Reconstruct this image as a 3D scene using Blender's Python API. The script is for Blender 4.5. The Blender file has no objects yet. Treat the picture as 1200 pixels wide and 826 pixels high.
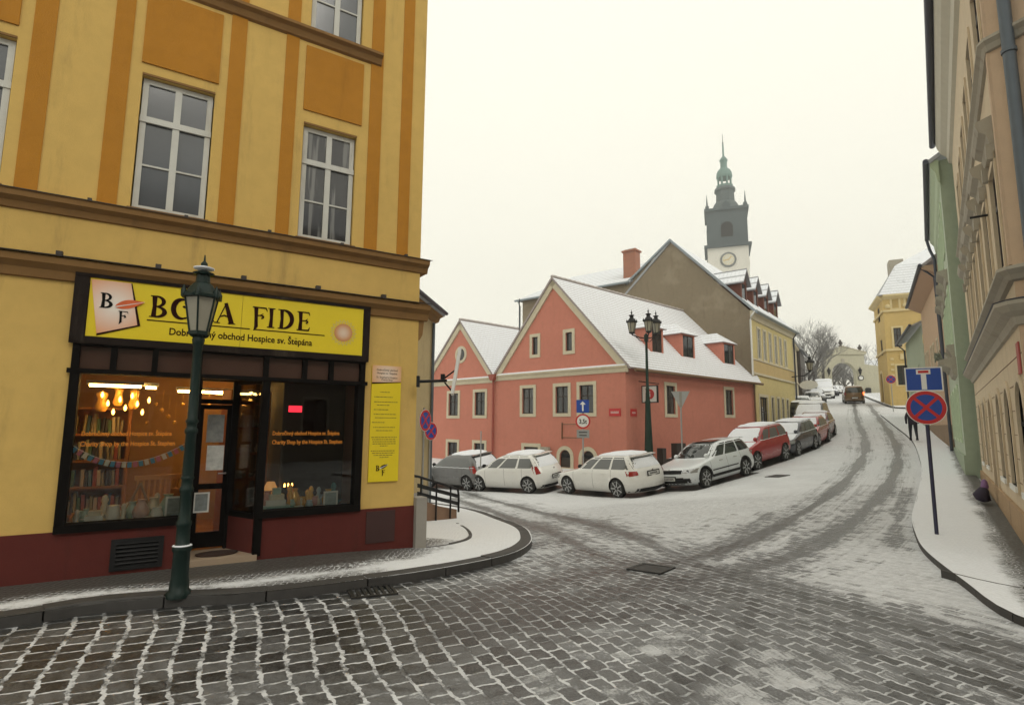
import bpy, bmesh, math, random
import numpy as np
from math import sin, cos, tan, atan, atan2, radians, degrees, pi, hypot, sqrt
from mathutils import Vector, Matrix
from mathutils.geometry import tessellate_polygon
random.seed(7); rng = np.random.default_rng(11)
scene = bpy.context.scene
COL = scene.collection

# ------------------------------------------------------------------ survey of the place
# eye of the photographer stands 1.75 m above the setts; these helpers turn measured sight lines into metres
F = 660.; CX = 600.; CY = 413.; PITCH = atan(85/660); ROLL = radians(0.4); EYE = 1.75
CAM = np.array([0, 0, EYE])
_f = np.array([0, cos(PITCH), sin(PITCH)]); _u = np.array([0, -sin(PITCH), cos(PITCH)]); _r = np.array([1., 0, 0])
RT = cos(ROLL)*_r + sin(ROLL)*_u; UP = -sin(ROLL)*_r + cos(ROLL)*_u; FW = _f
def ray(px, py): return FW*F + RT*(px-CX) - UP*(py-CY)
SA = radians(36.4); SD = (sin(SA), cos(SA)); TD = (cos(SA), -sin(SA))
GS=[-60,0,8,12,18,24,30,37,45,56,68,90,116,160,400];GZ=[0,0,0,.02,.2,.35,.65,1.15,1.85,3.0,4.2,6.1,7.75,9,9]
QT=[-80,-40,-25,-17,-13,-9,-6,-3,-1,0,80];QZ=[-3.5,-2.5,-1.8,-1.45,-1.25,-1.0,-.6,-.2,-.04,0,0]
BS=[0,5,7,10,14,19,24,30,36];BZ=[0,.05,.3,.6,.9,1,.6,.1,0]
def _k(x, X, Y):
    return sum(wi*np.interp(np.asarray(x, dtype=float)+oi, X, Y) for oi, wi in ((-1.5,1/9),(-.75,2/9),(0,3/9),(.75,2/9),(1.5,1/9)))
def st(x, y): return x*SD[0]+y*SD[1], x*TD[0]+y*TD[1]
def xy(s, t): return s*SD[0]+t*TD[0], s*SD[1]+t*TD[1]
def Z(x, y):
    s, t = st(x, y)
    r = _k(s, GS, GZ)+_k(t, QT, QZ)*_k(s, BS, BZ)
    return r if np.ndim(r) else float(r)
def gp(px, py, off=0., tmax=300):
    d = ray(px, py); d = d/d[1]; ys = np.linspace(2, tmax, 6000)
    zz = EYE+d[2]*ys-Z(d[0]*ys, ys)-off
    i = int(np.argmax(zz < 0)); y = float(ys[i]); x = float(d[0]*y)
    return x, y, Z(x, y)+off
def atY(px, py, Y):
    d = ray(px, py); d = d*Y/d[1]; return float(d[0]), float(d[1]), float(EYE+d[2])

# ------------------------------------------------------------------ materials
def lin(c):
    if isinstance(c, str):
        c = [int(c[i:i+2], 16)/255 for i in (0, 2, 4)]
        c = [v/12.92 if v <= .04045 else ((v+.055)/1.055)**2.4 for v in c]
    return (c[0], c[1], c[2], 1)
class NT:
    def __init__(s, name):
        s.m = bpy.data.materials.new(name); s.m.use_nodes = True; s.t = s.m.node_tree; s.t.nodes.clear()
        s.out = s.n('ShaderNodeOutputMaterial'); s.b = s.n('ShaderNodeBsdfPrincipled'); s.l(s.b.outputs[0], s.out.inputs[0])
    def n(s, typ, **kw):
        nd = s.t.nodes.new(typ)
        for k, v in kw.items():
            if k.startswith('i_'): nd.inputs[k[2:].replace('_', ' ')].default_value = v
            else: setattr(nd, k, v)
        return nd
    def l(s, a, b): s.t.links.new(a, b)
    def coord(s, kind='Object'):
        if not hasattr(s, '_tc'): s._tc = s.n('ShaderNodeTexCoord')
        return s._tc.outputs[kind]
    def noise(s, scale, detail=4, rough=.6, vec=None, stretch=None):
        nd = s.n('ShaderNodeTexNoise', i_Scale=scale, i_Detail=detail, i_Roughness=rough)
        v = vec or s.coord()
        if stretch:
            mp = s.n('ShaderNodeMapping'); mp.inputs['Scale'].default_value = stretch; s.l(v, mp.inputs[0]); v = mp.outputs[0]
        s.l(v, nd.inputs['Vector']); return nd.outputs['Fac']
    def ramp(s, fac, stops):
        r = s.n('ShaderNodeValToRGB'); e = r.color_ramp.elements
        e[0].position, e[0].color = stops[0][0], lin(stops[0][1]); e[1].position, e[1].color = stops[-1][0], lin(stops[-1][1])
        for p, c in stops[1:-1]:
            q = e.new(p); q.color = lin(c)
        s.l(fac, r.inputs[0]); return r.outputs[0]
    def mix(s, fac, a, b, mode='MIX'):
        m = s.n('ShaderNodeMix', data_type='RGBA', blend_type=mode)
        for i, v in ((0, fac), (6, a), (7, b)):
            if hasattr(v, 'is_linked') or hasattr(v, 'links'): s.l(v, m.inputs[i])
            elif i == 0: m.inputs[0].default_value = v
            else: m.inputs[i].default_value = lin(v)
        return m.outputs[2]
    def math(s, op, a, b=0., clamp=False):
        m = s.n('ShaderNodeMath', operation=op, use_clamp=clamp)
        for i, v in ((0, a), (1, b)):
            if hasattr(v, 'links'): s.l(v, m.inputs[i])
            else: m.inputs[i].default_value = v
        return m.outputs[0]
    def mapr(s, v, a, b, c=0., d=1.):
        m = s.n('ShaderNodeMapRange', interpolation_type='SMOOTHSTEP')
        for i, q in enumerate((v, a, b, c, d)):
            if hasattr(q, 'links'): s.l(q, m.inputs[i])
            else: m.inputs[i].default_value = q
        return m.outputs[0]
    def bump(s, h, strength=.3, dist=.01):
        b = s.n('ShaderNodeBump', i_Strength=strength, i_Distance=dist); s.l(h, b.inputs['Height']); s.l(b.outputs[0], s.b.inputs['Normal'])
    def fin(s, col=None, rough=.8, metal=0., spec=.5):
        if col is not None:
            if hasattr(col, 'links'): s.l(col, s.b.inputs['Base Color'])
            else: s.b.inputs['Base Color'].default_value = lin(col)
        if hasattr(rough, 'links'): s.l(rough, s.b.inputs['Roughness'])
        else: s.b.inputs['Roughness'].default_value = rough
        s.b.inputs['Metallic'].default_value = metal; s.b.inputs['Specular IOR Level'].default_value = spec
        return s.m
def sc(c, k): return tuple(min(1, v*k) for v in lin(c)[:3])
MATS = {}
def plain(name, col, rough=.6, metal=0., spec=.5, var=.12, scale=6., bump=0.):
    if name in MATS: return MATS[name]
    t = NT(name); nz = t.noise(scale, 5)
    c = t.mix(nz, sc(col, 1-var), sc(col, 1+var))
    if bump: t.bump(t.noise(scale*8, 4), bump, .004)
    MATS[name] = t.fin(c, rough, metal, spec); return MATS[name]
def stucco(name, col, stain=.25, bump=.35, grime='5a4a38', blotch=None):
    if name in MATS: return MATS[name]
    t = NT(name)
    n1 = t.noise(.55, 6, .65); n2 = t.noise(5., 5, .6); n3 = t.noise(1.3, 6, .7, stretch=(2.2, 2.2, .35)); n4 = t.noise(70., 3, .6)
    c = t.mix(n1, sc(col, .86), sc(col, 1.12)); c = t.mix(t.mapr(n2, .35, .7, 0, .35), c, sc(col, .8))
    c = t.mix(t.mapr(n3, .52, .75, 0, stain), c, grime)
    if blotch: c = t.mix(t.mapr(t.noise(.35, 5, .6), .52, .62, 0, .7), c, blotch)
    h = t.math('ADD', t.math('MULTIPLY', n4, .6), n2)
    t.bump(h, bump, .012); MATS[name] = t.fin(c, .92, 0, .2); return MATS[name]
def emit(name, col, st_):
    t = NT(name); t.fin(col, .5); t.b.inputs['Emission Color'].default_value = lin(col); t.b.inputs['Emission Strength'].default_value = st_; return t.m
def snow_mat():
    t = NT('snow'); n = t.noise(3., 6, .65); n2 = t.noise(40., 4, .7)
    c = t.mix(n, (.84, .865, .92), (.74, .765, .81)); t.bump(t.math('ADD', n2, t.math('MULTIPLY', n, 2.)), .35, .02); return t.fin(c, .85, 0, .25)
SNOW = snow_mat()
def roof_mat(name, tile, cover=.75, course=.3, lipw=.2, lipk=.75):
    # tile courses showing as dark lines through a thin snow cover; UV in metres (u along the eave, v up the slope)
    t = NT(name); uv = t.coord('UV')
    sep = t.n('ShaderNodeSeparateXYZ'); t.l(uv, sep.inputs[0])
    br = t.n('ShaderNodeTexBrick', offset=.5, i_Scale=1., i_Mortar_Size=.035, i_Mortar_Smooth=.5, i_Brick_Width=.26, i_Row_Height=course)
    t.l(uv, br.inputs['Vector'])
    v = t.math('FRACT', t.math('DIVIDE', sep.outputs[1], course))
    lip = t.mapr(v, .0, lipw, 1., 0.)
    nz = t.noise(1.1, 6, .65, vec=uv); nf = t.noise(26., 4, .7, vec=uv)
    bare = t.math('MULTIPLY', lip, t.mapr(nf, .3, .6, .25, 1.))
    side = t.math('MULTIPLY', t.math('SUBTRACT', 1., br.outputs['Fac']), 0.)
    edge = t.math('MULTIPLY', br.outputs['Fac'], .14)
    bare = t.math('MAXIMUM', bare, edge)
    thin = t.mapr(t.math('ADD', nz, t.math('MULTIPLY', nf, .4)), cover, cover+.18)
    bare = t.math('MAXIMUM', t.math('MULTIPLY', bare, lipk), t.math('MULTIPLY', thin, .6), True)
    c = t.mix(bare, (.80, .825, .87), tile)
    t.bump(t.math('ADD', v, t.math('MULTIPLY', nf, .3)), .5, .03); return t.fin(c, .85, 0, .3)
def glass_dark(name, tint=(.012, .014, .016), rough=.07, curtain=None):
    t = NT(name); nz = t.noise(1.2, 3)
    c = t.mix(nz, tint, sc(tint, 1.8))
    if curtain: c = t.mix(t.mapr(t.noise(2.2, 3, .5, stretch=(6, 6, .3)), .5, .6, 0, .6), c, curtain)
    t.bump(t.noise(1.4, 2), .05, .02)
    return t.fin(c, rough, 0, .8)
M = {}
def mats():
    M['yellow'] = stucco('yellow_stucco', (.66, .445, .14), .4, grime=(.20, .13, .06))
    M['ochre'] = stucco('ochre_stucco', (.47, .21, .028), .3, .6, grime=(.16, .07, .015))
    M['mould'] = stucco('moulding_stucco', (.26, .145, .055), .4)
    M['dado'] = stucco('oxblood_dado', (.115, .026, .021), .45, grime=(.05, .02, .015))
    M['dadodark'] = plain('dado_hatch', (.05, .02, .018), .8)
    M['pink'] = stucco('salmon_stucco', (.575, .225, .165), .35, .25, grime=(.40, .16, .10))
    M['cream'] = stucco('cream_trim', (.62, .56, .42), .12, .15, grime=(.35, .3, .22))
    M['annex'] = stucco('annex_ochre_stucco', (.46, .36, .20), .3)
    M['opposite'] = stucco('dark_facade_stucco', (.20, .17, .13), .4)
    M['grey_gable'] = stucco('weathered_render', (.25, .205, .145), .35, .5, blotch=(.31, .26, .19))
    M['row'] = stucco('pale_yellow_stucco', (.62, .52, .255), .2, .2)
    M['row2'] = stucco('row_ochre_band', (.58, .44, .22), .2, .2)
    M['rowcream'] = stucco('dull_cream_stucco', (.52, .47, .35), .3, .2)
    M['gate'] = stucco('gate_cream', (.50, .475, .36), .25, .2)
    M['villa'] = stucco('warm_yellow_stucco', (.58, .42, .17), .15, .2)
    M['villa2'] = stucco('villa_band', (.66, .54, .30), .1, .2)
    M['peach'] = stucco('peach_stucco', (.58, .42, .29), .12, .2)
    M['peach3'] = stucco('right_house_stucco', (.60, .50, .36), .3, .3, grime=(.30, .2, .13))
    M['peach4'] = stucco('right_house_darker', (.54, .40, .28), .3, .3, grime=(.25, .17, .12))
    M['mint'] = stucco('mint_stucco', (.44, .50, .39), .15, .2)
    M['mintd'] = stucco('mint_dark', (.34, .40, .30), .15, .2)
    M['greytrim'] = stucco('grey_moulding', (.38, .35, .29), .3, .2)
    M['stone'] = plain('stone_step', (.36, .27, .19), .85, bump=.3)
    M['concrete'] = plain('concrete', (.30, .28, .25), .9, bump=.3)
    M['black_wood'] = plain('black_painted_wood', (.006, .005, .0045), .75, spec=.06, bump=.15)
    M['black_worn'] = stucco('worn_black_paint', (.018, .012, .010), .5, .5, grime=(.09, .07, .05))
    M['white_wood'] = stucco('weathered_white_wood', (.62, .62, .58), .55, .4, grime=(.30, .26, .20))
    M['dark_wood'] = plain('dark_wood', (.035, .025, .02), .6)
    M['brown_wood'] = plain('brown_wood', (.16, .09, .04), .6)
    M['white_paint'] = plain('white_paint', (.72, .72, .68), .5)
    M['iron'] = plain('black_iron', (.012, .012, .013), .6, .0, spec=.25)
    M['green_iron'] = plain('dark_green_iron', (.006, .019, .016), .45, .0, spec=.3, bump=.1)
    M['dkgreen'] = plain('lamp_green', (.008, .028, .018), .5, .0, spec=.3)
    M['zinc'] = plain('zinc', (.10, .12, .14), .55, .4, bump=.1)
    M['zinclight'] = plain('light_zinc', (.27, .31, .34), .5, .3, bump=.1)
    M['zincdark'] = plain('dark_gutter', (.05, .055, .075), .5, .3)
    M['galv'] = plain('galvanised_steel', (.38, .39, .39), .45, .6)
    M['copper'] = plain('verdigris', (.13, .22, .20), .7)
    M['towerdark'] = plain('tower_dark_stone', (.06, .082, .09), .85)
    M['towerwhite'] = plain('tower_white', (.66, .64, .58), .85)
    M['brick'] = plain('chimney_brick', (.42, .13, .05), .85, var=.35, scale=20)
    M['brown_tile'] = plain('dormer_brown', (.12, .035, .02), .8, var=.3)
    M['lamp_glass'] = plain('frosted_lamp_glass', (.30, .28, .22), .25, spec=.6)
    M['glass'] = glass_dark('window_glass')
    M['glass_matte'] = glass_dark('dull_window_glass', (.03, .032, .035), .3)
    M['glass_matte'].node_tree.nodes['Principled BSDF'].inputs['Specular IOR Level'].default_value = .2
    M['glass_grey'] = glass_dark('grey_sky_window_glass', (.055, .060, .068), .12)
    M['glass_curtain'] = glass_dark('curtained_window_glass', (.02, .02, .022), .07, curtain=(.25, .25, .24))
    M['red_sign'] = plain('sign_red', (.50, .015, .015), .4, var=.06)
    M['blue_sign'] = plain('sign_blue', (.01, .06, .33), .4, var=.06)
    M['white_sign'] = plain('sign_white', (.75, .75, .72), .4, var=.04)
    M['black'] = plain('black_print', (.008, .008, .008), .7, spec=.06)
    M['shopyellow'] = plain('sign_yellow', (.78, .60, .015), .4, var=.05)
    M['letter'] = plain('sign_letter_brown', (.024, .006, .004), .7, spec=.06)
    M['kerb'] = plain('granite_kerb', (.055, .052, .05), .75, var=.35, scale=9, bump=.4)
    M['tyre'] = plain('tyre_rubber', (.014, .014, .014), .85)
    M['rim'] = plain('alloy_rim', (.42, .43, .44), .4, .25)
    M['plastic'] = plain('black_plastic', (.012, .012, .013), .7, spec=.2)
    M['chrome'] = plain('chrome', (.6, .6, .6), .2, .9)
    M['headlamp'] = plain('headlamp_glass', (.42, .43, .44), .12, .5)
    M['taillamp'] = plain('taillamp_red', (.30, .012, .012), .2, spec=.7)
    M['plate'] = plain('number_plate', (.62, .62, .60), .4)
    M['carglass'] = glass_dark('car_glass', (.018, .022, .022), .04)
    M['frostglass'] = glass_dark('frosted_car_glass', (.075, .08, .08), .22)
mats()

# ------------------------------------------------------------------ mesh builder
class MB:
    def __init__(s): s.v = []; s.f = []; s.mi = []; s.uv = {}; s.cur = 0; s.sm = set()
    def add(s, verts, faces, uvs=None, smooth=False):
        b = len(s.v); s.v += [tuple(map(float, p)) for p in verts]
        for k, f in enumerate(faces):
            if smooth: s.sm.add(len(s.f))
            if uvs: s.uv[len(s.f)] = uvs[k]
            s.f.append(tuple(b+i for i in f)); s.mi.append(s.cur)
        return s
    def box(s, x0, x1, y0, y1, z0, z1):
        v = [(x, y, z) for z in (z0, z1) for y in (y0, y1) for x in (x0, x1)]
        return s.add(v, [(0,2,3,1),(4,5,7,6),(0,1,5,4),(2,6,7,3),(0,4,6,2),(1,3,7,5)])
    def obox(s, c, ax, ay, az):
        c, ax, ay, az = map(Vector, (c, ax, ay, az))
        v = [c+ax*i+ay*j+az*k for k in (-1, 1) for j in (-1, 1) for i in (-1, 1)]
        return s.add(v, [(0,2,3,1),(4,5,7,6),(0,1,5,4),(2,6,7,3),(0,4,6,2),(1,3,7,5)])
    def prism(s, poly, y0, y1, plane='xz'):
        # polygon in xz (extruded along y) or xy (extruded along z)
        n = len(poly)
        P = (lambda a, b, d: (a, d, b)) if plane == 'xz' else (lambda a, b, d: (a, b, d))
        if plane == 'yz': P = lambda a, b, d: (d, a, b)
        v = [P(a, b, y0) for a, b in poly]+[P(a, b, y1) for a, b in poly]
        tri = tessellate_polygon([[Vector((a, b, 0)) for a, b in poly]])
        ar = sum(poly[i][0]*poly[(i+1) % n][1]-poly[(i+1) % n][0]*poly[i][1] for i in range(n))
        f = []
        for t in tri: f += [tuple(t), tuple(n+i for i in reversed(t))]
        f += [(i, (i+1) % n, n+(i+1) % n, n+i) for i in range(n)]
        return s.add(v, f)
    def tube(s, pts, r, n=8, caps=True, smooth=True):
        pts = [Vector(p) for p in pts]; rr = r if isinstance(r, (list, tuple)) else [r]*len(pts)
        V = []; up = Vector((0, 0, 1))
        for i, p in enumerate(pts):
            d = (pts[min(i+1, len(pts)-1)]-pts[max(i-1, 0)]).normalized()
            a = d.cross(up if abs(d.z) < .95 else Vector((1, 0, 0))).normalized(); b = d.cross(a)
            V += [p+(a*cos(2*pi*k/n)+b*sin(2*pi*k/n))*rr[i] for k in range(n)]
        f = [(i*n+k, i*n+(k+1) % n, (i+1)*n+(k+1) % n, (i+1)*n+k) for i in range(len(pts)-1) for k in range(n)]
        s.add(V, f, smooth=smooth)
        if caps:
            s.add(V[:n], [tuple(range(n))]); s.add(V[-n:], [tuple(reversed(range(n)))])
        return s
    def lathe(s, prof, n=20, c=(0, 0, 0), axis='z', smooth=True, sq=None):
        V = []
        for r, h in prof:
            for k in range(n):
                a = 2*pi*(k+.5)/n
                if axis == 'z': V.append((c[0]+r*cos(a), c[1]+r*sin(a), c[2]+h))
                elif axis == 'y': V.append((c[0]+r*cos(a), c[1]+h, c[2]+r*sin(a)))
                else: V.append((c[0]+h, c[1]+r*cos(a), c[2]+r*sin(a)))
        f = [(i*n+k, i*n+(k+1) % n, (i+1)*n+(k+1) % n, (i+1)*n+k) for i in range(len(prof)-1) for k in range(n)]
        s.add(V, f, smooth=smooth)
        s.add(V[:n], [tuple(range(n))]); s.add(V[-n:], [tuple(reversed(range(n)))])
        return s
    def quad(s, a, b, c, d, uv=None): return s.add([a, b, c, d], [(0, 1, 2, 3)], uvs=[uv] if uv else None)
    def wall(s, outer, holes, y=0., depth=.2, back=None):
        # front face in the xz plane with openings, reveals running back by depth
        loops = [outer]+holes
        flat = [p for l in loops for p in l]
        tri = tessellate_polygon([[Vector((a, b, 0)) for a, b in l] for l in loops])
        f = []
        for t in tri:
            a, b, c = (flat[i] for i in t)
            cr = (b[0]-a[0])*(c[1]-a[1])-(b[1]-a[1])*(c[0]-a[0])
            f.append(tuple(t) if cr > 0 else tuple(reversed(t)))
        s.add([(a, y, b) for a, b in flat], f)
        for l in holes:
            n = len(l); ar = sum(l[i][0]*l[(i+1) % n][1]-l[(i+1) % n][0]*l[i][1] for i in range(n))
            L = l if ar > 0 else l[::-1]
            s.add([(a, y, b) for a, b in L]+[(a, y+depth, b) for a, b in L], [(i, n+i, n+(i+1) % n, (i+1) % n) for i in range(n)])
        return s
    def build(s, name, mat, parent=None, loc=None, label=None):
        me = bpy.data.meshes.new(name); me.from_pydata(s.v, [], s.f)
        for m in (mat if isinstance(mat, (list, tuple)) else [mat]): me.materials.append(m)
        me.polygons.foreach_set('material_index', s.mi)
        me.polygons.foreach_set('use_smooth', [i in s.sm for i in range(len(s.f))])
        if s.uv:
            ul = me.uv_layers.new(name='UVMap')
            for i, uv in s.uv.items():
                for li, c in zip(me.polygons[i].loop_indices, uv): ul.data[li].uv = c
        me.update()
        o = bpy.data.objects.new(name, me); COL.objects.link(o)
        if parent is not None: o.parent = parent
        if loc: o.location = loc
        if label: o['label'] = label
        return o
def thing(name, label, cat, loc=(0, 0, 0), rotz=0., group=None):
    o = bpy.data.objects.new(name, None); o.empty_display_size = .3; COL.objects.link(o); o.location = loc; o.rotation_euler = (0, 0, rotz)
    o['label'] = label; o['category'] = cat
    if group: o['group'] = group
    return o
def tag(o, label, cat, group=None):
    o['label'] = label; o['category'] = cat
    if group: o['group'] = group
    return o
def struct(o): o['kind'] = 'structure'; return o
def circle(cx, cz, r, n=24, a0=0): return [(cx+r*cos(a0+2*pi*i/n), cz+r*sin(a0+2*pi*i/n)) for i in range(n)]
def arch(x0, x1, z0, z1, n=12, rise=None):
    # rectangle whose top is a round (or flatter) arch, counter-clockwise
    r = (x1-x0)/2; h = rise if rise else r; c = (x0+x1)/2
    return [(x0, z0), (x1, z0)]+[(c+r*cos(pi*i/n), z1-h+h*sin(pi*i/n)) for i in range(n+1)]
def rect(x0, x1, z0, z1): return [(x0, z0), (x1, z0), (x1, z1), (x0, z1)]
def grow(poly, d):
    cx = (min(p[0] for p in poly)+max(p[0] for p in poly))/2; cz = (min(p[1] for p in poly)+max(p[1] for p in poly))/2
    w = (max(p[0] for p in poly)-min(p[0] for p in poly))/2; h = (max(p[1] for p in poly)-min(p[1] for p in poly))/2
    return [(cx+(p[0]-cx)*(w+d)/w, cz+(p[1]-cz)*(h+d)/h) for p in poly]
def ring(mb, outer, inner, y0, y1):
    n = len(outer); V = [(a, y0, b) for a, b in outer]+[(a, y0, b) for a, b in inner]+[(a, y1, b) for a, b in outer]+[(a, y1, b) for a, b in inner]
    f = []
    for i in range(n):
        j = (i+1) % n
        f += [(i, j, n+j, n+i), (2*n+i, 2*n+j, j, i), (n+i, n+j, 3*n+j, 3*n+i), (2*n+j, 2*n+i, 3*n+i, 3*n+j)]
    mb.add(V, f)
_txt = {}
def text(body, size, name, mat, parent, loc, rot=(pi/2, 0, 0), depth=.004, bold=0., align='LEFT', sx=1.):
    cu = bpy.data.curves.new(name, 'FONT'); cu.body = body; cu.size = size; cu.extrude = depth/2; cu.offset = bold; cu.align_x = align; cu.resolution_u = 3
    o = bpy.data.objects.new(name, cu); COL.objects.link(o); dg = bpy.context.evaluated_depsgraph_get()
    me = bpy.data.meshes.new_from_object(o.evaluated_get(dg)); bpy.data.objects.remove(o); bpy.data.curves.remove(cu)
    me.materials.clear(); me.materials.append(mat)
    r = bpy.data.objects.new(name, me); COL.objects.link(r); r.parent = parent; r.location = loc; r.rotation_euler = rot; r.scale = (sx, 1, 1)
    return r

def caron_text(body, size, name, mat, parent, loc, depth=.004, bold=0., align='LEFT', sx=1.):
    """the built-in font draws e-caron badly: set a plain e and lay a small caron over it"""
    o = text(body.replace('ě', 'e'), size, name, mat, parent, loc, depth=depth, bold=bold, align=align, sx=sx)
    def wid(s_):
        t_ = text(s_, size, 'measure', mat, None, (0, 0, 0), depth=depth, bold=bold, align='LEFT', sx=1.); w_ = max(v.co.x for v in t_.data.vertices); m_ = t_.data; bpy.data.objects.remove(t_); bpy.data.meshes.remove(m_); return w_
    full = wid(body.replace('ě', 'e')); x_off = -full/2*sx if align == 'CENTER' else 0
    for i, ch in enumerate(body):
        if ch == 'ě':
            p_ = body.replace('ě', 'e'); x1 = wid(p_[:i+1]); x0 = x1-size*.47; xc = (x0+x1)/2*sx+x_off+loc[0]; z_ = loc[2]+size*.60; h_ = size*.13; w_ = size*.15*sx
            MB().prism([(xc-w_, z_+h_), (xc, z_), (xc+w_, z_+h_), (xc+w_*.55, z_+h_), (xc, z_+h_*.45), (xc-w_*.55, z_+h_)], loc[1]-depth/2, loc[1]+depth/2).build('caron', mat, o.parent)
    return o
class Frame:
    """a facade: origin on the ground line, +x to the right as one faces it, +y into the house, z up"""
    def __init__(s, x, y, az, z0=0.):
        s.o = np.array([x, y]); a = radians(az); s.d = np.array([sin(a), cos(a)]); s.n = np.array([-s.d[1], s.d[0]]); s.z0 = z0; s.rot = pi/2-a
    def uz(s, px, py, y=0.):
        d = ray(px, py); o = s.o+s.n*y; t = ((o-CAM[:2])@s.n)/(d[:2]@s.n); p = CAM+t*d
        return float((p[:2]-s.o)@s.d), float(p[2]-s.z0)
    def u(s, px, py=500, y=0.): return s.uz(px, py, y)[0]
    def z(s, px, py, y=0.): return s.uz(px, py, y)[1]
    def q(s, *pts, y=0.):
        P = [s.uz(*p, y=y) for p in pts]; return P
    def world(s, u, y=0.): p = s.o+s.d*u+s.n*y; return float(p[0]), float(p[1])
    def gz(s, u, y=0.): return Z(*s.world(u, y))-s.z0
    def rectpx(s, tl, tr, bl, br, y=0.):
        P = s.q(tl, tr, bl, br, y=y); return (P[0][0]+P[2][0])/2, (P[1][0]+P[3][0])/2, (P[2][1]+P[3][1])/2, (P[0][1]+P[1][1])/2
    def thing(s, name, label, cat, group=None): return thing(name, label, cat, (float(s.o[0]), float(s.o[1]), s.z0), s.rot, group)
def window(parent, x0, x1, z0, z1, y=.12, fw=.05, nx=1, hz=(.5,), mat=None, pane=None, outline=None, sill=None, surround=None, smat=None, sw=.12, bar=.6, sproud=.03):
    mat = mat or M['dark_wood']; pane = pane or M['glass']; mb = MB(); out = outline or rect(x0, x1, z0, z1)
    ring(mb, out, grow(out, -fw), y, y+.06)
    for i in range(nx):
        xm = x0+(x1-x0)*(i+1)/(nx+1); mb.box(xm-fw*bar, xm+fw*bar, y-.004, y+.05, z0+fw*.9, z1-fw*.9)
    for h in hz:
        zm = z0+(z1-z0)*h; mb.box(x0+fw*.9, x1-fw*.9, y-.008, y+.045, zm-fw*bar*.8, zm+fw*bar*.8)
    w = mb.build('window', mat, parent)
    p = MB(); io = grow(out, -fw*.5); p.prism(io, y+.025, y+.035); p.build('pane', pane, w)
    if sill:
        b = MB().box(x0-.06, x1+.06, -.07, .0-.002, z0-.07, z0-.0); b.build('sill', sill, w)
    if surround:
        b = MB(); ring(b, grow(out, sw), out, -sproud, -.002); b.build('surround', surround, w)
    return w
def roof(mb, a, b, c, d, th=.12):
    """sloping slab: a,b along the eave, c,d along the ridge; UV in metres"""
    a, b, c, d = map(Vector, (a, b, c, d)); n = (b-a).cross(d-a).normalized()
    e = (b-a).normalized(); up = n.cross(e)
    uv = [((p-a).dot(e), (p-a).dot(up)) for p in (a, b, c, d)]
    lo = [p-n*th for p in (a, b, c, d)]
    mb.add([a, b, c, d], [(0, 1, 2, 3)], uvs=[uv])
    mb.add([a, b, c, d]+lo, [(7, 6, 5, 4), (0, 4, 5, 1), (1, 5, 6, 2), (2, 6, 7, 3), (3, 7, 4, 0)], uvs=[[(0, 0)]*4]*5)
# ------------------------------------------------------------------ camera, sky, light
cam = bpy.data.cameras.new('camera'); co = bpy.data.objects.new('camera', cam); COL.objects.link(co)
cam.sensor_fit = 'HORIZONTAL'; cam.sensor_width = 36; cam.lens = 36*F/1200; cam.clip_start = .1; cam.clip_end = 3000
co.matrix_world = Matrix(((RT[0], UP[0], -FW[0], 0), (RT[1], UP[1], -FW[1], 0), (RT[2], UP[2], -FW[2], EYE), (0, 0, 0, 1)))
scene.camera = co
W = bpy.data.worlds.new('World'); scene.world = W; W.use_nodes = True; wt = W.node_tree; wt.nodes.clear()
wo = wt.nodes.new('ShaderNodeOutputWorld'); b1 = wt.nodes.new('ShaderNodeBackground'); b2 = wt.nodes.new('ShaderNodeBackground')
sky = wt.nodes.new('ShaderNodeTexSky'); sky.sky_type = 'NISHITA'; sky.sun_disc = False; sky.sun_elevation = radians(40); sky.sun_rotation = radians(150); sky.dust_density = 4
wt.links.new(sky.outputs[0], b1.inputs[0]); b1.inputs[1].default_value = .05
b2.inputs[0].default_value = (1., .975, .845, 1); b2.inputs[1].default_value = 1.0
ms = wt.nodes.new('ShaderNodeMixShader'); ms.inputs[0].default_value = .93
wt.links.new(b1.outputs[0], ms.inputs[1]); wt.links.new(b2.outputs[0], ms.inputs[2]); wt.links.new(ms.outputs[0], wo.inputs[0])
sun = bpy.data.lights.new('sun', 'SUN'); sun.energy = .6; sun.angle = radians(25); sun.color = (1, .96, .88)
so = bpy.data.objects.new('sun', sun); COL.objects.link(so)
az = radians(150); el = radians(40); so.rotation_euler = Vector((sin(az)*cos(el), cos(az)*cos(el), sin(el))).to_track_quat('Z', 'Y').to_euler()
vs = scene.view_settings; vs.view_transform = 'Standard'; vs.look = 'None'; vs.gamma = 1; vs.exposure = .36; vs.use_curve_mapping = False
scene.cycles.use_denoising = True; scene.cycles.max_bounces = 6; scene.cycles.transparent_max_bounces = 12; scene.cycles.volume_bounces = 0
scene.cycles.use_adaptive_sampling = True; scene.cycles.adaptive_threshold = .02

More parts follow.
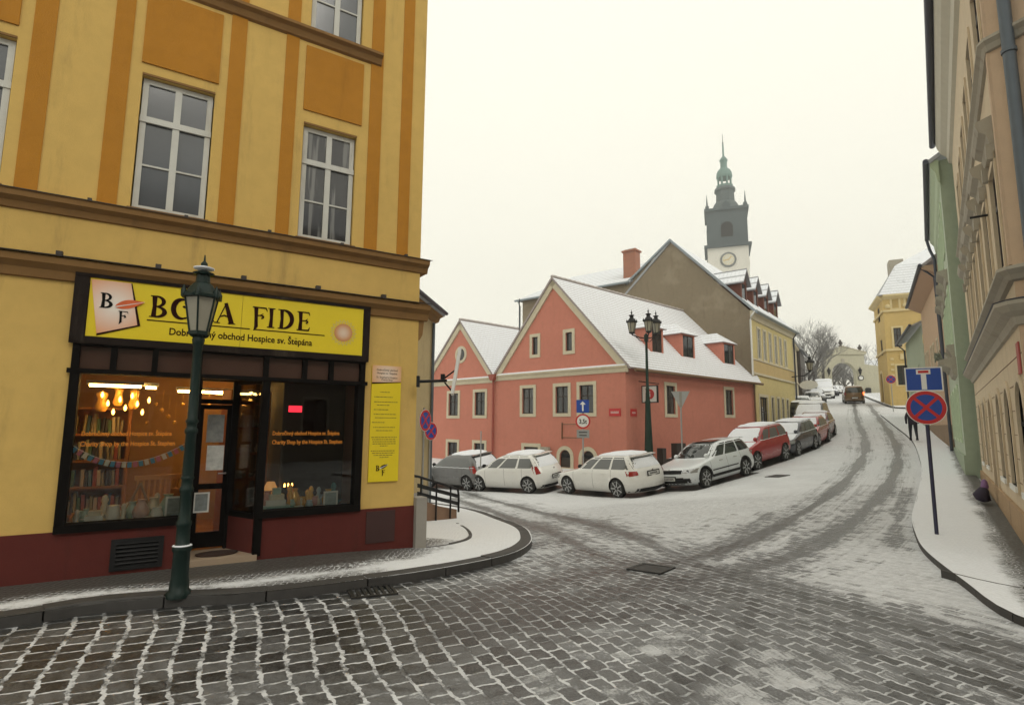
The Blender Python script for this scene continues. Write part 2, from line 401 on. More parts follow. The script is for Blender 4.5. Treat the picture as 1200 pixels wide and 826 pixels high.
# ------------------------------------------------------------------ ground
def polyline_dist(P, pts):
    d = np.full(len(P), 1e9)
    for a, b in zip(pts[:-1], pts[1:]):
        a = np.array(a); b = np.array(b); ab = b-a; L = ab@ab+1e-9
        tt = np.clip(((P-a)@ab)/L, 0, 1); d = np.minimum(d, np.hypot(*(P-a-tt[:, None]*ab).T))
    return d
def track_coords(P, path):
    d = np.full(len(P), 1e9); sg = np.zeros(len(P)); al = np.zeros(len(P)); acc = 0.
    for a, b in zip(path[:-1], path[1:]):
        ab = b-a; L = ab@ab+1e-9; q = P-a; tt = np.clip((q@ab)/L, 0, 1); r = q-tt[:, None]*ab; dd = np.hypot(*r.T); m = dd < d; cr = ab[0]*q[:, 1]-ab[1]*q[:, 0]
        d = np.where(m, dd, d); sg = np.where(m, np.sign(cr)*dd, sg); al = np.where(m, acc+tt*sqrt(L), al); acc += sqrt(L)
    return d, sg, al
def smooth_path(pts, n=80):
    pts = np.array(pts, float); d = np.r_[0, np.cumsum(np.hypot(*np.diff(pts[:, :2], axis=0).T))]
    out = []
    for u in np.linspace(0, d[-1], n):
        i = min(max(int(np.searchsorted(d, u))-1, 0), len(pts)-2)
        p0, p1, p2, p3 = pts[max(i-1, 0)], pts[i], pts[i+1], pts[min(i+2, len(pts)-1)]
        x = (u-d[i])/(d[i+1]-d[i]+1e-9)
        m1 = (p2-p0)*.5; m2 = (p3-p1)*.5
        out.append((2*x**3-3*x**2+1)*p1+(x**3-2*x**2+x)*m1+(-2*x**3+3*x**2)*p2+(x**3-x**2)*m2)
    return np.array(out)
def pxpath(*pp, n=80): return smooth_path([gp(*p)[:2] for p in pp], n)
TRACKS = [ # (path, half width, strength)
 (pxpath((1001,474),(1004,490),(1012,510),(1013,530),(998,556),(965,585),(920,612),(860,640),(790,660),(700,672),(600,690),(500,712)), .22, .95),
 (pxpath((1018,474),(1030,490),(1047,515),(1052,540),(1040,570),(1012,600),(975,628),(930,652),(860,672),(760,690),(640,715),(520,745)), .24, .9),
 (pxpath((545,577),(600,592),(660,606),(730,625),(790,650),(850,675),(930,697),(1040,722),(1200,765)), .25, .75),
 (pxpath((530,584),(580,600),(640,622),(700,650),(760,668),(840,690),(930,715),(1040,750),(1200,815)), .25, .7),
 (pxpath((868,690),(878,715),(868,750),(835,785),(790,820)), .16, .6),
 (pxpath((500,722),(620,706),(740,688),(850,668),(900,655)), .22, .7),
 (pxpath((870,676),(960,704),(1060,735),(1200,788)), .26, .85),
 (pxpath((845,700),(930,728),(1020,765),(1100,815)), .2, .6),
 (pxpath((560,745),(680,728),(800,712),(900,700)), .2, .5),
 (pxpath((905,600),(880,618),(850,640)), .2, .5),
 (pxpath((1063,572),(1054,600),(1048,640)), .2, .55),
 (pxpath((1038,500),(1056,525),(1062,550),(1052,580)), .18, .35),
 (pxpath((700,700),(800,715),(900,745),(1000,800)), .3, .45),
 (pxpath((420,730),(560,728),(720,722),(860,725),(1000,760),(1100,800)), .25, .4),
 (pxpath((995,474),(993,490),(998,515),(990,545),(950,580),(890,615)), .15, .35),
]
COVER = [((50,780),.10),((200,780),.16),((350,740),.18),((300,820),.2),((480,720),.3),((500,800),.3),((650,780),.34),((640,705),.42),((560,690),.5),((800,815),.6),((760,740),.48),((900,780),.6),((1000,800),.66),
 ((1100,800),.7),((1180,780),.66),((1180,748),.7),((1060,690),.86),((1000,650),.88),((930,650),.78),((800,690),.45),((750,640),.8),((660,650),.55),((640,618),.6),((830,600),.92),((900,570),.94),((700,595),.88),
 ((580,585),.8),((980,540),.93),((1050,600),.88),((1030,560),.9),((1020,500),.92),((1000,480),.9)]
cpts = np.array([gp(*p)[:2] for p, _ in COVER]); cval = np.array([v for _, v in COVER])
def cover_at(P):
    num = np.zeros(len(P)); den = np.zeros(len(P))
    for c, v in zip(cpts, cval):
        dist = np.hypot(*(P-c).T); w = 1/(dist**2.6/(2+c[1]*.12)+.02); num += w*v; den += w
    return num/den
def spaced(*segs):
    out = []
    for a, b, d in segs: out += list(np.arange(a, b-1e-6, d))
    return np.array(out+[segs[-1][1]])
ss = spaced((-60, -10, 10), (-10, 2, 1), (2, 14, .07), (14, 45, .14), (45, 80, .5), (80, 130, 2), (130, 330, 20))
ts = spaced((-200, -50, 15), (-50, -18, 1.), (-18, -7, .14), (-7, 4, .07), (4, 12, 1), (12, 120, 12))
Sg, Tg = np.meshgrid(ss, ts, indexing='ij'); X = Sg*SD[0]+Tg*TD[0]; Y = Sg*SD[1]+Tg*TD[1]
P = np.stack([X.ravel(), Y.ravel()], 1); Zg = Z(P[:, 0], P[:, 1])
ns, nt = Sg.shape; idx = np.arange(ns*nt).reshape(ns, nt)
fc = np.stack([idx[:-1, :-1], idx[1:, :-1], idx[1:, 1:], idx[:-1, 1:]], -1).reshape(-1, 4)[:, ::-1]
me = bpy.data.meshes.new('road'); me.vertices.add(len(P)); me.vertices.foreach_set('co', np.column_stack([P, Zg]).ravel())
me.loops.add(fc.size); me.loops.foreach_set('vertex_index', fc.ravel()); me.polygons.add(len(fc))
me.polygons.foreach_set('loop_start', np.arange(0, fc.size, 4)); me.polygons.foreach_set('use_smooth', np.ones(len(fc), bool))
me.update(calc_edges=True)
wet_shade = np.zeros(len(P))
near = (P[:, 1] > 1) & (P[:, 1] < 140)
best = np.full(len(P), 1e9); tdist = np.zeros(len(P)); talong = np.zeros(len(P))
for q_, (path, hw, k) in enumerate(TRACKS):
    d = np.full(len(P), 9.); d[near], sgn_, al_ = track_coords(P[near], path)
    if q_ in (0, 1, 2, 3, 11, 12, 13, 14):
        m_ = d[near] < best[near]; ii = np.where(near)[0][m_]; best[ii] = d[ii]; tdist[ii] = sgn_[m_]+q_*3.7; talong[ii] = al_[m_]
    wob = hw*.62*(1+.3*np.sin(P[:, 0]*.7+P[:, 1]*.5)); wet_shade = np.maximum(wet_shade, k*.85*np.clip(1.7-1.1*d/wob, 0, 1)); wet_shade = np.maximum(wet_shade, k*.38*np.clip(1.6-d/(hw*1.7), 0, 1)); wet_shade = np.maximum(wet_shade, k*.24*np.clip(1.5-d/(hw*3.6), 0, 1)*(.6+.4*np.sin(P[:, 0]*1.1+P[:, 1]*.7)))
    for o2 in (.34, .52): wet_shade = np.maximum(wet_shade, k*.34*np.clip(1.5-np.abs(d-o2)/.05, 0, 1)*(.5+.5*np.sin(P[:, 0]*.45+o2*20)))
cov = cover_at(P)
KLd = np.full(len(P), 9.); _m = (P[:, 0] < .6) & (P[:, 1] < 9.5) & (P[:, 1] > 0); KLd[_m] = polyline_dist(P[_m], [gp(*p)[:2] for p in [(0,738),(100,722),(209,712),(300,706),(430,690),(520,675),(590,660)]])
wet_shade = np.maximum(wet_shade, .85*np.clip(1.6-KLd/.16, 0, 1))
sgrid, tgrid = Sg.ravel(), Tg.ravel()
cob = np.clip((18.5+1.0*np.sin(tgrid*.3)-sgrid-np.clip(-tgrid-7, 0, 9)*.9)/1.2, 0, 1)
for nm, arr in (('wet_shade', wet_shade), ('cover', cov), ('setts', cob), ('track_across', tdist), ('track_along', talong)):
    at = me.attributes.new(nm, 'FLOAT', 'POINT'); at.data.foreach_set('value', arr.astype(np.float32))
# UV in metres following the laying direction of the setts (rows bow gently)
a1, a2 = radians(-27), radians(62); e1 = np.array([sin(a1), cos(a1)]); e2 = np.array([sin(a2), cos(a2)])
B = np.linalg.inv(np.column_stack([e1, e2])); UVv = P@B.T
vv = UVv[:, 1]-1.8; UVv[:, 1] = 1.8+np.where(vv < 0, vv/(1+.075*np.clip(UVv[:, 0], 0, 8)), vv); UVv[:, 1] += .03*np.sin(UVv[:, 0]*.55)+.05*np.sin(UVv[:, 0]*1.7+UVv[:, 1]*.8); UVv[:, 0] += .06*np.sin(UVv[:, 1]*.9)
ul = me.uv_layers.new(name='UVMap'); ul.data.foreach_set('uv', UVv[fc.ravel()].astype(np.float32).ravel())
def road_mat():
    t = NT('snowy_setts_and_asphalt')
    at = lambda n_: t.n('ShaderNodeAttribute', attribute_name=n_).outputs['Fac']
    wet_shade_, cov_, cob_ = at('wet_shade'), at('cover'), at('setts')
    uv = t.coord('UV'); ob = t.coord()
    # wobble the joints
    nv = t.n('ShaderNodeTexNoise', i_Scale=2.6, i_Detail=3); t.l(uv, nv.inputs['Vector'])
    off = t.n('ShaderNodeVectorMath', operation='MULTIPLY_ADD'); t.l(nv.outputs['Color'], off.inputs[0]); off.inputs[1].default_value = (.045, .045, 0); t.l(uv, off.inputs[2])
    nv2 = t.n('ShaderNodeTexNoise', i_Scale=16, i_Detail=2); t.l(uv, nv2.inputs['Vector'])
    off2 = t.n('ShaderNodeVectorMath', operation='MULTIPLY_ADD'); t.l(nv2.outputs['Color'], off2.inputs[0]); off2.inputs[1].default_value = (.045, .045, 0); t.l(off.outputs[0], off2.inputs[2])
    br = t.n('ShaderNodeTexBrick', offset=.5, i_Scale=1., i_Mortar_Size=.0145, i_Mortar_Smooth=.4, i_Brick_Width=.19, i_Row_Height=.138, i_Color1=(0, 0, 0, 1), i_Color2=(1, 1, 1, 1), i_Mortar=(.5, .5, .5, 1))
    t.l(off2.outputs[0], br.inputs['Vector'])
    joint = t.math('MULTIPLY', br.outputs['Fac'], cob_)
    bw = t.n('ShaderNodeRGBToBW'); t.l(br.outputs['Color'], bw.inputs[0]); rnd = bw.outputs[0]
    n1 = t.noise(.9, 6, .62); n2 = t.noise(9., 5, .65); n3 = t.noise(60., 4, .7)
    stone = t.mix(rnd, (.0065, .0067, .007), (.052, .053, .053)); stone = t.mix(t.mapr(n3, .4, .65), stone, (.06, .061, .061))
    asph = t.mix(n3, (.05, .05, .048), (.10, .10, .095))
    base = t.mix(t.math('MULTIPLY', wet_shade_, .35), t.mix(cob_, asph, stone), (.012, .012, .012))
    # how much snow lies here
    f = t.math('ADD', t.math('MULTIPLY', n1, .9), t.math('MULTIPLY', n2, .7)); f = t.math('ADD', f, t.math('MULTIPLY', n3, .5))     # mean about 1.05
    f = t.math('ADD', f, t.math('MULTIPLY', t.math('SUBTRACT', rnd, .5), t.math('MULTIPLY', cob_, .34)))
    # streaks along the driving direction
    cx = t.n('ShaderNodeCombineXYZ'); t.l(at('track_across'), cx.inputs[0]); t.l(at('track_along'), cx.inputs[1])
    st_ = t.noise(1., 4, .65, vec=cx.outputs[0], stretch=(9, .22, 1)); f = t.math('ADD', f, t.math('MULTIPLY', t.math('SUBTRACT', st_, .5), .75))
    st2 = t.noise(1., 2, .5, vec=cx.outputs[0], stretch=(34, .8, 1)); f = t.math('ADD', f, t.math('MULTIPLY', t.math('MULTIPLY', t.math('SUBTRACT', st2, .5), t.math('ADD', wet_shade_, .15)), .9))
    tread = t.n('ShaderNodeTexWave', i_Scale=9., i_Distortion=1.5); t.l(t.coord(), tread.inputs[0]); f = t.math('ADD', f, t.math('MULTIPLY', t.math('MULTIPLY', t.math('SUBTRACT', tread.outputs['Fac'], .5), wet_shade_), .16))
    need = t.math('SUBTRACT', 1.62, t.math('MULTIPLY', cov_, 1.12)); need = t.math('ADD', need, t.math('MULTIPLY', wet_shade_, .90))
    sn = t.mapr(t.math('SUBTRACT', f, need), -.22, .26)
    js = t.math('MULTIPLY', joint, t.math('SUBTRACT', 1.0, t.math('MULTIPLY', wet_shade_, .72)))
    js = t.math('MULTIPLY', js, t.mapr(t.noise(5., 5, .7), .36, .56, .08, 1.))
    film = t.math('MULTIPLY', t.mapr(t.math('SUBTRACT', f, need), -.62, .15, 0., .30), 1.)
    sn = t.math('MAXIMUM', sn, t.math('MAXIMUM', js, film))
    # worn joints show through as slightly darker lines where snow is thin
    sn = t.math('MULTIPLY', sn, t.math('SUBTRACT', 1., t.math('MULTIPLY', t.math('MULTIPLY', t.math('SUBTRACT', 1., joint), cob_), t.mapr(n2, .35, .65, .0, .22))))
    white = t.mix(t.mapr(n1, .35, .65), t.mix(n2, (.78, .795, .82), (.60, .615, .64)), t.mix(n2, (.70, .715, .74), (.55, .56, .58)))
    c = t.mix(sn, base, white)
    h = t.math('ADD', t.math('MULTIPLY', t.math('SUBTRACT', cob_, joint), 1.), t.math('MULTIPLY', n3, .35)); h = t.math('ADD', h, t.math('MULTIPLY', sn, .5))
    t.bump(h, .7, .02)
    r = t.mapr(sn, 0., .5, .34, .9); return t.fin(c, r, 0, .45)
me.materials.append(road_mat())
road = bpy.data.objects.new('road', me); COL.objects.link(road); struct(road)

def pave_mat():
    t = NT('mosaic_pavement'); at = lambda n_: t.n('ShaderNodeAttribute', attribute_name=n_).outputs['Fac']; cov_ = at('cover')
    vo = t.n('ShaderNodeTexVoronoi', feature='DISTANCE_TO_EDGE', i_Scale=15., i_Randomness=.55); t.l(t.coord(), vo.inputs['Vector'])
    joint = t.mapr(vo.outputs['Distance'], .0, .12, 1., 0.)
    n1 = t.noise(1.2, 6, .6); n2 = t.noise(10., 5, .65); n3 = t.noise(70., 3, .7)
    base = t.mix(n3, (.035, .033, .030), (.10, .095, .085))
    f = t.math('ADD', t.math('MULTIPLY', n1, .9), t.math('MULTIPLY', n2, .7)); f = t.math('ADD', f, t.math('MULTIPLY', n3, .4))
    need = t.math('SUBTRACT', 1.6, t.math('MULTIPLY', cov_, 1.2)); sn = t.mapr(t.math('SUBTRACT', f, need), -.2, .25)
    js = t.math('MULTIPLY', joint, t.mapr(cov_, .04, .34, .05, .95)); sn = t.math('MAXIMUM', sn, js)
    c = t.mix(sn, base, t.mix(n2, (.84, .86, .90), (.70, .72, .75)))
    t.bump(t.math('ADD', t.math('MULTIPLY', vo.outputs['Distance'], 2.), sn), .4, .02); return t.fin(c, t.mapr(sn, 0, .5, .5, .9), 0, .3)
PAVE = pave_mat()
def pavement(name, A, Bc, nv, covf, zo=.125):
    # A kerb side, Bc wall side, both with equal number of points
    n = len(A); V = []; C = []
    for i in range(n):
        for j in range(nv+1):
            w = j/nv; p = A[i]*(1-w)+Bc[i]*w; V.append((p[0], p[1], Z(p[0], p[1])+zo)); C.append(covf(i/(n-1), w, p))
    f = [(i*(nv+1)+j, (i+1)*(nv+1)+j, (i+1)*(nv+1)+j+1, i*(nv+1)+j+1) for i in range(n-1) for j in range(nv)]
    m = bpy.data.meshes.new(name); m.from_pydata(V, [], f); m.polygons.foreach_set('use_smooth', [True]*len(f))
    a = m.attributes.new('cover', 'FLOAT', 'POINT'); a.data.foreach_set('value', np.array(C, dtype=np.float32)); m.materials.append(PAVE)
    bm = bmesh.new(); bm.from_mesh(m); bmesh.ops.recalc_face_normals(bm, faces=bm.faces)
    if sum(fa.normal.z for fa in bm.faces) < 0: bmesh.ops.reverse_faces(bm, faces=bm.faces)
    bm.to_mesh(m); bm.free()
    o = bpy.data.objects.new(name, m); COL.objects.link(o); return struct(o)
def kerb(name, A, w=.16, h=.135, side=1, mat=None, jump=.9):
    # granite kerb stones along path A, one mesh; small gap every stone
    mb = MB(); d = np.r_[0, np.cumsum(np.hypot(*np.diff(A, axis=0).T))]; L = d[-1]; k = 0; u = 0.
    while u < L-.05:
        u2 = min(u+jump*random.uniform(.85, 1.15), L); q = [u+.008]+[u+(u2-u)*i/4 for i in (1, 2, 3)]+[u2-.008]
        pts = [np.array([np.interp(x, d, A[:, 0]), np.interp(x, d, A[:, 1])]) for x in q]; sec = []
        dz = random.uniform(-.008, .008)
        for i, p in enumerate(pts):
            tg = pts[min(i+1, 4)]-pts[max(i-1, 0)]; tg = tg/np.hypot(*tg); nn = np.array([-tg[1], tg[0]])*side; z = Z(*p)
            o_ = [(p-nn*.0, -.2), (p, h-.02), (p+nn*.02, h+dz), (p+nn*w, h+dz), (p+nn*w, -.2)]
            sec += [(a[0], a[1], z+b) for a, b in o_]
        f = [(i*5+j, i*5+j+1, (i+1)*5+j+1, (i+1)*5+j) for i in range(4) for j in range(4)]+[(0, 1, 2, 3, 4), (24, 23, 22, 21, 20)]
        if side < 0: f = [t_[::-1] for t_ in f]
        mb.add(sec, f); u = u2
    return struct(mb.build(name, mat or M['kerb']))
KL = smooth_path([(-9.5, 1.2)]+[gp(*p)[:2] for p in [(0,738),(100,722),(209,712),(300,706),(430,690),(520,675),(590,660),(617,648),(623,636),(612,622),(580,609),(560,602)]]+[(-1.9, 19.3), (-4.2, 22.2), (-8, 25.5), (-20, 34)], 160)
# straighten the run along the shop
LF = Frame(-1.417, 8.402, 57.5, 0.)
IL = smooth_path([LF.world(-11, .05), LF.world(-6, .05), LF.world(-3, .05), LF.world(-.05, .05), LF.world(.0, .3), (-1.62, 9.6), (-2.2, 12.5), (-2.7, 17.5), (-4.6, 19.3), (-9, 23.5), (-21, 32.5)], 160)
def covL(i, w, p):
    x = np.hypot(p[0]+1.2, p[1]-8.2)
    if p[1] > 9.5: return .97
    far = np.clip((p[0]+1.9)/1.3, 0, 1)                       # swept snow lies toward the corner
    edge = np.clip(1-abs(w-.30)/.28, 0, 1)
    return float(np.clip(.05+.62*edge*(1-far)+.95*far*np.clip(1.35-w*.9, 0, 1), 0, .97))
pavement('pavement', KL, IL, 30, covL, .10)
kerb('kerb', KL, side=1, w=.19, h=.108)
KR0 = [xy(3.5, 6), xy(5.3, 3.2), xy(6.2, 1.5)]+[gp(*p)[:2] for p in [(1200,735),(1130,690),(1085,652),(1073,630),(1069,610),(1074,588),(1080,560),(1078,540),(1069,518),(1052,503),(1032,487)]]
KR = smooth_path(KR0, 170)
IR = smooth_path([xy(4.6, 8), xy(7, 5.2), xy(8.6, 3)]+[xy(s_, 1.0) for s_ in (9.6, 10.4, 11.2, 12, 13.5, 16, 21, 27, 34.5)]+[xy(43, .8), xy(53, -.5)], 170)
def covR(i, w, p):
    s_, t_ = st(*p); d = np.clip((.80-t_)/.42, 0, 1)
    return float(np.clip(.06+.9*d**.7, 0, .95))*.97 if 6 < s_ < 34 else .95
pavement('pavement', KR, IR, 14, covR, .085)
kerb('kerb', KR, side=-1, w=.02, h=.082)
# second line of kerb stones crossing the right pavement corner
K2 = smooth_path([gp(*p, off=.08)[:2] for p in [(1106,668.5),(1125,674),(1160,682),(1200,690),(1260,700)]], 30)
kerb('kerb', K2, side=-1, w=.05, h=.094)
K3 = smooth_path([gp(*p)[:2] for p in [(1010,464),(1024,470),(1040,476.5),(1060,479),(1120,479)]], 40)
I3 = smooth_path([gp(*p)[:2] for p in [(1012,462.5),(1026,467),(1043,472),(1062,474),(1120,474)]], 40)
pavement('pavement', K3, I3, 6, lambda i, w, p: .95); kerb('kerb', K3, side=1, w=.14)
# inner paving line on the snowy corner by the railing
KI = smooth_path([gp(*p, off=.10)[:2] for p in [(500,642),(530,638),(553,630),(550,620),(538,613)]], 30)
kerb('kerb', KI, side=1, w=.07, h=.108, jump=.5)
# ------------------------------------------------------------------ the corner shop building
def shop_glass():
    t = NT('shop_glass'); t.t.nodes.remove(t.b)
    tr = t.n('ShaderNodeBsdfTransparent'); tr.inputs[0].default_value = (.86, .87, .84, 1); gl = t.n('ShaderNodeBsdfGlossy'); gl.inputs['Roughness'].default_value = .015
    lw = t.n('ShaderNodeFresnel'); lw.inputs[0].default_value = 1.5; bp = t.n('ShaderNodeBump', i_Strength=.04, i_Distance=.02); t.l(t.noise(1.3, 2), bp.inputs['Height']); t.l(bp.outputs[0], gl.inputs['Normal'])
    mx = t.n('ShaderNodeMixShader'); t.l(t.math('MULTIPLY', lw.outputs[0], .9, True), mx.inputs[0]); t.l(tr.outputs[0], mx.inputs[1]); t.l(gl.outputs[0], mx.inputs[2]); t.l(mx.outputs[0], t.out.inputs[0]); return t.m
M['shopglass'] = shop_glass()
M['tube'] = emit('lit_tube', (1, .58, .16), 46.); M['bulb'] = emit('lit_bulb', (1, .45, .08), 14.); M['redsignlit'] = emit('lit_red_sign', (1, .03, .06), 1.6)
M['shelfwood'] = plain('shelf_wood', (.36, .15, .045), .6, var=.3); M['roomwall'] = plain('room_wall', (.42, .24, .11), .85)
H = LF.thing('corner_shop_building', 'tall yellow and ochre corner building with a charity shop on its ground floor', 'building')
uL, uR, zS, zT = -4.10, -.80, .60, 3.45; dL, dR = -2.86, -2.08
win_rects = [(-3.71, -2.92, 4.27, 5.97), (-1.81, -1.06, 4.27, 5.92), (-5.68, -4.88, 4.27, 5.97), (-1.79, -1.04, 7.36, 8.95), (-3.71, -2.92, 7.36, 8.95), (-5.68, -4.88, 7.36, 8.95), (-7.6, -6.8, 4.27, 5.97), (-7.6, -6.8, 7.36, 8.95)]
w = MB().wall([(-9, -.6), (0, -.6), (0, 10.4), (-9, 10.4)], [[(uL, zS), (dL, zS), (dL, .12), (dR, .12), (dR, zS), (uR, zS), (uR, zT), (uL, zT)]]+[rect(*r) for r in win_rects], 0, .16)
w.quad((0, 0, -.6), (0, 9, -.6), (0, 9, 10.4), (0, 0, 10.4)); w.quad((-9, 9, -.6), (-9, 0, -.6), (-9, 0, 10.4), (-9, 9, 10.4)); w.quad((0, 9, -.6), (-9, 9, -.6), (-9, 9, 10.4), (0, 9, 10.4))
w.build('wall', M['yellow'], H)
r = MB(); roof(r, (-9.3, -.4, 10.4), (.4, -.4, 10.4), (-2, 4.5, 13.5), (-7, 4.5, 13.5)); roof(r, (.4, 9.4, 10.4), (-9.3, 9.4, 10.4), (-7, 4.5, 13.5), (-2, 4.5, 13.5)); roof(r, (.4, -.4, 10.4), (.4, 9.4, 10.4), (-2, 4.5, 13.5), (-2, 4.5, 13.5)); roof(r, (-9.3, 9.4, 10.4), (-9.3, -.4, 10.4), (-7, 4.5, 13.5), (-7, 4.5, 13.5))
ROOFRED = roof_mat('snowy_red_tiles', (.16, .07, .045)); ROOFGREY = roof_mat('snowy_grey_tiles', (.10, .10, .11)); r.build('roof', ROOFGREY, H)
d = MB(); d.cur = 0
for a, b in ((-9, dL), (dR, 0)):
    d.box(a, b+(0.014 if b == 0 else 0), -.014, .05, -.5, .585 if True else .6)
d.box(dR-.0, dR+.02, .03, .60, -.2, .585); d.build('dado', M['dado'], H)
# ochre pilaster strips, painted panels
p = MB()
for a, b, z0, z1 in [(-4.76, -4.56, 4.24, 10.4), (-4.03, -3.84, 4.24, 10.4), (-2.79, -2.60, 4.24, 7.18), (-2.1, -1.93, 4.24, 7.18), (-.89, -.70, 4.24, 10.4), (-.39, -.215, 4.24, 10.4), (-2.79, -2.60, 7.34, 10.4), (-2.1, -1.93, 7.34, 10.4), (-6.6, -6.4, 4.24, 10.4), (-5.95, -5.77, 4.24, 10.4), (-5.2, -4.96, 2.2, 3.1)]:
    p.box(a, b, -.012, .02, z0, z1)
p.build('pilaster_strip', M['ochre'], H)
for a, b in ((-3.73, -2.89), (-1.83, -1.0), (-5.7, -4.88)):
    q = MB(); q.box(a, b, -.02, .02, 6.13, 7.10); q.build('painted_panel', M['ochre'], H)
mo = [(.0, 4.04), (-.03, 4.05), (-.05, 4.12), (-.115, 4.16), (-.12, 4.215), (0, 4.24)]
x = MB(); x.prism(mo, -9, .11, 'yz'); x.prism([(.001, 4.24), (-.12, 4.216), (-.125, 4.228), (0, 4.252)], -9, .115, 'yz'); x.box(-.0, .11, 0, 9, 4.05, 4.22)
x.build('string_course', M['mould'], H)
mo = [(.0, 3.30), (-.04, 3.31), (-.06, 3.40), (-.13, 3.46), (-.14, 3.53), (0, 3.56)]
x = MB(); x.prism(mo, -9, .13, 'yz'); x.box(0.0, .13, 0, 9, 3.32, 3.54); x.build('string_course', M['mould'], H)
x = MB(); x.prism([(0, 7.16), (-.04, 7.18), (-.07, 7.26), (-.12, 7.29), (-.12, 7.33), (0, 7.345)], -9, -.74, 'yz'); x.build('string_course', M['mould'], H)
x = MB(); x.box(-9, .16, -.17, -.15, 3.545, 3.553); x.quad((-9, -.165, 3.555), (.15, -.165, 3.555), (.15, 0, 3.585), (-9, 0, 3.585))
for k in range(9): x.box(-8+k*.92, -7.94+k*.92, -.17, -.09, 3.556, 3.60)
x.box(-9, .14, -.14, -.125, 4.228, 4.236)
for k in range(9): x.box(-7.9+k*.95, -7.86+k*.95, -.14, -.09, 4.236, 4.262)
x.build('flashing', M['dark_wood'], H)
for i, (a, b, c, e) in enumerate(win_rects):
    ww = window(H, a+.015, b-.015, c+.01, e-.01, y=.055, fw=.062, nx=1, hz=(.69,), mat=M['white_wood'], pane=M['glass_curtain'] if i == 1 else M['glass_grey'])
    for (x0, x1) in ((a+.06, (a+b)/2-.02), ((a+b)/2+.02, b-.06)): MB().box(x0, x1, .06, .10, c+(e-c)*.345-.011, c+(e-c)*.345+.011).build('glazing_bar', M['white_wood'], ww)
    MB().box(a+.01, b-.01, .04, .07, c+(e-c)*.69-.045, c+(e-c)*.69+.03).build('transom', M['white_wood'], ww)
    s_ = MB().box(a-.03, b+.03, -.05, .10, c-.035, c+.008).build('sill', M['mould'], ww)
    l_ = MB().box(a+.0, b-.0, -.018, .03, e-.0+.002, e+.028).build('lintel_strip', M['mould'], ww)
# basement vent and hatch in the dado
v = MB(); ring(v, rect(-3.58, -3.08, .12, .46), rect(-3.53, -3.13, .16, .42), -.04, .0)
for k in range(6): v.obox((-3.33, -.022, .185+k*.043), (.2, 0, 0), (0, .012, -.010), (0, .003, .006))
v.box(-3.53, -3.13, -.016, -.0145, .16, .42); v.build('basement_vent', M['iron'], H)
MB().box(-.70, -.285, -.026, -.012, .12, .545).build('dado_hatch', M['dadodark'], H)
MB().box(.004, .17, -.10, .12, -.55, .70).build('corner_guard', M['concrete'], H)
MB().prism([(.0, 3.32), (.09, 3.32), (.07, 3.10), (.03, 3.02), (.0, 3.0)], .0, .12, 'xz').build('corner_bracket', M['mould'], H)
# shopfront joinery
SF = MB()
B_ = SF.box
B_(uL, uL+.09, -.05, .14, zS, 2.33); B_(uR-.09, uR, -.05, .14, zS, 2.33)                       # outer posts
B_(uL-.03, uR+.03, -.06, .14, 2.29, 2.34)                                                       # transom bar
B_(uL, dL+.05, -.06, .14, zS-.03, zS+.055); B_(dR-.02, uR, -.06, .14, zS-.03, zS+.055)          # sills
B_(dL-.02, dL+.05, -.05, .1, zS, 2.29); B_(dR-.05, dR+.04, -.05, .1, .12, 2.29)                 # posts by the door
B_(uL, uL+.07, -.04, .12, 2.34, 2.68); B_(uR-.07, uR, -.04, .12, 2.34, 2.68)
for a in (-3.72, -3.32, dL, dR-.02, -1.62, -1.27): B_(a-.03, a+.03, -.04, .1, 2.34, 2.62)
B_(uL, uR, -.05, .14, 2.60, 2.66)
# recess: door frame, fan light
yD = .58
B_(dL+.02, dL+.075, yD-.04, yD+.04, .12, 2.30); B_(-2.40, -2.32, yD-.05, yD+.05, .12, 2.62); B_(dL+.02, -2.34, yD-.04, yD+.04, 2.0, 2.06)
B_(dL+.02, -2.34, yD-.04, yD+.04, 2.30, 2.38)
ax = Vector((dR-(-2.35), -yD+.02, 0)); L_ = ax.length; ax.normalize(); ay = Vector((-ax.y, ax.x, 0)); c0 = Vector((-2.35, yD, 0))
for z0, z1 in ((.55, .62), (2.26, 2.34), (2.58, 2.64)): SF.obox(c0+ax*L_/2+Vector((0, 0, (z0+z1)/2)), ax*L_/2, ay*.03, (0, 0, (z1-z0)/2))
SF.build('shopfront_frame', M['black_wood'], H)
MB().obox(c0+ax*L_/2+Vector((0, 0, .335)), ax*L_/2, ay*.035, (0, 0, .215)).build('recess_dado', M['dado'], H)
g = MB(); g.box(uL+.05, dL, .03, .038, zS+.02, 2.3); sg = g.build('shop_window', M['shopglass'], H)
g = MB(); g.box(dR, uR-.05, .03, .038, zS+.02, 2.3); g.build('shop_window', M['shopglass'], H)
g = MB(); g.obox(c0+ax*L_/2+Vector((0, 0, 1.45)), ax*L_/2, ay*.004, (0, 0, .84)); g.build('shop_window', M['shopglass'], H)
g = MB(); g.obox(Vector((dL+.01, .31, 1.45)), (.004, 0, 0), (0, .27, 0), (0, 0, .84)); g.build('shop_window', M['shopglass'], H)
M['transomglass'] = glass_dark('brown_transom_glass', (.05, .025, .018), .15)
for a, b in ((uL+.06, dL), (dL, dR), (dR, uR-.06)): MB().box(a, b, .03, .04, 2.34, 2.61).build('transom_light', M['transomglass'], H)
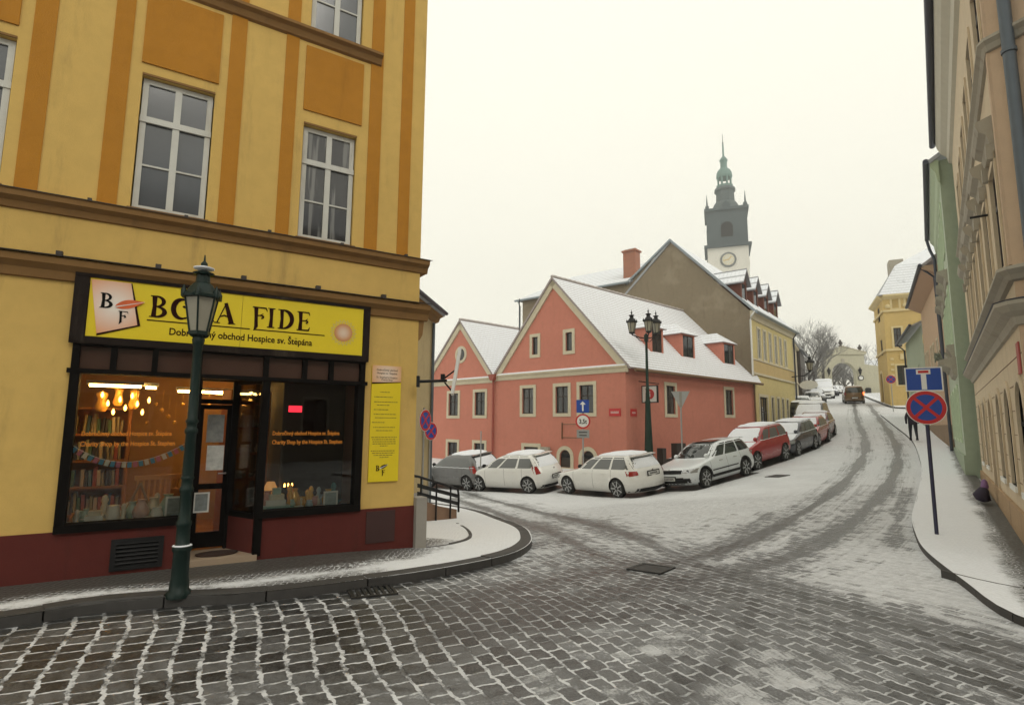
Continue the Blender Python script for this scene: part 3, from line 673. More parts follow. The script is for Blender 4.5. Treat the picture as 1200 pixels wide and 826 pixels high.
# door leaf
dm = MB(); x0, x1 = dL+.075, -2.40
dm.box(x0, x0+.055, yD-.02, yD+.02, .17, 1.99); dm.box(x1-.055, x1, yD-.02, yD+.02, .17, 1.99)
for z0, z1 in ((.17, .36), (.90, .97), (1.93, 1.99)): dm.box(x0+.055, x1-.055, yD-.02, yD+.02, z0, z1)
D = dm.build('door', M['black_wood'], H); MB().box(x0+.05, x1-.05, yD-.003, yD+.003, .34, 1.95).build('pane', M['shopglass'], D)
MB().tube([(x1-.03, yD-.03, 1.1), (x1-.03, yD-.07, 1.1), (x1-.12, yD-.07, 1.1)], .01).build('handle', M['galv'], D)
MB().box(dL-.0, dR+.0, -.06, yD+.05, -.1, .14).build('doorstep', M['stone'], H)
for z0, z1, x_, m_ in ((1.50, 1.86, .1, (.30, .31, .30)), (1.14, 1.46, .12, (.66, .66, .62))):
    MB().box(x0+x_, x0+x_+.2, yD-.031, yD-.026, z0, z1).build('notice', plain('notice_%d' % int(z0*100), m_, .6, var=.5, scale=14), H)
# the room behind the glass
rm = MB(); rm.box(-4.6, -.4, 3.3, 3.38, .1, 3.25); rm.box(-4.68, -4.6, .17, 3.38, .1, 3.25); rm.box(-.4, -.32, .17, 3.38, .1, 3.25); rm.box(-4.6, -.4, .17, 3.3, 2.68, 2.74)
rm.build('shop_room', M['roomwall'], H); MB().box(-1.74, -1.70, .66, 3.3, .12, 2.68).box(-1.70, -.42, 2.2, 2.24, .12, 2.68).build('added_light_blocker', plain('added_light_blocker', (.03, .022, .018), .8), H); MB().box(-4.6, -.4, .17, 3.3, .06, .12).build('shop_floor', M['shelfwood'], H)  # dark dividing walls added to keep the right window dim
for a, b in ((uL, dL-.03), (dR+.14, uR)): MB().box(a, b, .16, .62, .50, .60).build('display_shelf', plain('display_cloth', (.22, .25, .26), .8, var=.3), H)
for x_, y_, l_ in ((-4.0, 1.05, .55), (-3.0, 1.9, .7), (-2.5, 2.1, .6), (-3.4, 1.2, .12)):
    f_ = MB().box(x_-.03, x_+l_+.03, y_-.04, y_+.04, 2.235, 2.28).build('tube_lamp_case', M['white_paint'], H); MB().tube([(x_, y_, 2.215), (x_+l_, y_, 2.215)], .016, 8).build('lit_tube', M['tube'], f_)

# ---- sign board
S = MB()
S.box(uL-.02, uR+.02, -.03, .02, 2.62, 3.44); S.box(uL-.04, uR+.03, -.075, -.03, 3.375, 3.44); S.box(uL-.04, -4.01, -.07, -.03, 2.64, 3.375); S.box(-.86, uR+.03, -.07, -.03, 2.64, 3.375); S.box(uL-.04, uR+.03, -.065, -.03, 2.62, 2.70)
F_ = LF.thing('shop_sign', 'long yellow BONA FIDE sign in a worn black frame above the shop windows', 'sign')
S.build('sign_frame', M['black_worn'], F_)
by = -.055
MB().box(-4.0, -2.435, by, -.03, 2.705, 3.37).build('sign_board', M['shopyellow'], F_); MB().box(-2.431, -.867, by, -.03, 2.705, 3.37).build('sign_board', M['shopyellow'], F_)
def arc(cx, cz, rx, rz, a0, a1, n=16): return [(cx+rx*cos(radians(a0+(a1-a0)*i/n)), cz+rz*sin(radians(a0+(a1-a0)*i/n))) for i in range(n+1)]
def ribbon(mb, pts, ws, y0, y1, ox, oz, s, sx=1.):
    n = len(pts); L = []; R = []
    for i, p_ in enumerate(pts):
        a = pts[max(i-1, 0)]; b = pts[min(i+1, n-1)]; dx, dz = b[0]-a[0], b[1]-a[1]; l = hypot(dx, dz) or 1
        k = i/(n-1)*(len(ws)-1); j = min(int(k), len(ws)-2); w_ = (ws[j]*(1-(k-j))+ws[j+1]*(k-j))/2
        L.append((ox+(p_[0]-dz/l*w_)*s*sx, oz+(p_[1]+dx/l*w_)*s)); R.append((ox+(p_[0]+dz/l*w_)*s*sx, oz+(p_[1]-dx/l*w_)*s))
    V = [(a, y0, b) for a, b in L]+[(a, y0, b) for a, b in R]+[(a, y1, b) for a, b in L]+[(a, y1, b) for a, b in R]; f = []
    for i in range(n-1): f += [(n+i, n+i+1, i+1, i), (2*n+i, 2*n+i+1, 3*n+i+1, 3*n+i), (i, i+1, 2*n+i+1, 2*n+i), (n+i+1, n+i, 3*n+i, 3*n+i+1)]
    f += [(0, 2*n, 3*n, n), (n-1, 2*n-1, 4*n-1, 3*n-1)]
    mb.add(V, f)
GL = { # slab-serif display letters drawn as swelling strokes (unit height)
 'B': [([(.20,0),(.22,.5),(.20,1)],[.20,.15,.20]), (arc(.26,.74,.30,.24,100,-90),[.05,.17,.05]), (arc(.26,.26,.36,.24,90,-95),[.05,.20,.06]), ([(.04,.985),(.34,.985)],[.04,.05]), ([(.04,.015),(.34,.02)],[.04,.05])],
 'O': [(arc(.42,.5,.34,.46,60,300,20),[.05,.22,.20,.06]), (arc(.46,.5,.34,.46,-80,100,20),[.05,.12,.20,.05]), (arc(.55,.70,.10,.10,120,-150,10),[.03,.12,.09])],
 'N': [([(.14,0),(.16,1)],[.07,.06]), ([(.12,1),(.66,0)],[.2,.2]), ([(.66,0),(.64,1)],[.05,.06]), ([(0,.015),(.28,.015)],[.04,.04]), ([(.52,.985),(.80,.985)],[.04,.04])],
 'A': [([(.10,0),(.46,1.0)],[.05,.05]), ([(.44,1.02),(.74,0)],[.15,.22]), ([(.20,.30),(.40,.40),(.62,.32)],[.04,.07,.05]), ([(0,.015),(.24,.015)],[.05,.04]), ([(.58,.015),(.90,.015)],[.05,.04])],
 'F': [([(.16,-.22),(.26,.0),(.24,.5),(.22,1)],[.03,.17,.15,.19]), ([(.06,.975),(.68,.97),(.74,.80)],[.06,.07,.02]), ([(.28,.55),(.44,.58),(.56,.68)],[.05,.06,.02]), (arc(.50,.50,.06,.07,150,-120,8),[.02,.10,.05])],
 'I': [([(.20,0),(.22,.5),(.20,1)],[.19,.14,.19]), ([(.04,.985),(.38,.985)],[.04,.05]), ([(.04,.015),(.38,.015)],[.04,.05])],
 'D': [([(.20,0),(.22,.5),(.20,1)],[.18,.14,.18]), (arc(.24,.5,.46,.48,100,-95,20),[.04,.21,.19,.04]), ([(.02,.985),(.32,.985)],[.04,.05]), ([(.04,.015),(.32,.015)],[.04,.05])],
 'E': [([(.20,0),(.22,.5),(.20,1)],[.20,.15,.20]), ([(.04,.98),(.62,.975),(.66,.82)],[.05,.06,.02]), ([(.04,.02),(.62,.03),(.68,.20)],[.05,.08,.02]), ([(.28,.52),(.46,.54),(.56,.64)],[.05,.05,.02]), (arc(.50,.47,.055,.06,150,-120,8),[.02,.09,.05])],
}
def glyph(ch, name, ox, oz, s, y, parent, mat, sx=1.):
    mb = MB()
    for k, (pts, ws) in enumerate(GL[ch]):
        if len(pts) < 4: # refine
            pts = [tuple(np.array(pts[min(int(q), len(pts)-2)])*(1-(q-min(int(q), len(pts)-2)))+np.array(pts[min(int(q), len(pts)-2)+1])*(q-min(int(q), len(pts)-2))) for q in np.linspace(0, len(pts)-1, 7)]
        ribbon(mb, pts, ws, y-.003-k*.0006, y+.001, ox, oz, s, sx)
    return mb.build(name, mat, parent)
def lu(px, py): return LF.uz(px, py)
# measured letter positions along the board
for ch, px in (('B', 174.5), ('O', 201), ('N', 231), ('A', 252), ('F', 294), ('I', 312.5), ('D', 325), ('E', 347)):
    uu = LF.u(px, 360); glyph(ch, 'letter', uu, 2.985, .255, by-.002, F_, M['letter'], 1.02)
MB().box(LF.u(172, 376), LF.u(292, 386), by-.004, by-.001, 2.937, 2.950).build('underline', M['letter'], F_); MB().box(LF.u(298, 386), LF.u(379, 395), by-.004, by-.001, 2.937, 2.950).build('underline', M['letter'], F_)
caron_text('Dobročinný obchod Hospice sv. Štěpána', .118, 'lettering', M['letter'], F_, (LF.u(198, 385), by-.001, 2.79), bold=.0022, sx=.845)
# tilted emblem card with a leaf
def card_mat(name, c0_, c1_, cx, cz, r0):
    t = NT(name); mp = t.n('ShaderNodeMapping'); mp.inputs['Location'].default_value = (-cx, 0, -cz); t.l(t.coord(), mp.inputs[0]); ln = t.n('ShaderNodeVectorMath', operation='LENGTH'); t.l(mp.outputs[0], ln.inputs[0])
    return t.fin(t.ramp(t.math('DIVIDE', ln.outputs['Value'], r0), [(0.15, c0_), (1., c1_)]), .45)
e = MB(); P4 = [LF.uz(*q_) for q_ in ((103.5, 384), (107.5, 329), (154.5, 333.5), (160.5, 378))]
P4 = [LF.uz(108, 328.5), LF.uz(154, 333.5), LF.uz(161, 382), LF.uz(113.5, 391.5)]
e.prism(P4, by-.012, by-.001); cx_, cz_ = sum(a for a, b in P4)/4, sum(b for a, b in P4)/4
E1 = e.build('emblem_card', card_mat('emblem_card', (.85, .80, .74), (.78, .33, .14), cx_, cz_, .38), F_)
s2 = MB(); s2.prism([P4[1], (P4[1][0]+.012, P4[1][1]), (P4[2][0]+.03, P4[2][1]-.005), (P4[3][0], P4[3][1]-.022), P4[3], P4[2]], by-.008, by-.0015); s2.build('card_edge', M['letter'], F_)
glyph('B', 'emblem_letter', LF.u(117, 358)-.005, cz_-.04, .17, by-.013, F_, M['black'], 1.05); glyph('F', 'emblem_letter', cx_+.035, cz_-.185, .125, by-.013, F_, M['black'], 1.1)
M['leaf'] = plain('leaf_orange', (.66, .12, .03), .45, var=.4, scale=9)
def leaf(x0_, z0_, L2, hh, ang, y_, parent, mat):
    pts = [(L2*k/10, hh*sin(pi*(k/10)**.8)) for k in range(11)]+[(L2*k/10, -hh*.8*sin(pi*(k/10)**.8)) for k in range(9, 0, -1)]
    ca, sa_ = cos(ang), sin(ang); mb = MB(); mb.prism([(x0_+a*ca-b*sa_, z0_+a*sa_+b*ca) for a, b in pts], y_-.003, y_); o = mb.build('leaf', mat, parent)
    vm = MB(); ribbon(vm, [(L2*k/10*ca, L2*k/10*sa_) for k in range(11)], [.012, .004], y_-.0045, y_-.003, x0_, z0_, 1.); vm.build('leaf_vein', M['white_sign'], o); return o
leaf(cx_+.0, cz_-.02, .30, .055, radians(17), by-.013, F_, M['leaf'])
# round sun medallion at the right end
mx_, mz_ = LF.uz(401, 390.5); mm = MB(); mm.prism(circle(mx_, mz_, .125, 32), by-.005, by-.001); mm.build('sun_disc', card_mat('sun_disc', (.86, .80, .70), (.60, .27, .10), mx_, mz_, .125), F_)
mm = MB()
for k in range(40):
    a = 2*pi*k/40; rr = .145 if k % 2 else .165; mm.obox((mx_+rr*cos(a), by-.003, mz_+rr*sin(a)), (.018*cos(a), 0, .018*sin(a)), (0, .0015, 0), (-.004*sin(a), 0, .004*cos(a)))
mm.build('sun_rays', plain('sun_ray_cream', (.62, .52, .28), .5), F_)
# yellow poster board on the wall
Pp = LF.thing('poster_board', 'tall narrow yellow notice board beside the right shop window', 'sign')
MB().box(-.70, -.265, -.035, -.004, .95, 2.585).build('board', M['shopyellow'], Pp)
MB().prism([(-.70, 2.335), (-.265, 2.36), (-.265, 2.586), (-.70, 2.586)], -.0375, -.0352).build('header_panel', card_mat('header_panel', (.80, .66, .55), (.70, .36, .14), -.48, 2.47, .26), Pp)
MB().prism([(-.70, 2.318), (-.27, 2.352), (-.265, 2.362), (-.70, 2.34)], -.038, -.0352).build('header_rule', M['letter'], Pp)
for k, (s_, z_, sz) in enumerate([('Dobročinný obchod', 2.51, .042), ('Hospice sv. Štěpána', 2.465, .042), ('St. Stephen’s Hospice', 2.405, .04), ('Charity Shop', 2.36+.012, .036)]):
    caron_text(s_, sz, 'lettering', M['letter'], Pp, (-.48, -.0385, z_), align='CENTER', depth=.001, sx=.9)
tl = MB()
for z_, a, b in [(2.20, .30, .62), (2.13, .1, .75), (2.06, .1, .9), (2.015, .2, .62), (1.95, .1, .6), (1.885, .1, .85), (1.835, .15, .9), (1.77, .05, .5), (1.70, .1, .88), (1.655, .2, .75), (1.56, .05, .92), (1.53, .08, .9), (1.50, .1, .88), (1.47, .1, .9), (1.44, .35, .6), (1.37, .05, .85), (1.34, .1, .85), (1.31, .15, .8), (1.28, .35, .65)]:
    u_ = -.70+.435*a
    while u_ < -.70+.435*b-.01:
        l_ = random.uniform(.015, .05); tl.box(u_, min(u_+l_, -.70+.435*b), -.0362, -.0352, z_, z_+.011); u_ += l_+.009
tl.build('small_print', plain('faded_print', (.22, .16, .02), .6), Pp)
glyph('B', 'emblem_letter', -.60, 1.10, .075, -.036, Pp, M['letter']); glyph('F', 'emblem_letter', -.515, 1.04, .07, -.036, Pp, M['letter']); leaf(-.54, 1.13, .13, .025, radians(25), -.036, Pp, M['letter'])
# window lettering
M['winorange'] = plain('window_lettering_orange', (.75, .26, .02), .5, var=.05)
for x_, w_ in ((-3.95, .97), (-1.97, .97)):
    G_ = LF.thing('window_lettering', 'two lines of orange lettering on the %s shop window' % ('left' if x_ < -3 else 'right'), 'lettering')
    caron_text('Dobročinný obchod Hospice sv. Štěpána', .072, 'lettering', M['winorange'], G_, (x_, .026, 1.60), depth=.002, bold=.001, sx=.72)
    text('Charity Shop by the Hospice St. Stephen', .074, 'lettering', M['winorange'], G_, (x_, .026, 1.485), depth=.002, bold=.001, sx=.74)
# ---- goods in the windows
def inshop(name, label, cat, x, y, z, rz=0, group=None):
    wx, wy = LF.world(x, y); return thing(name, label, cat, (wx, wy, z), LF.rot+rz, group)
BK = inshop('bookcase', 'lit wooden bookcase full of books inside the left shop window', 'bookcase', -3.95, 1.6, .12)
b = MB(); b.box(-.42, -.38, 0, .28, 0, 1.85); b.box(.38, .42, 0, .28, 0, 1.85)
for k in range(6): b.box(-.38, .38, 0, .27, .05+k*.35, .08+k*.35)
b.box(-.38, .38, .27, .28, 0, 1.83); b.build('case', M['shelfwood'], BK)
BC = [(.30, .27, .2), (.08, .16, .25), (.35, .08, .05), (.42, .36, .2), (.10, .20, .12), (.5, .45, .36), (.06, .06, .08)]
bmats = [plain('book_cover_%d' % k, c, .6) for k, c in enumerate(BC)]
proto = []
for k in range(7):
    hgt = .2+.015*(k % 4); proto.append((MB().box(0, .028+.006*(k % 3), 0, .17, 0, hgt), .034+.006*(k % 3), bmats[k]))
pmesh = []
for k, (mb, wd, mt) in enumerate(proto):
    o = mb.build('book', mt); pmesh.append((o.data, wd)); bpy.data.objects.remove(o)
for row in range(5):
    u_ = -.36+random.uniform(0, .05)
    while u_ < .33:
        me_, wd = random.choice(pmesh); o = bpy.data.objects.new('book', me_); COL.objects.link(o)
        wx, wy = LF.world(-3.95+u_, 1.64); o.location = (wx, wy, .12+.081+row*.35); o.rotation_euler = (0, 0, LF.rot)
        tag(o, 'book standing upright on a shelf of the lit bookcase', 'book', 'books on the lit bookcase'); o.rotation_euler = (0, random.uniform(-.07, .07), LF.rot); o.scale = (1, 1, random.uniform(.85, 1.12)); u_ += wd+.004+(.06 if random.random() < .08 else 0)
def vase(x, y, z, s, name, label, cat, mat, prof=None, grp=None):
    wx, wy = LF.world(x, y); o = MB().lathe([(r_*s, h_*s) for r_, h_ in (prof or [(.05, 0), (.09, .05), (.10, .12), (.06, .20), (.04, .24), (.055, .27)])], 14).build(name, mat); o.location = (wx, wy, z); return tag(o, label, cat, grp)
PC = [('white', (.62, .62, .58)), ('pale green', (.30, .42, .36)), ('pinkish', (.50, .34, .30)), ('pale blue', (.30, .40, .46)), ('cream', (.55, .50, .38))]
pm = [plain('china_%d' % k, c, .3) for k, (_, c) in enumerate(PC)]
JUG = [(.05, 0), (.075, .02), (.085, .09), (.06, .15), (.062, .19)]; BOWL = [(.03, 0), (.05, .02), (.10, .08), (.11, .10)]; FIG = [(.05, 0), (.06, .03), (.03, .12), (.045, .19), (.03, .24), (.045, .28), (.03, .33), (.01, .35)]
M['gold0'] = plain('golden_glass', (.75, .42, .10), .25, .2, var=.4, scale=14)
items = [(-3.93, .25, FIG, .5, 0, 'small white figurine at the left end of the window display', 'figurine'), (-3.60, .33, JUG, 1.0, 0, 'round white pot behind the stacked boxes in the left window', 'pot'),
 (-3.50, .24, FIG, .62, 4, 'cream figurine with a narrow waist in the left window', 'figurine'), (-3.33, .32, None, .9, 2, 'pinkish round vase in the middle of the left window', 'vase'), (-3.17, .24, JUG, .8, 0, 'small white jug in the left window', 'jug'),
 (-3.06, .36, None, 1.05, 1, 'pale green vase in the left window', 'vase'), (-2.97, .22, BOWL, .6, 3, 'pale blue bowl near the picture frame in the left window', 'bowl'), (-3.24, .20, BOWL, .5, 4, 'tiny cream bowl at the front of the left window', 'bowl'),
 (-1.55, .22, BOWL, .55, 0, 'white bowl at the front of the right window', 'bowl'), (-1.40, .30, JUG, .6, 3, 'small pale blue jug in the right window', 'jug'), (-1.28, .22, BOWL, .5, 2, 'pinkish bowl in the right window', 'bowl')]
for x_, y_, pr, s_, mi_, lb, ct in items: vase(x_, y_, .602, s_, ct, lb, ct, pm[mi_], pr)
def boxes(x, y, z, dims, mats_, lab):
    for k, (a, b_, c_) in enumerate(dims):
        wx, wy = LF.world(x+random.uniform(-.01, .01), y); o = MB().box(-a/2, a/2, -b_/2, b_/2, 0, c_).build('box', mats_[k % len(mats_)]); o.location = (wx, wy, z); o.rotation_euler = (0, 0, LF.rot+random.uniform(-.1, .1)); tag(o, lab[k], 'box'); z += c_+.001
boxes(-3.76, .24, .602, [(.18, .14, .05), (.17, .13, .05), (.12, .1, .05)], [pm[4], pm[0]], ['bottom cream box of the small stack in the left window', 'middle white box of the small stack in the left window', 'topmost small cream box of the stack in the left window'])
boxes(-1.83, .34, .602, [(.34, .2, .07), (.24, .18, .07), (.18, .14, .07), (.10, .1, .08)], [pm[1], pm[0], pm[4]], ['broad pale green box under the stack in the right window', 'white box second from the bottom in the right window', 'cream box third from the bottom in the right window', 'small pale green box on top of the right window stack'])
wx, wy = LF.world(-1.75, .27); o = MB().prism([(-.22, 0), (.22, 0), (.20, .045), (-.20, .05)], -.09, .09, 'xz').build('cloth', plain('teal_cloth', (.05, .22, .21), .8)); o.location = (wx, wy, .602); o.rotation_euler = (0, 0, LF.rot+.1); tag(o, 'folded teal cloth at the front of the right window', 'cloth')
def frame_pic(x, y, z, w_, h_, lab, rz=0, m_=(.25, .28, .28)):
    T_ = inshop('picture_frame', lab, 'picture', x, y, z, rz); mb = MB(); ring(mb, rect(-w_/2, w_/2, 0, h_), rect(-w_/2+.02, w_/2-.02, .02, h_-.02), -.01, .01); mb.build('frame', M['white_paint'], T_); MB().box(-w_/2+.015, w_/2-.015, .0, .005, .015, h_-.015).build('picture', plain('picture_%s' % lab[:9], m_, .4, var=.6, scale=16), T_)
frame_pic(-2.99, .19, .602, .20, .27, 'white framed picture standing at the right of the left window')
frame_pic(-1.12, .28, .602, .20, .22, 'pale framed picture at the right of the right window', .1, (.30, .36, .36))
frame_pic(dL+.17, .50, .62, .18, .25, 'white framed picture propped inside the shop door')
M['tealglass'] = plain('teal_glass', (.06, .22, .24), .25); M['rosegold'] = plain('rose_china', (.45, .20, .16), .35); kinds_ = [pm[0], pm[1], pm[4], M['tealglass'], M['rosegold'], M['gold0'], pm[3]]
rr0 = random.Random(5); shp = [JUG, BOWL, FIG, [(.05, 0), (.09, .05), (.10, .12), (.06, .20), (.04, .24), (.055, .27)]]
for x0_, x1_, n_, wlab in ((-4.0, -3.0, 22, 'left'), (-2.0, -.95, 22, 'right')):
    for k in range(n_):
        xx = x0_+(x1_-x0_)*(k+.5)/n_+rr0.uniform(-.02, .02); yy = rr0.choice((.40, .47, .54)); vase(xx, yy, .602, rr0.uniform(.35, .95), 'trinket', 'one of the crowded second-hand trinkets at the back of the %s window display' % wlab, 'trinket', rr0.choice(kinds_), rr0.choice(shp), 'trinkets in the %s window' % wlab)
# bunting across the left window
BN = LF.thing('bunting', 'string of pink, white and blue paper flags sagging across the left window', 'bunting')
fm = [plain('flag_blue', (.08, .30, .50), .7), plain('flag_pink', (.55, .18, .28), .7), plain('flag_white', (.66, .66, .60), .7)]
path = [(LF.u(84+133*k/20, 520), 1.47-.20*(1-((k-10)/10)**2)) for k in range(21)]
MB().tube([(a, .06, b_+.03) for a, b_ in path], .003, 5).build('string', M['white_paint'], BN)
for k in range(20):
    a, b_ = path[k]; c, d_ = path[k+1]; an = atan2(d_-b_, c-a); ex = Vector((cos(an), 0, sin(an))); ez = Vector((-sin(an), 0, cos(an)))
    MB().obox(Vector(((a+c)/2, .06+.004*(k % 2), (b_+d_)/2)), ex*.021, Vector((0, .001, 0)), ez*.034).build('flag', fm[[0, 1, 2, 0, 1, 0, 2][k % 7]], BN)
# lamps and furniture glowing inside
T_ = inshop('paper_star_lamps', 'cluster of glowing golden lamps hanging at the upper left of the shop', 'lamp', -3.62, 1.3, 1.95)
MB().tube([(-.2, 0, .26), (.25, 0, .26)], .006).build('rail', M['iron'], T_)
for k in range(9): MB().lathe([(.006, .0), (.015, .015), (.02, .04), (.010, .065), (.003, .08)], 8, (-.25+k*.065, .03*(k % 3), .12-.055*((k*2) % 5))).build('lit_bulb', M['bulb'], T_)
M['gold'] = plain('golden_glass', (.75, .42, .10), .25, .2, var=.4, scale=14)
for k, (x_, z_, s2_) in enumerate(((-3.88, 1.62, 1.0), (-3.70, 1.70, .8), (-3.52, 1.66, .9))):
    T_ = inshop('glass_ornament', ('tall', 'small', 'middle-sized')[k]+' golden glass ornament on top of the lit bookcase', 'ornament', x_, 1.45, .12+z_+.15); MB().lathe([(.05*s2_, 0), (.08*s2_, .05), (.05*s2_, .16), (.07*s2_, .24), (.02, .27)], 12).build('ornament_body', M['gold'], T_)
for k in range(10):
    T_ = inshop('hanging_bauble', 'small golden bauble hanging before the back wall of the shop', 'bauble', -3.35+k*.085, 1.9, 1.75+.09*((k*3) % 4), group='golden baubles hanging in the shop'); MB().lathe([(.004, -.03), (.025, -.015), (.03, .0), (.022, .02), (.004, .03)], 8).tube([(0, 0, .03), (0, 0, .3)], .002, 4).build('bauble_body', M['gold'], T_)
vase(-2.86, .9, .9, 1.5, 'angel_figure', 'tall draped golden figure near the right end of the left window', 'figure', M['gold'], FIG)
o = MB().box(-.12, .12, -.12, .12, 0, .78).build('pedestal', M['shelfwood']); wx, wy = LF.world(-2.86, .9); o.location = (wx, wy, .12); tag(o, 'square wooden pedestal under the draped golden figure', 'pedestal')
T_ = inshop('lampshade', 'pleated warm lampshade standing at the left of the right window', 'lamp', -1.87, .52, .602); MB().lathe([(.03, 0), (.03, .02), (.008, .03), (.008, .2)], 10).build('lamp_foot', M['iron'], T_); MB().lathe([(.13, .18), (.05, .36)], 14).build('lamp_shade', emit('warm_shade', (.75, .36, .12), .35), T_)
T_ = inshop('candle_lamp', 'small glowing lamp in the dark middle of the right window', 'lamp', -1.62, .62, .602)
MB().lathe([(.03, 0), (.03, .02), (.008, .04), (.008, .26)], 10).build('stand', M['iron'], T_)
for k in range(3): MB().lathe([(.006, .0), (.012, .015), (.004, .05)], 8, (-.05+.05*k, 0, .27)).build('lit_bulb', M['bulb'], T_)
T_ = inshop('armchair', 'wooden chair with a slatted golden back inside the left shop window', 'chair', -3.12, 1.15, .12, .2)
b = MB(); b.box(-.25, .25, -.25, .25, .42, .47); b.build('seat', M['shelfwood'], T_)
b = MB(); b.box(-.27, .27, .24, .28, .86, .92)
for k in range(8): b.box(-.24+k*.066, -.215+k*.066, .245, .27, .47, .86)
b.build('backrest', plain('golden_wood', (.60, .34, .12), .5), T_)
for sx_ in (-.22, .22):
    for sy_ in (-.2, .24): MB().box(sx_-.02, sx_+.02, sy_-.02, sy_+.02, 0, .42).build('leg', M['shelfwood'], T_)
T_ = inshop('wooden_ladder', 'leaning bare wooden trestle in the left window display', 'trestle', -3.36, .48, .602)
MB().tube([(-.16, 0, 0), (.0, 0, .42)], .014).tube([(.16, 0, 0), (.0, .02, .42)], .014).tube([(-.08, .01, .2), (.08, .01, .2)], .01).build('trestle_bars', plain('bare_wood', (.32, .22, .13), .7), T_)
R_ = inshop('shelf_unit', 'reddish wooden shelf unit beyond the slanted glass by the door', 'shelf unit', -2.1, 1.05, .12, .3)
b = MB(); b.box(-.29, -.26, 0, .3, 0, 2.1); b.box(.26, .29, 0, .3, 0, 2.1); b.box(-.02, .02, 0, .02, 0, 2.1)
for k in range(6): b.box(-.26, .26, .0, .3, .1+k*.36, .13+k*.36)
b.build('shelves', plain('red_wood', (.40, .12, .03), .6), R_)
n_ = 0
for row in range(5):
    for q_ in range(4):
        x_ = -.19+q_*.13; ang = .3; wx, wy = LF.world(-2.1+x_*cos(ang)-.14*sin(ang), 1.05+x_*sin(ang)+.14*cos(ang))
        o = MB().lathe([(r_*.6, h_*.6) for r_, h_ in (JUG, BOWL, FIG)[(row+q_) % 3]], 10).build('ornament', pm[(row*2+q_) % 5]); o.location = (wx, wy, .12+.132+row*.36); tag(o, 'small china ornament standing on the reddish shelf unit', 'ornament', 'ornaments on the reddish shelf unit')
MB().box(0, .2, 0, .02, 0, .10).build('x', M['redsignlit']).name = 'led_sign'
o = bpy.data.objects['led_sign']; wx, wy = LF.world(-1.48, 1.6); o.location = (wx, wy, 1.93); o.rotation_euler = (0, 0, LF.rot); tag(o, 'small glowing red display inside the right shop window', 'lit sign')
# basket-like mat on the step
o = MB().lathe([(.19, 0), (.20, .015), (.16, .02), (.02, .021)], 24).build('doormat', plain('coir_mat', (.04, .02, .014), .95, bump=.6, scale=30)); wx, wy = LF.world(-2.5, .22); o.location = (wx, wy, .142); o.scale = (1.2, .8, 1); o.rotation_euler = (0, 0, LF.rot); tag(o, 'dark oval doormat on the shop doorstep', 'doormat')
# bracket arm with hanging sign on the right edge of the building (seen edge-on)
A_ = thing('hanging_sign', 'thin edge-on hanging sign on a black bracket at the corner of the yellow building', 'sign', (*LF.world(0, .35), 0))
w0 = atY(490, 447, 8.2); w1 = atY(526, 444, 8.9); w2 = atY(538, 409, 8.9); w3 = atY(527, 470, 8.9)
L0 = Vector(A_.location)
MB().tube([Vector(w0)-L0, Vector(atY(523, 446, 8.6))-L0], .022, 8).obox(Vector(atY(519, 443, 8.6))-L0, (.03, 0, 0), (0, .05, 0), (0, 0, .06)).tube([Vector(atY(521, 443, 8.6))-L0, Vector(atY(533, 434, 8.62))-L0], .012).tube([Vector(atY(521, 448, 8.6))-L0, Vector(atY(531, 460, 8.62))-L0], .012).obox(Vector(w0)-L0, (.02, .0, 0), (0, .04, 0), (0, 0, .08)).build('bracket', M['iron'], A_)
tp = Vector(atY(539, 410, 8.6))-L0; bt = Vector(atY(530, 462, 8.6))-L0; md = (tp+bt)/2; hz_ = (tp-bt)/2
MB().obox(md, (.022, .002, 0), (-.022, .25, 0), hz_).build('sign_panel', M['white_sign'], A_)
# ------------------------------------------------------------------ low house behind it on the side street
AF = Frame(-2.57-6*sin(radians(7)), 18.0-6*cos(radians(7)), 7, -1.2)
AH = AF.thing('side_street_house', 'low beige house with a cornice just behind the yellow corner building', 'house')
zE = AF.uz(504, 366)[1]
a = MB().wall([(0, -1), (6, -1), (6, zE), (0, zE)], [], 0); a.quad((0, 8, -1), (0, 0, -1), (0, 0, zE), (0, 8, zE)); a.quad((6, 0, -1), (6, 8, -1), (6, 8, zE), (6, 0, zE)); a.quad((6, 8, -1), (0, 8, -1), (0, 8, zE), (6, 8, zE)); a.build('wall', M['annex'], AH)
a = MB(); a.prism([(0, zE-.25), (-.12, zE-.2), (-.16, zE-.08), (-.32, zE), (-.32, zE+.05), (0, zE+.05)], 0, 6.3, 'yz'); a.build('cornice', M['mould'], AH)
a = MB(); roof(a, (-.35, -.38, zE+.06), (6.2, -.38, zE+.06), (5, 4, zE+2.4), (1.5, 4, zE+2.4)); roof(a, (6.2, 8.3, zE+.06), (-.35, 8.3, zE+.06), (1.5, 4, zE+2.4), (5, 4, zE+2.4)); roof(a, (-.35, 8.3, zE+.06), (-.35, -.38, zE+.06), (1.5, 4, zE+2.4), (1.5, 4, zE+2.4)); a.build('roof', ROOFGREY, AH)
MB().tube([(5.85, -.07, zE-.3), (5.85, -.07, -.9)], .05).build('downpipe', M['zinc'], AH)
MB().tube([(-.4, -.42, zE+.04), (6.1, -.42, zE+.04)], .06).build('gutter', M['zincdark'], AH)
MB().box(0, 6, -.03, .0, -.9, 1.0).build('dado', M['concrete'], AH)
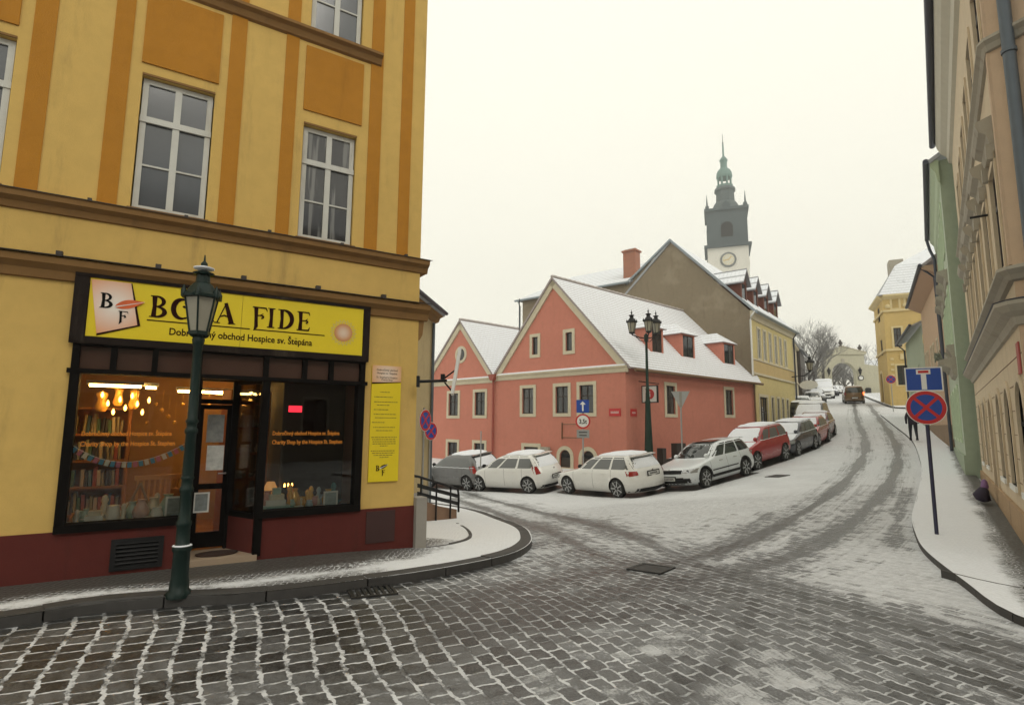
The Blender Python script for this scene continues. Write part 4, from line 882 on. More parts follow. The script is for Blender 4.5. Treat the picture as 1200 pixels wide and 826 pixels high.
# ramp wall and railing
r0 = gp(487, 617); r1 = gp(535, 612); rr_ = (Vector(r1)-Vector(r0)); 
RW = thing('ramp', 'low brown ramp wall between the yellow building and the snowy corner', 'ramp', r0)
d_ = Vector((rr_.x, rr_.y, 0)); L_ = d_.length; d_.normalize(); RW.rotation_euler = (0, 0, atan2(d_.y, d_.x))
MB().prism([(0, -.1), (L_, -.1), (L_, .16), (L_*.55, .33), (0, .62)], 0, 1.1, 'xz').build('ramp_wall', plain('brown_render', (.22, .13, .08), .85), RW)
RG = thing('railing', 'black steel railing with four rails beside the ramp', 'railing', r0, RW.rotation_euler.z)
q = MB(); top = [(-.4, -.05, 1.17), (.0, -.05, 1.10), (L_-.25, -.05, .72), (L_-.05, -.05, .66), (L_, -.05, .5), (L_, -.05, .1)]; q.tube(top, .028); q.build('top_rail', M['iron'], RG)
for k, dz in enumerate((.22, .40)): MB().obox(Vector((L_*.48, -.05, (1.14+.70)/2-dz)), Vector((L_*.5, 0, -.21)), (0, .008, 0), (0, 0, .045)).build('rail', M['iron'], RG)
for x_ in (.1, L_*.42, L_*.78): MB().tube([(x_, -.05, .0), (x_, -.05, 1.10-.4*x_/L_)], .022).build('post', M['iron'], RG)
# ------------------------------------------------------------------ salmon house with two gables
PC_ = np.array([5.258, 26.0]); GF = Frame(5.258, 26.0, 134.4, 0.); SFm = Frame(5.258, 26.0, 47.7, 0.)
PH = GF.thing('gabled_salmon_house', 'long salmon house with two steep cream-edged gables and a snowy roof behind the parked cars', 'house')
def gl(sf_u, y=0.):  # side-facade point into the house's own frame
    wx, wy = SFm.world(sf_u, y); d = np.array([wx, wy])-GF.o; return float(d@GF.d), float(d@GF.n)
dS = Vector((*gl(1.), 0)); nS = Vector((*gl(0, 1.), 0))       # side facade axes inside the house frame
VL, AP = -8.7, -4.33; EZ, RZ = 4.6, 9.45; LSIDE = 13.3
gw = [rect(-6.55, -5.72, 2.36, 3.72), rect(-4.2, -3.38, 2.36, 3.72), rect(-2.66, -1.82, 2.36, 3.72), rect(-5.83, -5.42, 5.5, 6.45), rect(-3.52, -3.1, 5.5, 6.45), rect(-6.4, -5.4, -.9, .62), arch(-3.95, -3.25, -.32, .55, 10), arch(-2.55, -1.8, -.3, .55, 10)]
gl_w = [rect(-12.8, -11.9, 2.3, 3.65), rect(-10.38, -9.5, 2.3, 3.65), rect(-12.8, -11.9, -.75, .7), rect(-10.38, -9.5, -.75, .7), circle(-11.72, 6.0, .36, 20)]
LE = -15.2; AL = -11.75; RZL = 8.1
w = MB().wall([(LE, -2), (0, -2), (0, EZ), (AP, RZ-.15), (VL, EZ), (AL, RZL-.12), (LE, EZ)], [h for h in gw+gl_w], 0, .14)
# side facade (recessed windows)
sw_ = [(3.35, 4.15, 2.36, 3.78), (9.45, 10.35, 2.42, 3.86)]
ms_ = MB().wall([(0, -2), (LSIDE, -2), (LSIDE, EZ), (0, EZ)], [rect(*r) for r in sw_], 0, .14)
w.add([tuple(dS*v[0]+nS*v[1]+Vector((0, 0, v[2]))) for v in ms_.v], ms_.f)
bl = Vector((LE, 0, 0)); w.quad((LE, 9, -2), (LE, 0, -2), (LE, 0, EZ), (LE, 9, EZ)); w.build('wall', M['pink'], PH)
for o_ in gw[:3]+gl_w[:2]: window(PH, o_[0][0], o_[1][0], o_[0][1], o_[2][1], y=.07, fw=.06, nx=1, hz=(.6,), outline=o_, surround=True, smat=None, sw=.17) if 0 else None
def sur(o, par, outline, sw, proud=.035): b = MB(); ring(b, grow(outline, sw), outline, -proud, -.002); b.build('surround', M['cream'], par)
def bbox(o): return min(p[0] for p in o), max(p[0] for p in o), min(p[1] for p in o), max(p[1] for p in o)
for o_ in gw[:5]+gl_w: 
    x0, x1, z0, z1 = bbox(o_); small = o_ in gw[3:5]; ww = window(PH, x0, x1, z0, z1, y=.07, fw=.05, nx=0 if small or o_ is gl_w[4] else 1, hz=() if small or o_ is gl_w[4] else (.62,), outline=o_, pane=M['glass_curtain'] if o_ is gw[0] else M['glass'])
    sur(None, ww, o_, .17)
for o_ in gw[5:]:
    x0, x1, z0, z1 = bbox(o_); dd = MB(); dd.prism(grow(o_, -.01), .08, .12); dr_ = dd.build('door', M['dark_wood'], PH); sur(None, dr_, o_, .19)
    MB().box(x0+.1, x1-.1, .07, .079, z0+(z1-z0)*.55, z1-.22).build('pane', M['glass'], dr_)
def side(mb): return MB().add([tuple(dS*v[0]+nS*v[1]+Vector((0, 0, v[2]))) for v in mb.v], mb.f)
for a, b_, c, e in sw_:
    q = MB(); ring(q, rect(a, b_, c, e), rect(a+.05, b_-.05, c+.05, e-.05), .07, .12); q.box((a+b_)/2-.025, (a+b_)/2+.025, .06, .11, c+.05, e-.05); q.box(a+.05, b_-.05, .06, .11, c+(e-c)*.62-.02, c+(e-c)*.62+.02)
    ww = side(q).build('window', M['dark_wood'], PH); side(MB().box(a+.03, b_-.03, .09, .10, c+.03, e-.03)).build('pane', M['glass_curtain'], ww)
    q = MB(); ring(q, rect(a-.17, b_+.17, c-.17, e+.17), rect(a, b_, c, e), -.035, -.002); side(q).build('surround', M['cream'], ww)
# cream band under the gables with snow lying on it, bargeboards
for a, b_, z in ((VL+.05, .18, 4.5), (LE, VL-.02, 4.42)):
    q = MB(); q.prism([(0, z-.28), (-.06, z-.26), (-.08, z-.1), (-.16, z-.03), (-.17, z+.03), (0, z+.06)], a, b_, 'yz'); q.build('cornice_band', M['cream'], PH)
    MB().prism([(-.002, z+.062), (-.165, z+.032), (-.15, z+.075), (0, z+.13)], a+.1, b_-.1, 'yz').build('snow', SNOW, PH)
def barge(x0, z0, x1, z1, wd=.34):
    d = Vector((x1-x0, 0, z1-z0)); L = d.length; d.normalize(); n = Vector((-d.z, 0, d.x)); n = n if n.z < 0 else -n
    a, b_ = Vector((x0, -.09, z0)), Vector((x1, -.09, z1)); v = [a, b_, b_+n*wd, a+n*wd]; v2 = [p+Vector((0, .12, 0)) for p in v]
    return v+v2
for (a, b_) in (((.22, EZ-.15), (AP, RZ)), ((AP, RZ), (VL, EZ-.1)), ((VL, EZ-.1), (AL, RZL)), ((AL, RZL), (LE-.2, EZ-.2))):
    v = barge(*a, *b_); q = MB().add(v, [(0, 1, 2, 3), (7, 6, 5, 4), (0, 4, 5, 1), (1, 5, 6, 2), (2, 6, 7, 3), (3, 7, 4, 0)]); q.build('bargeboard', M['cream'], PH)
# roofs
ROOFPINK = roof_mat('snowy_fine_tiles', (.20, .13, .11), 1.0, .19, .34, .95)
LR = dS*14.5
r = MB()
E0 = Vector((.28, -.16, EZ-.18)); A0 = Vector((AP, -.16, RZ+.08)); V0 = Vector((VL, -.16, EZ-.0)); sc_ = lambda v, k: v+dS*k
roof(r, tuple(E0-nS*.12), tuple(sc_(E0-nS*.12, 13.5)), tuple(sc_(A0, 19)), tuple(A0), .1)
roof(r, tuple(sc_(V0, 18)), tuple(V0), tuple(A0), tuple(sc_(A0, 18)), .1)
r.build('roof', ROOFPINK, PH); r = MB(); L0 = Vector((LE-.25, -.16, EZ-.2)); A1 = Vector((AL, -.16, RZL+.08))
roof(r, tuple(V0), tuple(sc_(V0, 12)), tuple(sc_(A1, 12)), tuple(A1), .1); roof(r, tuple(sc_(L0, 12)), tuple(L0), tuple(A1), tuple(sc_(A1, 12)), .1); r.build('roof', ROOFPINK, PH)
# ridge tiles
for A_1, n_ in ((A0, 17), (A1, 11)):
    q = MB()
    for k in range(int(n_/.38)): q.tube([tuple(A_1+dS*(k*.38)+Vector((0, 0, .0))), tuple(A_1+dS*(k*.38+.36)+Vector((0, 0, .03)))], .08, 6)
    q.build('ridge_tiles', plain('snowy_ridge_tile', (.42, .38, .36), .8, var=.5, scale=3), PH)
g_ = MB(); g_.tube([tuple(Vector((.34, 0, EZ-.30))-nS*.2), tuple(Vector((.34, 0, EZ-.26))-nS*.2+dS*13.2)], .075); g_.build('gutter', M['brown_wood'], PH)
MB().tube([(VL-.02, -.12, EZ-.1), (VL-.02, -.12, -1.3)], .06).build('downpipe', plain('red_brown_pipe', (.30, .07, .045), .6), PH)
MB().prism([(VL-.3, EZ+.0), (VL+.3, EZ+.0), (VL+.12, EZ-.35), (VL-.12, EZ-.35)], -.3, -.05).build('rain_hopper', plain('red_brown_pipe', (.30, .07, .045), .6), PH)
side(MB().tube([(12.95, -.12, EZ-.2), (12.95, -.12, -.2)], .06)).build('downpipe', M['brown_wood'], PH)
# dormers on the side slope
slope = (RZ-EZ)/abs(AP)
for k, (pa, pb) in enumerate((((764.4, 413), (776, 399)), ((800.6, 418), (812.5, 391)), ((849, 424), (859.5, 399)))):
    yd = .6; ua, zb = SFm.uz(pa[0], pa[1], y=yd); ub, _ = SFm.uz(pb[0], pb[1], y=yd); zb = 5.50; zt = 6.80; ua -= .12; ub += .1
    dm = MB(); bk = yd+(zt-4.75)/slope+.3
    dm.wall([(ua, zb-.3), (ub, zb-.3), (ub, zt), (ua, zt)], [rect(ua+.14, ub-.14, zb+.02, zt-.08)], yd, .1)
    dm.quad((ua, bk, zb-.3), (ua, yd, zb-.3), (ua, yd, zt), (ua, bk, zt)); dm.quad((ub, yd, zb-.3), (ub, bk, zb-.3), (ub, bk, zt), (ub, yd, zt))
    D_ = side(dm).build('dormer', M['pink'], PH); um = (ua+ub)/2; zr = zt+.7
    rf = MB(); bk2 = yd+(zr-4.7)/slope+.4
    rr_ = MB(); roof(rr_, (ua-.16, yd-.14, zt-.0), (ub+.16, yd-.14, zt-.0), (um, yd+.75, zr), (um, yd+.75, zr), .05); roof(rr_, (ua-.16, bk, zt), (ua-.16, yd-.14, zt), (um, yd+.75, zr), (um, bk2, zr), .05); roof(rr_, (ub+.16, yd-.14, zt), (ub+.16, bk, zt), (um, bk2, zr), (um, yd+.75, zr), .05)
    sr = side(rr_); sr.uv = rr_.uv; sr.build('dormer_roof', ROOFRED, D_)
    q = MB(); ring(q, rect(ua+.14, ub-.14, zb+.02, zt-.08), rect(ua+.19, ub-.19, zb+.07, zt-.13), yd+.03, yd+.07); q.box(um-.02, um+.02, yd+.02, yd+.06, zb+.06, zt-.1); side(q).build('window_frame', M['dark_wood'], D_); side(MB().box(ua+.16, ub-.16, yd+.04, yd+.05, zb+.04, zt-.1)).build('pane', M['glass'], D_)
# low plinth wall and dark porch remains by the lamp post
q = MB(); q.box(1.3, 6.3, -.55, -.25, -1., .02); side(q).build('plinth', M['concrete'], PH)
KW = SFm.thing('garden_wall', 'low dark stone wall with a stepped pillar at the foot of the salmon house', 'wall')
MB().box(1.2, 1.5, -1.1, -.8, -.6, .75).box(1.5, 2.4, -1.05, -.85, -.6, .25).box(2.4, 3.2, -1.1, -.8, -.6, .95).box(3.2, 5.5, -1.05, -.85, -.6, .12).build('wall_body', M['dark_wood'], KW)
# red street name plates
for k, (fr, a, b_, z0, z1, lb) in enumerate(((GF, -.92, -.28, 2.2, 2.55, 'red street name plate on the gable side of the salmon house corner'), (SFm, .33, .8, 2.2, 2.53, 'red street name plate on the long side of the salmon house corner'))):
    T_ = fr.thing('street_name_plate', lb, 'sign'); MB().box(a, b_, -.03, -.004, z0, z1).build('plate', M['red_sign'], T_)
    q = MB(); u_ = a+.1
    for n_ in range(9 if k == 0 else 6): q.box(u_, u_+.035, -.032, -.030, z0+.12, z1-.12-(n_ % 2)*.02); u_ += .05 if k == 0 else .045
    q.build('worn_lettering', plain('worn_white_letters', (.62, .45, .42), .6), T_)
# projecting information sign
T_ = SFm.thing('information_sign', 'projecting white sign with a red i disc on the salmon house', 'sign')
s_u, s_z = SFm.uz(768, 455, y=-.5); yy = -.1
MB().box(1.02, 1.09, -1.0, -.2, 2.85, 3.6).build('sign_box', M['white_sign'], T_); q = MB(); ring(q, rect(-1.03, -.17, 2.82, 3.63), rect(-.99, -.21, 2.86, 3.59), 1.0, 1.11); q2 = MB().add([(y, x, z) for x, y, z in q.v], [f[::-1] for f in q.f]); q2.build('sign_rim', M['iron'], T_)
q = MB(); q.prism(circle(-.62, 3.22, .23, 24), 1.0, 1.019, 'yz'); q.build('red_disc', M['red_sign'], T_); MB().box(.985, .999, -.65, -.59, 3.09, 3.26).box(.985, .999, -.65, -.59, 3.29, 3.35).build('letter_i', M['white_sign'], T_)
MB().tube([(1.05, 0, 3.85), (1.05, -1.1, 3.68)], .02).build('bracket', M['iron'], T_)
# wall bracket frame without a sign, box on the gable wall
T_ = GF.thing('wall_bracket', 'empty rusty bracket frame on the gable wall of the salmon house', 'bracket'); a, z0 = GF.uz(659, 497); b_, z1 = GF.uz(684, 513)
MB().tube([(a, -.02, z0), (b_+.4, -.5, z0)], .02).tube([(a, -.02, z1), (b_+.4, -.5, z1)], .02).tube([(a, -.03, z0+.08), (a, -.03, z1-.08)], .03).build('bars', M['brown_wood'], T_)
T_ = GF.thing('meter_box', 'small dark box on a post between the doors of the salmon house', 'box'); a, z0 = GF.uz(642, 527)
MB().box(a-.25, a+.25, -.3, -.1, z0-.2, z0+.15).build('box_body', M['greytrim'], T_); MB().box(a-.2, a-.15, -.22, -.18, -1, z0-.2).box(a+.15, a+.2, -.22, -.18, -1, z0-.2).build('legs', M['iron'], T_)
# ------------------------------------------------------------------ tall yellow row house with blank grey gable
e_ = SFm.world(13.1); RF = Frame(e_[0], e_[1], 39.3, 0.); WF = Frame(e_[0], e_[1], 129.3, 0.)
RH = RF.thing('yellow_row_house', 'tall pale yellow house with a blank weathered gable and four brown dormers', 'house')
def wl(fr, mb, base=RF):
    out = MB()
    for v in mb.v:
        wx, wy = fr.world(v[0], v[1]); d = np.array([wx, wy])-base.o; out.v.append((float(d@base.d), float(d@base.n), v[2]+fr.z0-base.z0))
    out.f, out.mi, out.uv, out.sm = mb.f, mb.mi, mb.uv, mb.sm; return out
LR_ = 10.5; EZ2 = 9.0
ups = [(1.3, 1.95), (2.6, 3.2), (3.95, 4.5), (5.3, 5.9), (6.6, 7.15), (7.95, 8.5)]; lows = [(3.85, 4.4), (5.25, 5.8), (6.5, 7.0), (7.75, 8.3)]
q = MB().wall([(0, -1.5), (LR_, -1.5), (LR_, EZ2), (0, EZ2)], [rect(a, b_, 6.1, 8.05) for a, b_ in ups]+[rect(a, b_, 1.5, 3.7) for a, b_ in lows]+[rect(1.2, 2.9, -.3, 3.65)], 0, .14); q.build('wall', M['row'], RH)
for a, b_ in ups: ww = window(RH, a, b_, 6.1, 8.05, y=.02, fw=.05, hz=(.66,), nx=1, mat=M['white_wood'], pane=M['glass_matte']); sur(None, ww, rect(a, b_, 6.1, 8.05), .12)
for a, b_ in lows: ww = window(RH, a, b_, 1.5, 3.7, y=.02, fw=.05, hz=(.66,), nx=0, mat=M['greytrim'], pane=M['glass_matte']); sur(None, ww, rect(a, b_, 1.5, 3.7), .12)
ww = window(RH, 1.2, 2.9, .2, 3.65, y=.06, fw=.08, hz=(.72,), nx=2); ww.name = 'shop_door'; sur(None, ww, rect(1.2, 2.9, -.3, 3.65), .18)
MB().box(0.02, LR_, -.03, -.002, 5.15, 5.9).build('band', M['row2'], RH); MB().box(0, LR_, -.09, 0, 5.0, 5.13).box(0, LR_, -.07, 0, 5.92, 6.0).build('string_course', M['cream'], RH)
MB().prism([(0, 8.45), (-.1, 8.5), (-.14, 8.75), (-.4, 8.95), (-.4, 9.02), (0, 9.02)], 0, LR_+.2, 'yz').build('cornice', M['cream'], RH)
AU, AZ = -5.05, 14.55
g = MB().wall([(-18.2, -2), (.0, -2), (.0, EZ2), (AU, AZ-.1), (-8.25, 12.2), (-18.2, 12.15)], [], 0); g = wl(WF, g); g.build('gable_wall', M['grey_gable'], RH)
g = MB(); g.quad((-18.2, 8, -2), (-18.2, 0, -2), (-18.2, 0, 12.15), (-18.2, 8, 12.15)); wl(WF, g).build('end_wall', M['grey_gable'], RH)
# WF +y points away from the viewer; street runs along it
r = MB(); roof(r, (.45, -.12, EZ2-.1), (.45, 10.8, EZ2-.1), (AU, 10.8, AZ+.1), (AU, -.12, AZ+.1), .14); roof(r, (-9.5, 10.8, 10.6), (-9.5, -.0, 10.6), (AU, -.12, AZ+.1), (AU, 10.8, AZ+.1), .14)
rr_ = wl(WF, r); rr_.build('roof', ROOFGREY, RH)
q = MB()
for (a, za), (b_, zb) in (((.5, EZ2-.13), (AU, AZ+.14)), ((AU, AZ+.14), (-8.5, 12.1))):
    q.add([(a, -.2, za), (b_, -.2, zb), (b_, -.2, zb-.16), (a, -.2, za-.16), (a, .0, za), (b_, .0, zb), (b_, .0, zb-.16), (a, .0, za-.16)], [(0, 3, 2, 1), (4, 5, 6, 7), (0, 1, 5, 4), (3, 7, 6, 2)])
wl(WF, q).build('verge_flashing', M['zinclight'], RH)
wl(WF, MB().tube([(.42, -.1, EZ2-.08), (.42, 10.9, EZ2-.08)], .08)).build('gutter', M['zinclight'], RH)
wl(WF, MB().tube([(.35, -.15, EZ2-.1), (.1, -.15, EZ2-.4), (.05, -.13, EZ2-.6), (.05, -.13, 4.9)], .06)).build('downpipe', M['white_paint'], RH)
MB().tube([(LR_-.1, -.4, EZ2-.1), (LR_-.1, -.12, EZ2-.5), (LR_-.1, -.1, 0)], .06).build('downpipe', M['zincdark'], RH)
# rear wing roof
r = MB(); roof(r, (-18.6, -.35, 12.1), (-8.1, -.35, 12.1), (-8.1, 5.2, 15.0), (-16.6, 5.2, 15.0), .12); roof(r, (-18.6, 9, 12.1), (-18.6, -.35, 12.1), (-16.6, 5.2, 15), (-16.6, 5.2, 15), .12); roof(r, (-8.1, -.35, 12.1), (-6.8, 4, 13.2), (-6.8, 5.2, 15.), (-8.1, 5.2, 15.), .1)
ROOFWIDE = roof_mat('snowy_wide_courses', (.10, .10, .11), .85, .62, .34, .95); wl(WF, r).build('roof', ROOFWIDE, RH)
wl(WF, MB().tube([(-18.7, -.42, 12.06), (-8.2, -.42, 12.06)], .09).tube([(-18.4, -.35, 12.), (-18.4, -.1, 11.6), (-18.4, -.1, 5)], .06)).build('gutter', M['zinclight'], RH)
q = MB().box(-9.25, -8.25, .9, 1.7, 12.1, 14.85).box(-9.35, -8.15, .82, 1.78, 14.75, 14.88)
for k in range(3): q.box(-9.2+k*.34, -8.98+k*.34, 1.0, 1.6, 14.88, 14.98)
cm = NT('brick_chimney'); bk_ = cm.n('ShaderNodeTexBrick', i_Scale=1., i_Brick_Width=.25, i_Row_Height=.085, i_Mortar_Size=.012, i_Color1=lin((.42, .13, .055)), i_Color2=lin((.30, .085, .04)), i_Mortar=lin((.32, .26, .22)))
sp = cm.n('ShaderNodeSeparateXYZ'); cm.l(cm.coord(), sp.inputs[0]); cb = cm.n('ShaderNodeCombineXYZ'); cm.l(cm.math('ADD', sp.outputs[0], sp.outputs[1]), cb.inputs[0]); cm.l(sp.outputs[2], cb.inputs[1]); cm.l(cb.outputs[0], bk_.inputs['Vector']); M['chim'] = cm.fin(bk_.outputs[0], .9)
wl(WF, q).build('chimney', M['chim'], RH)
# four dormers facing the street: built in RF (x along the street, y into the house)
sl2 = (AZ-EZ2)/5.3
for k in range(4):
    um = .85+k*2.5; y0 = .55; zb = EZ2+y0*sl2-.2; zt = zb+1.75; hw = .62; zr = zt+.85
    bk_y = (zt-EZ2)/sl2+.2; bk_r = (zr-EZ2)/sl2+.2
    q = MB().wall([(um-hw, zb), (um+hw, zb), (um+hw, zt), (um, zt+.7), (um-hw, zt)], [rect(um-.4, um+.4, zb+.3, zt-.15)], y0, .1); q.quad((um-hw, bk_y, zb), (um-hw, y0, zb), (um-hw, y0, zt), (um-hw, bk_y, zt)); q.quad((um+hw, y0, zb), (um+hw, bk_y, zb), (um+hw, bk_y, zt), (um+hw, y0, zt))
    D_ = q.build('dormer', M['brown_tile'], RH); r = MB(); roof(r, (um-hw-.22, bk_y+.3, zt-.22), (um-hw-.22, y0-.25, zt-.22), (um, y0-.25, zr), (um, bk_r, zr), .08); roof(r, (um+hw+.22, y0-.25, zt-.22), (um+hw+.22, bk_y+.3, zt-.22), (um, bk_r, zr), (um, y0-.25, zr), .08); r.build('dormer_roof', ROOFWIDE, D_)
    MB().box(um-.38, um+.38, y0+.04, y0+.06, zb+.32, zt-.17).build('pane', M['glass'], D_)
# antenna behind the valley
T_ = thing('antenna', 'thin roof antenna mast left of the larger salmon gable', 'antenna', (0, 0, 0)); a3 = atY(608.5, 380, 34); MB().tube([(a3[0], 34, 7.0), (a3[0], 34, atY(608, 350, 34)[2])], .03, 5).build('mast', M['iron'], T_)
# ------------------------------------------------------------------ cream house and dark gable further up
CF = Frame(23.3, 47.5, 31, 2.); CH = CF.thing('cream_terrace_house', 'dull cream house with a snowy roof beyond the yellow row house', 'house')
q = MB().wall([(-3, -2), (11.5, -2), (11.5, 7.7), (-3, 7.7)], [rect(x_, x_+.9, z_, z_+1.6) for x_ in (1.2, 3.4, 5.6, 7.8) for z_ in (1, 4.6)], 0, .14); q.quad((11.5, 0, -2), (11.5, 9, -2), (11.5, 9, 7.7), (11.5, 0, 7.7)); q.quad((-3, 9, -2), (-3, 0, -2), (-3, 0, 7.7), (-3, 9, 7.7)); q.build('wall', M['rowcream'], CH)
for x_ in (1.2, 3.4, 5.6, 7.8):
    for z_ in (1, 4.6): window(CH, x_, x_+.9, z_, z_+1.6, y=.06)
MB().box(-3, 11.6, -.1, 0, 4.0, 4.15).box(-3, 11.6, -.25, 0, 7.5, 7.75).build('cornice', M['cream'], CH)
r = MB(); roof(r, (-3, -.4, 7.75), (11.7, -.4, 7.75), (11.7, 4.5, 11), (-3, 4.5, 11)); roof(r, (11.7, 9.4, 7.75), (-3, 9.4, 7.75), (-3, 4.5, 11), (11.7, 4.5, 11)); r.build('roof', ROOFGREY, CH)
q = MB(); q.add([(11.52, 0, 7.7), (11.52, 9, 7.7), (11.52, 4.5, 10.9)], [(0, 1, 2)]); q.build('gable', M['dark_wood'], CH)
DF = Frame(*CF.world(11.6), 31, 3.); DH = DF.thing('dark_timber_house', 'dark brown narrow house between the cream house and the bare trees', 'house')
q = MB().wall([(0, -2), (7, -2), (7, 6.6), (0, 6.6)], [rect(1.2, 2, 3.6, 5), rect(4, 4.8, 3.6, 5)], -.3, .14); q.quad((0, 8, -2), (0, -.3, -2), (0, -.3, 6.6), (0, 8, 6.6)); q.quad((7, -.3, -2), (7, 8, -2), (7, 8, 6.6), (7, -.3, 6.6)); q.build('wall', M['dark_wood'], DH)
for x_ in (1.2, 4): window(DH, x_, x_+.8, 3.6, 5, y=-.24)
r = MB(); roof(r, (-.2, -.7, 6.6), (7.3, -.7, 6.6), (7.3, 3.8, 10.2), (-.2, 3.8, 10.2)); roof(r, (7.3, 8.3, 6.6), (-.2, 8.3, 6.6), (-.2, 3.8, 10.2), (7.3, 3.8, 10.2)); r.build('roof', ROOFGREY, DH); q = MB(); q.add([(-.02, -.3, 6.6), (-.02, 8, 6.6), (-.02, 3.8, 10.1)], [(0, 2, 1)]); q.build('gable', M['dark_wood'], DH)
# ------------------------------------------------------------------ gateway across the top of the street
g0 = atY(960, 462, 99); g1 = atY(1036, 462, 97); az_g = degrees(atan2(g1[0]-g0[0], g1[1]-g0[1])); QF = Frame(g0[0], g0[1], az_g, 7.3); GT = QF.thing('town_gateway', 'pale cream gateway with a round arch and low pediment across the top of the street', 'gateway')
uu = lambda px: QF.u(px, 450); zz = lambda py: QF.z(990, py)
a0, a1, at_ = uu(975.5), uu(1004), zz(424.5); L_ = uu(1036); wz = zz(415.5)
xl = uu(963.5); xr2 = uu(1015)
q = MB().wall([(0-.5, -1), (L_, -1), (L_, zz(430)), (xr2, zz(427)), (xr2, wz), (xl, wz), (xl, zz(428)), (-.5, zz(432))], [arch(a0, a1, -.5, at_, 18)], 0, 1.2)
q.build('wall', M['gate'], GT); ac = uu(989.5)
q = MB(); q.prism([(xl-.3, wz), (xr2+.3, wz), (xr2+.3, wz+.25), (ac, zz(406.5)), (xl-.3, wz+.25)], -.25, 1.4); q.build('pediment', M['gate'], GT); q = MB(); roof(q, (xl-.35, -.3, wz+.27), (xl-.35, 1.45, wz+.27), (ac, 1.45, zz(406)), (ac, -.3, zz(406)), .1); roof(q, (ac, -.3, zz(406)), (ac, 1.45, zz(406)), (xr2+.35, 1.45, wz+.27), (xr2+.35, -.3, wz+.27), .1); q.build('coping', M['cream'], GT)
q = MB(); ring(q, grow(arch(a0, a1, -.5, at_, 18), .22), arch(a0, a1, -.5, at_, 18), -.08, -.002); q.build('arch_moulding', M['gate'], GT)
for px in (967, 989, 1011.5): q = MB().lathe([(.28, 0), (.28, .25), (.1, .3), (.32, .6), (.34, .8), (.15, 1.0), (.18, 1.15), (.02, 1.3)], 12, (uu(px), .4, (zz(406) if px == 989 else wz+.5))); q.build('urn', M['dark_wood'], GT)
MB().box(ac-.25, ac+.25, -.15, 0, at_-.1, at_+.6).build('keystone', M['greytrim'], GT)
for px in (971, 1007.5):
    b = MB().lathe([(.03, -.4), (.12, -.3), (.30, .35), (.34, .4), (.12, .75), (.03, 1.0)], 6, (uu(px), -.55, zz(437))).tube([(uu(px), -.55, zz(437)-.3), (uu(px), 0, zz(437)-.6)], .05); b.build('wall_lantern', M['iron'], GT)
T_ = QF.thing('prohibition_sign', 'round white sign with a dark rim on the right pier of the gateway', 'sign'); MB().prism(circle(uu(1009), zz(443), .42), -.2, -.14).build('disc', M['white_sign'], T_); q = MB(); ring(q, circle(uu(1009), zz(443), .44), circle(uu(1009), zz(443), .33), -.22, -.13); q.build('rim', M['iron'], T_)
T_ = QF.thing('litter_bin', 'dark litter bin at the foot of the gateway right of the arch', 'bin'); MB().lathe([(.3, 0), (.42, .1), (.45, 1.0), (.48, 1.05), (.3, 1.25)], 12, (uu(1015), -.7, .0)).build('bin_body', M['iron'], T_)
# white house beyond the gateway
wx, wy, wz_ = atY(1019, 462, 125); BHf = Frame(wx-1.5, wy, 115, 8); BW = BHf.thing('white_house', 'small white house with a snowy roof beyond the gateway on the right', 'house')
q = MB().wall([(0, -2), (9, -2), (9, 5.5), (0, 5.5)], [rect(1, 2, 3, 4.5), rect(4, 5, 3, 4.5)], 0, .14); q.quad((0, 7, -2), (0, 0, -2), (0, 0, 5.5), (0, 7, 5.5)); q.build('wall', M['white_paint'], BW); r = MB(); roof(r, (-.4, -.5, 5.5), (9.4, -.5, 5.5), (9.4, 4, 9), (-.4, 4, 9)); r.build('roof', ROOFGREY, BW)
for x_ in (1, 4): window(BW, x_, x_+1, 3, 4.5, y=.06)
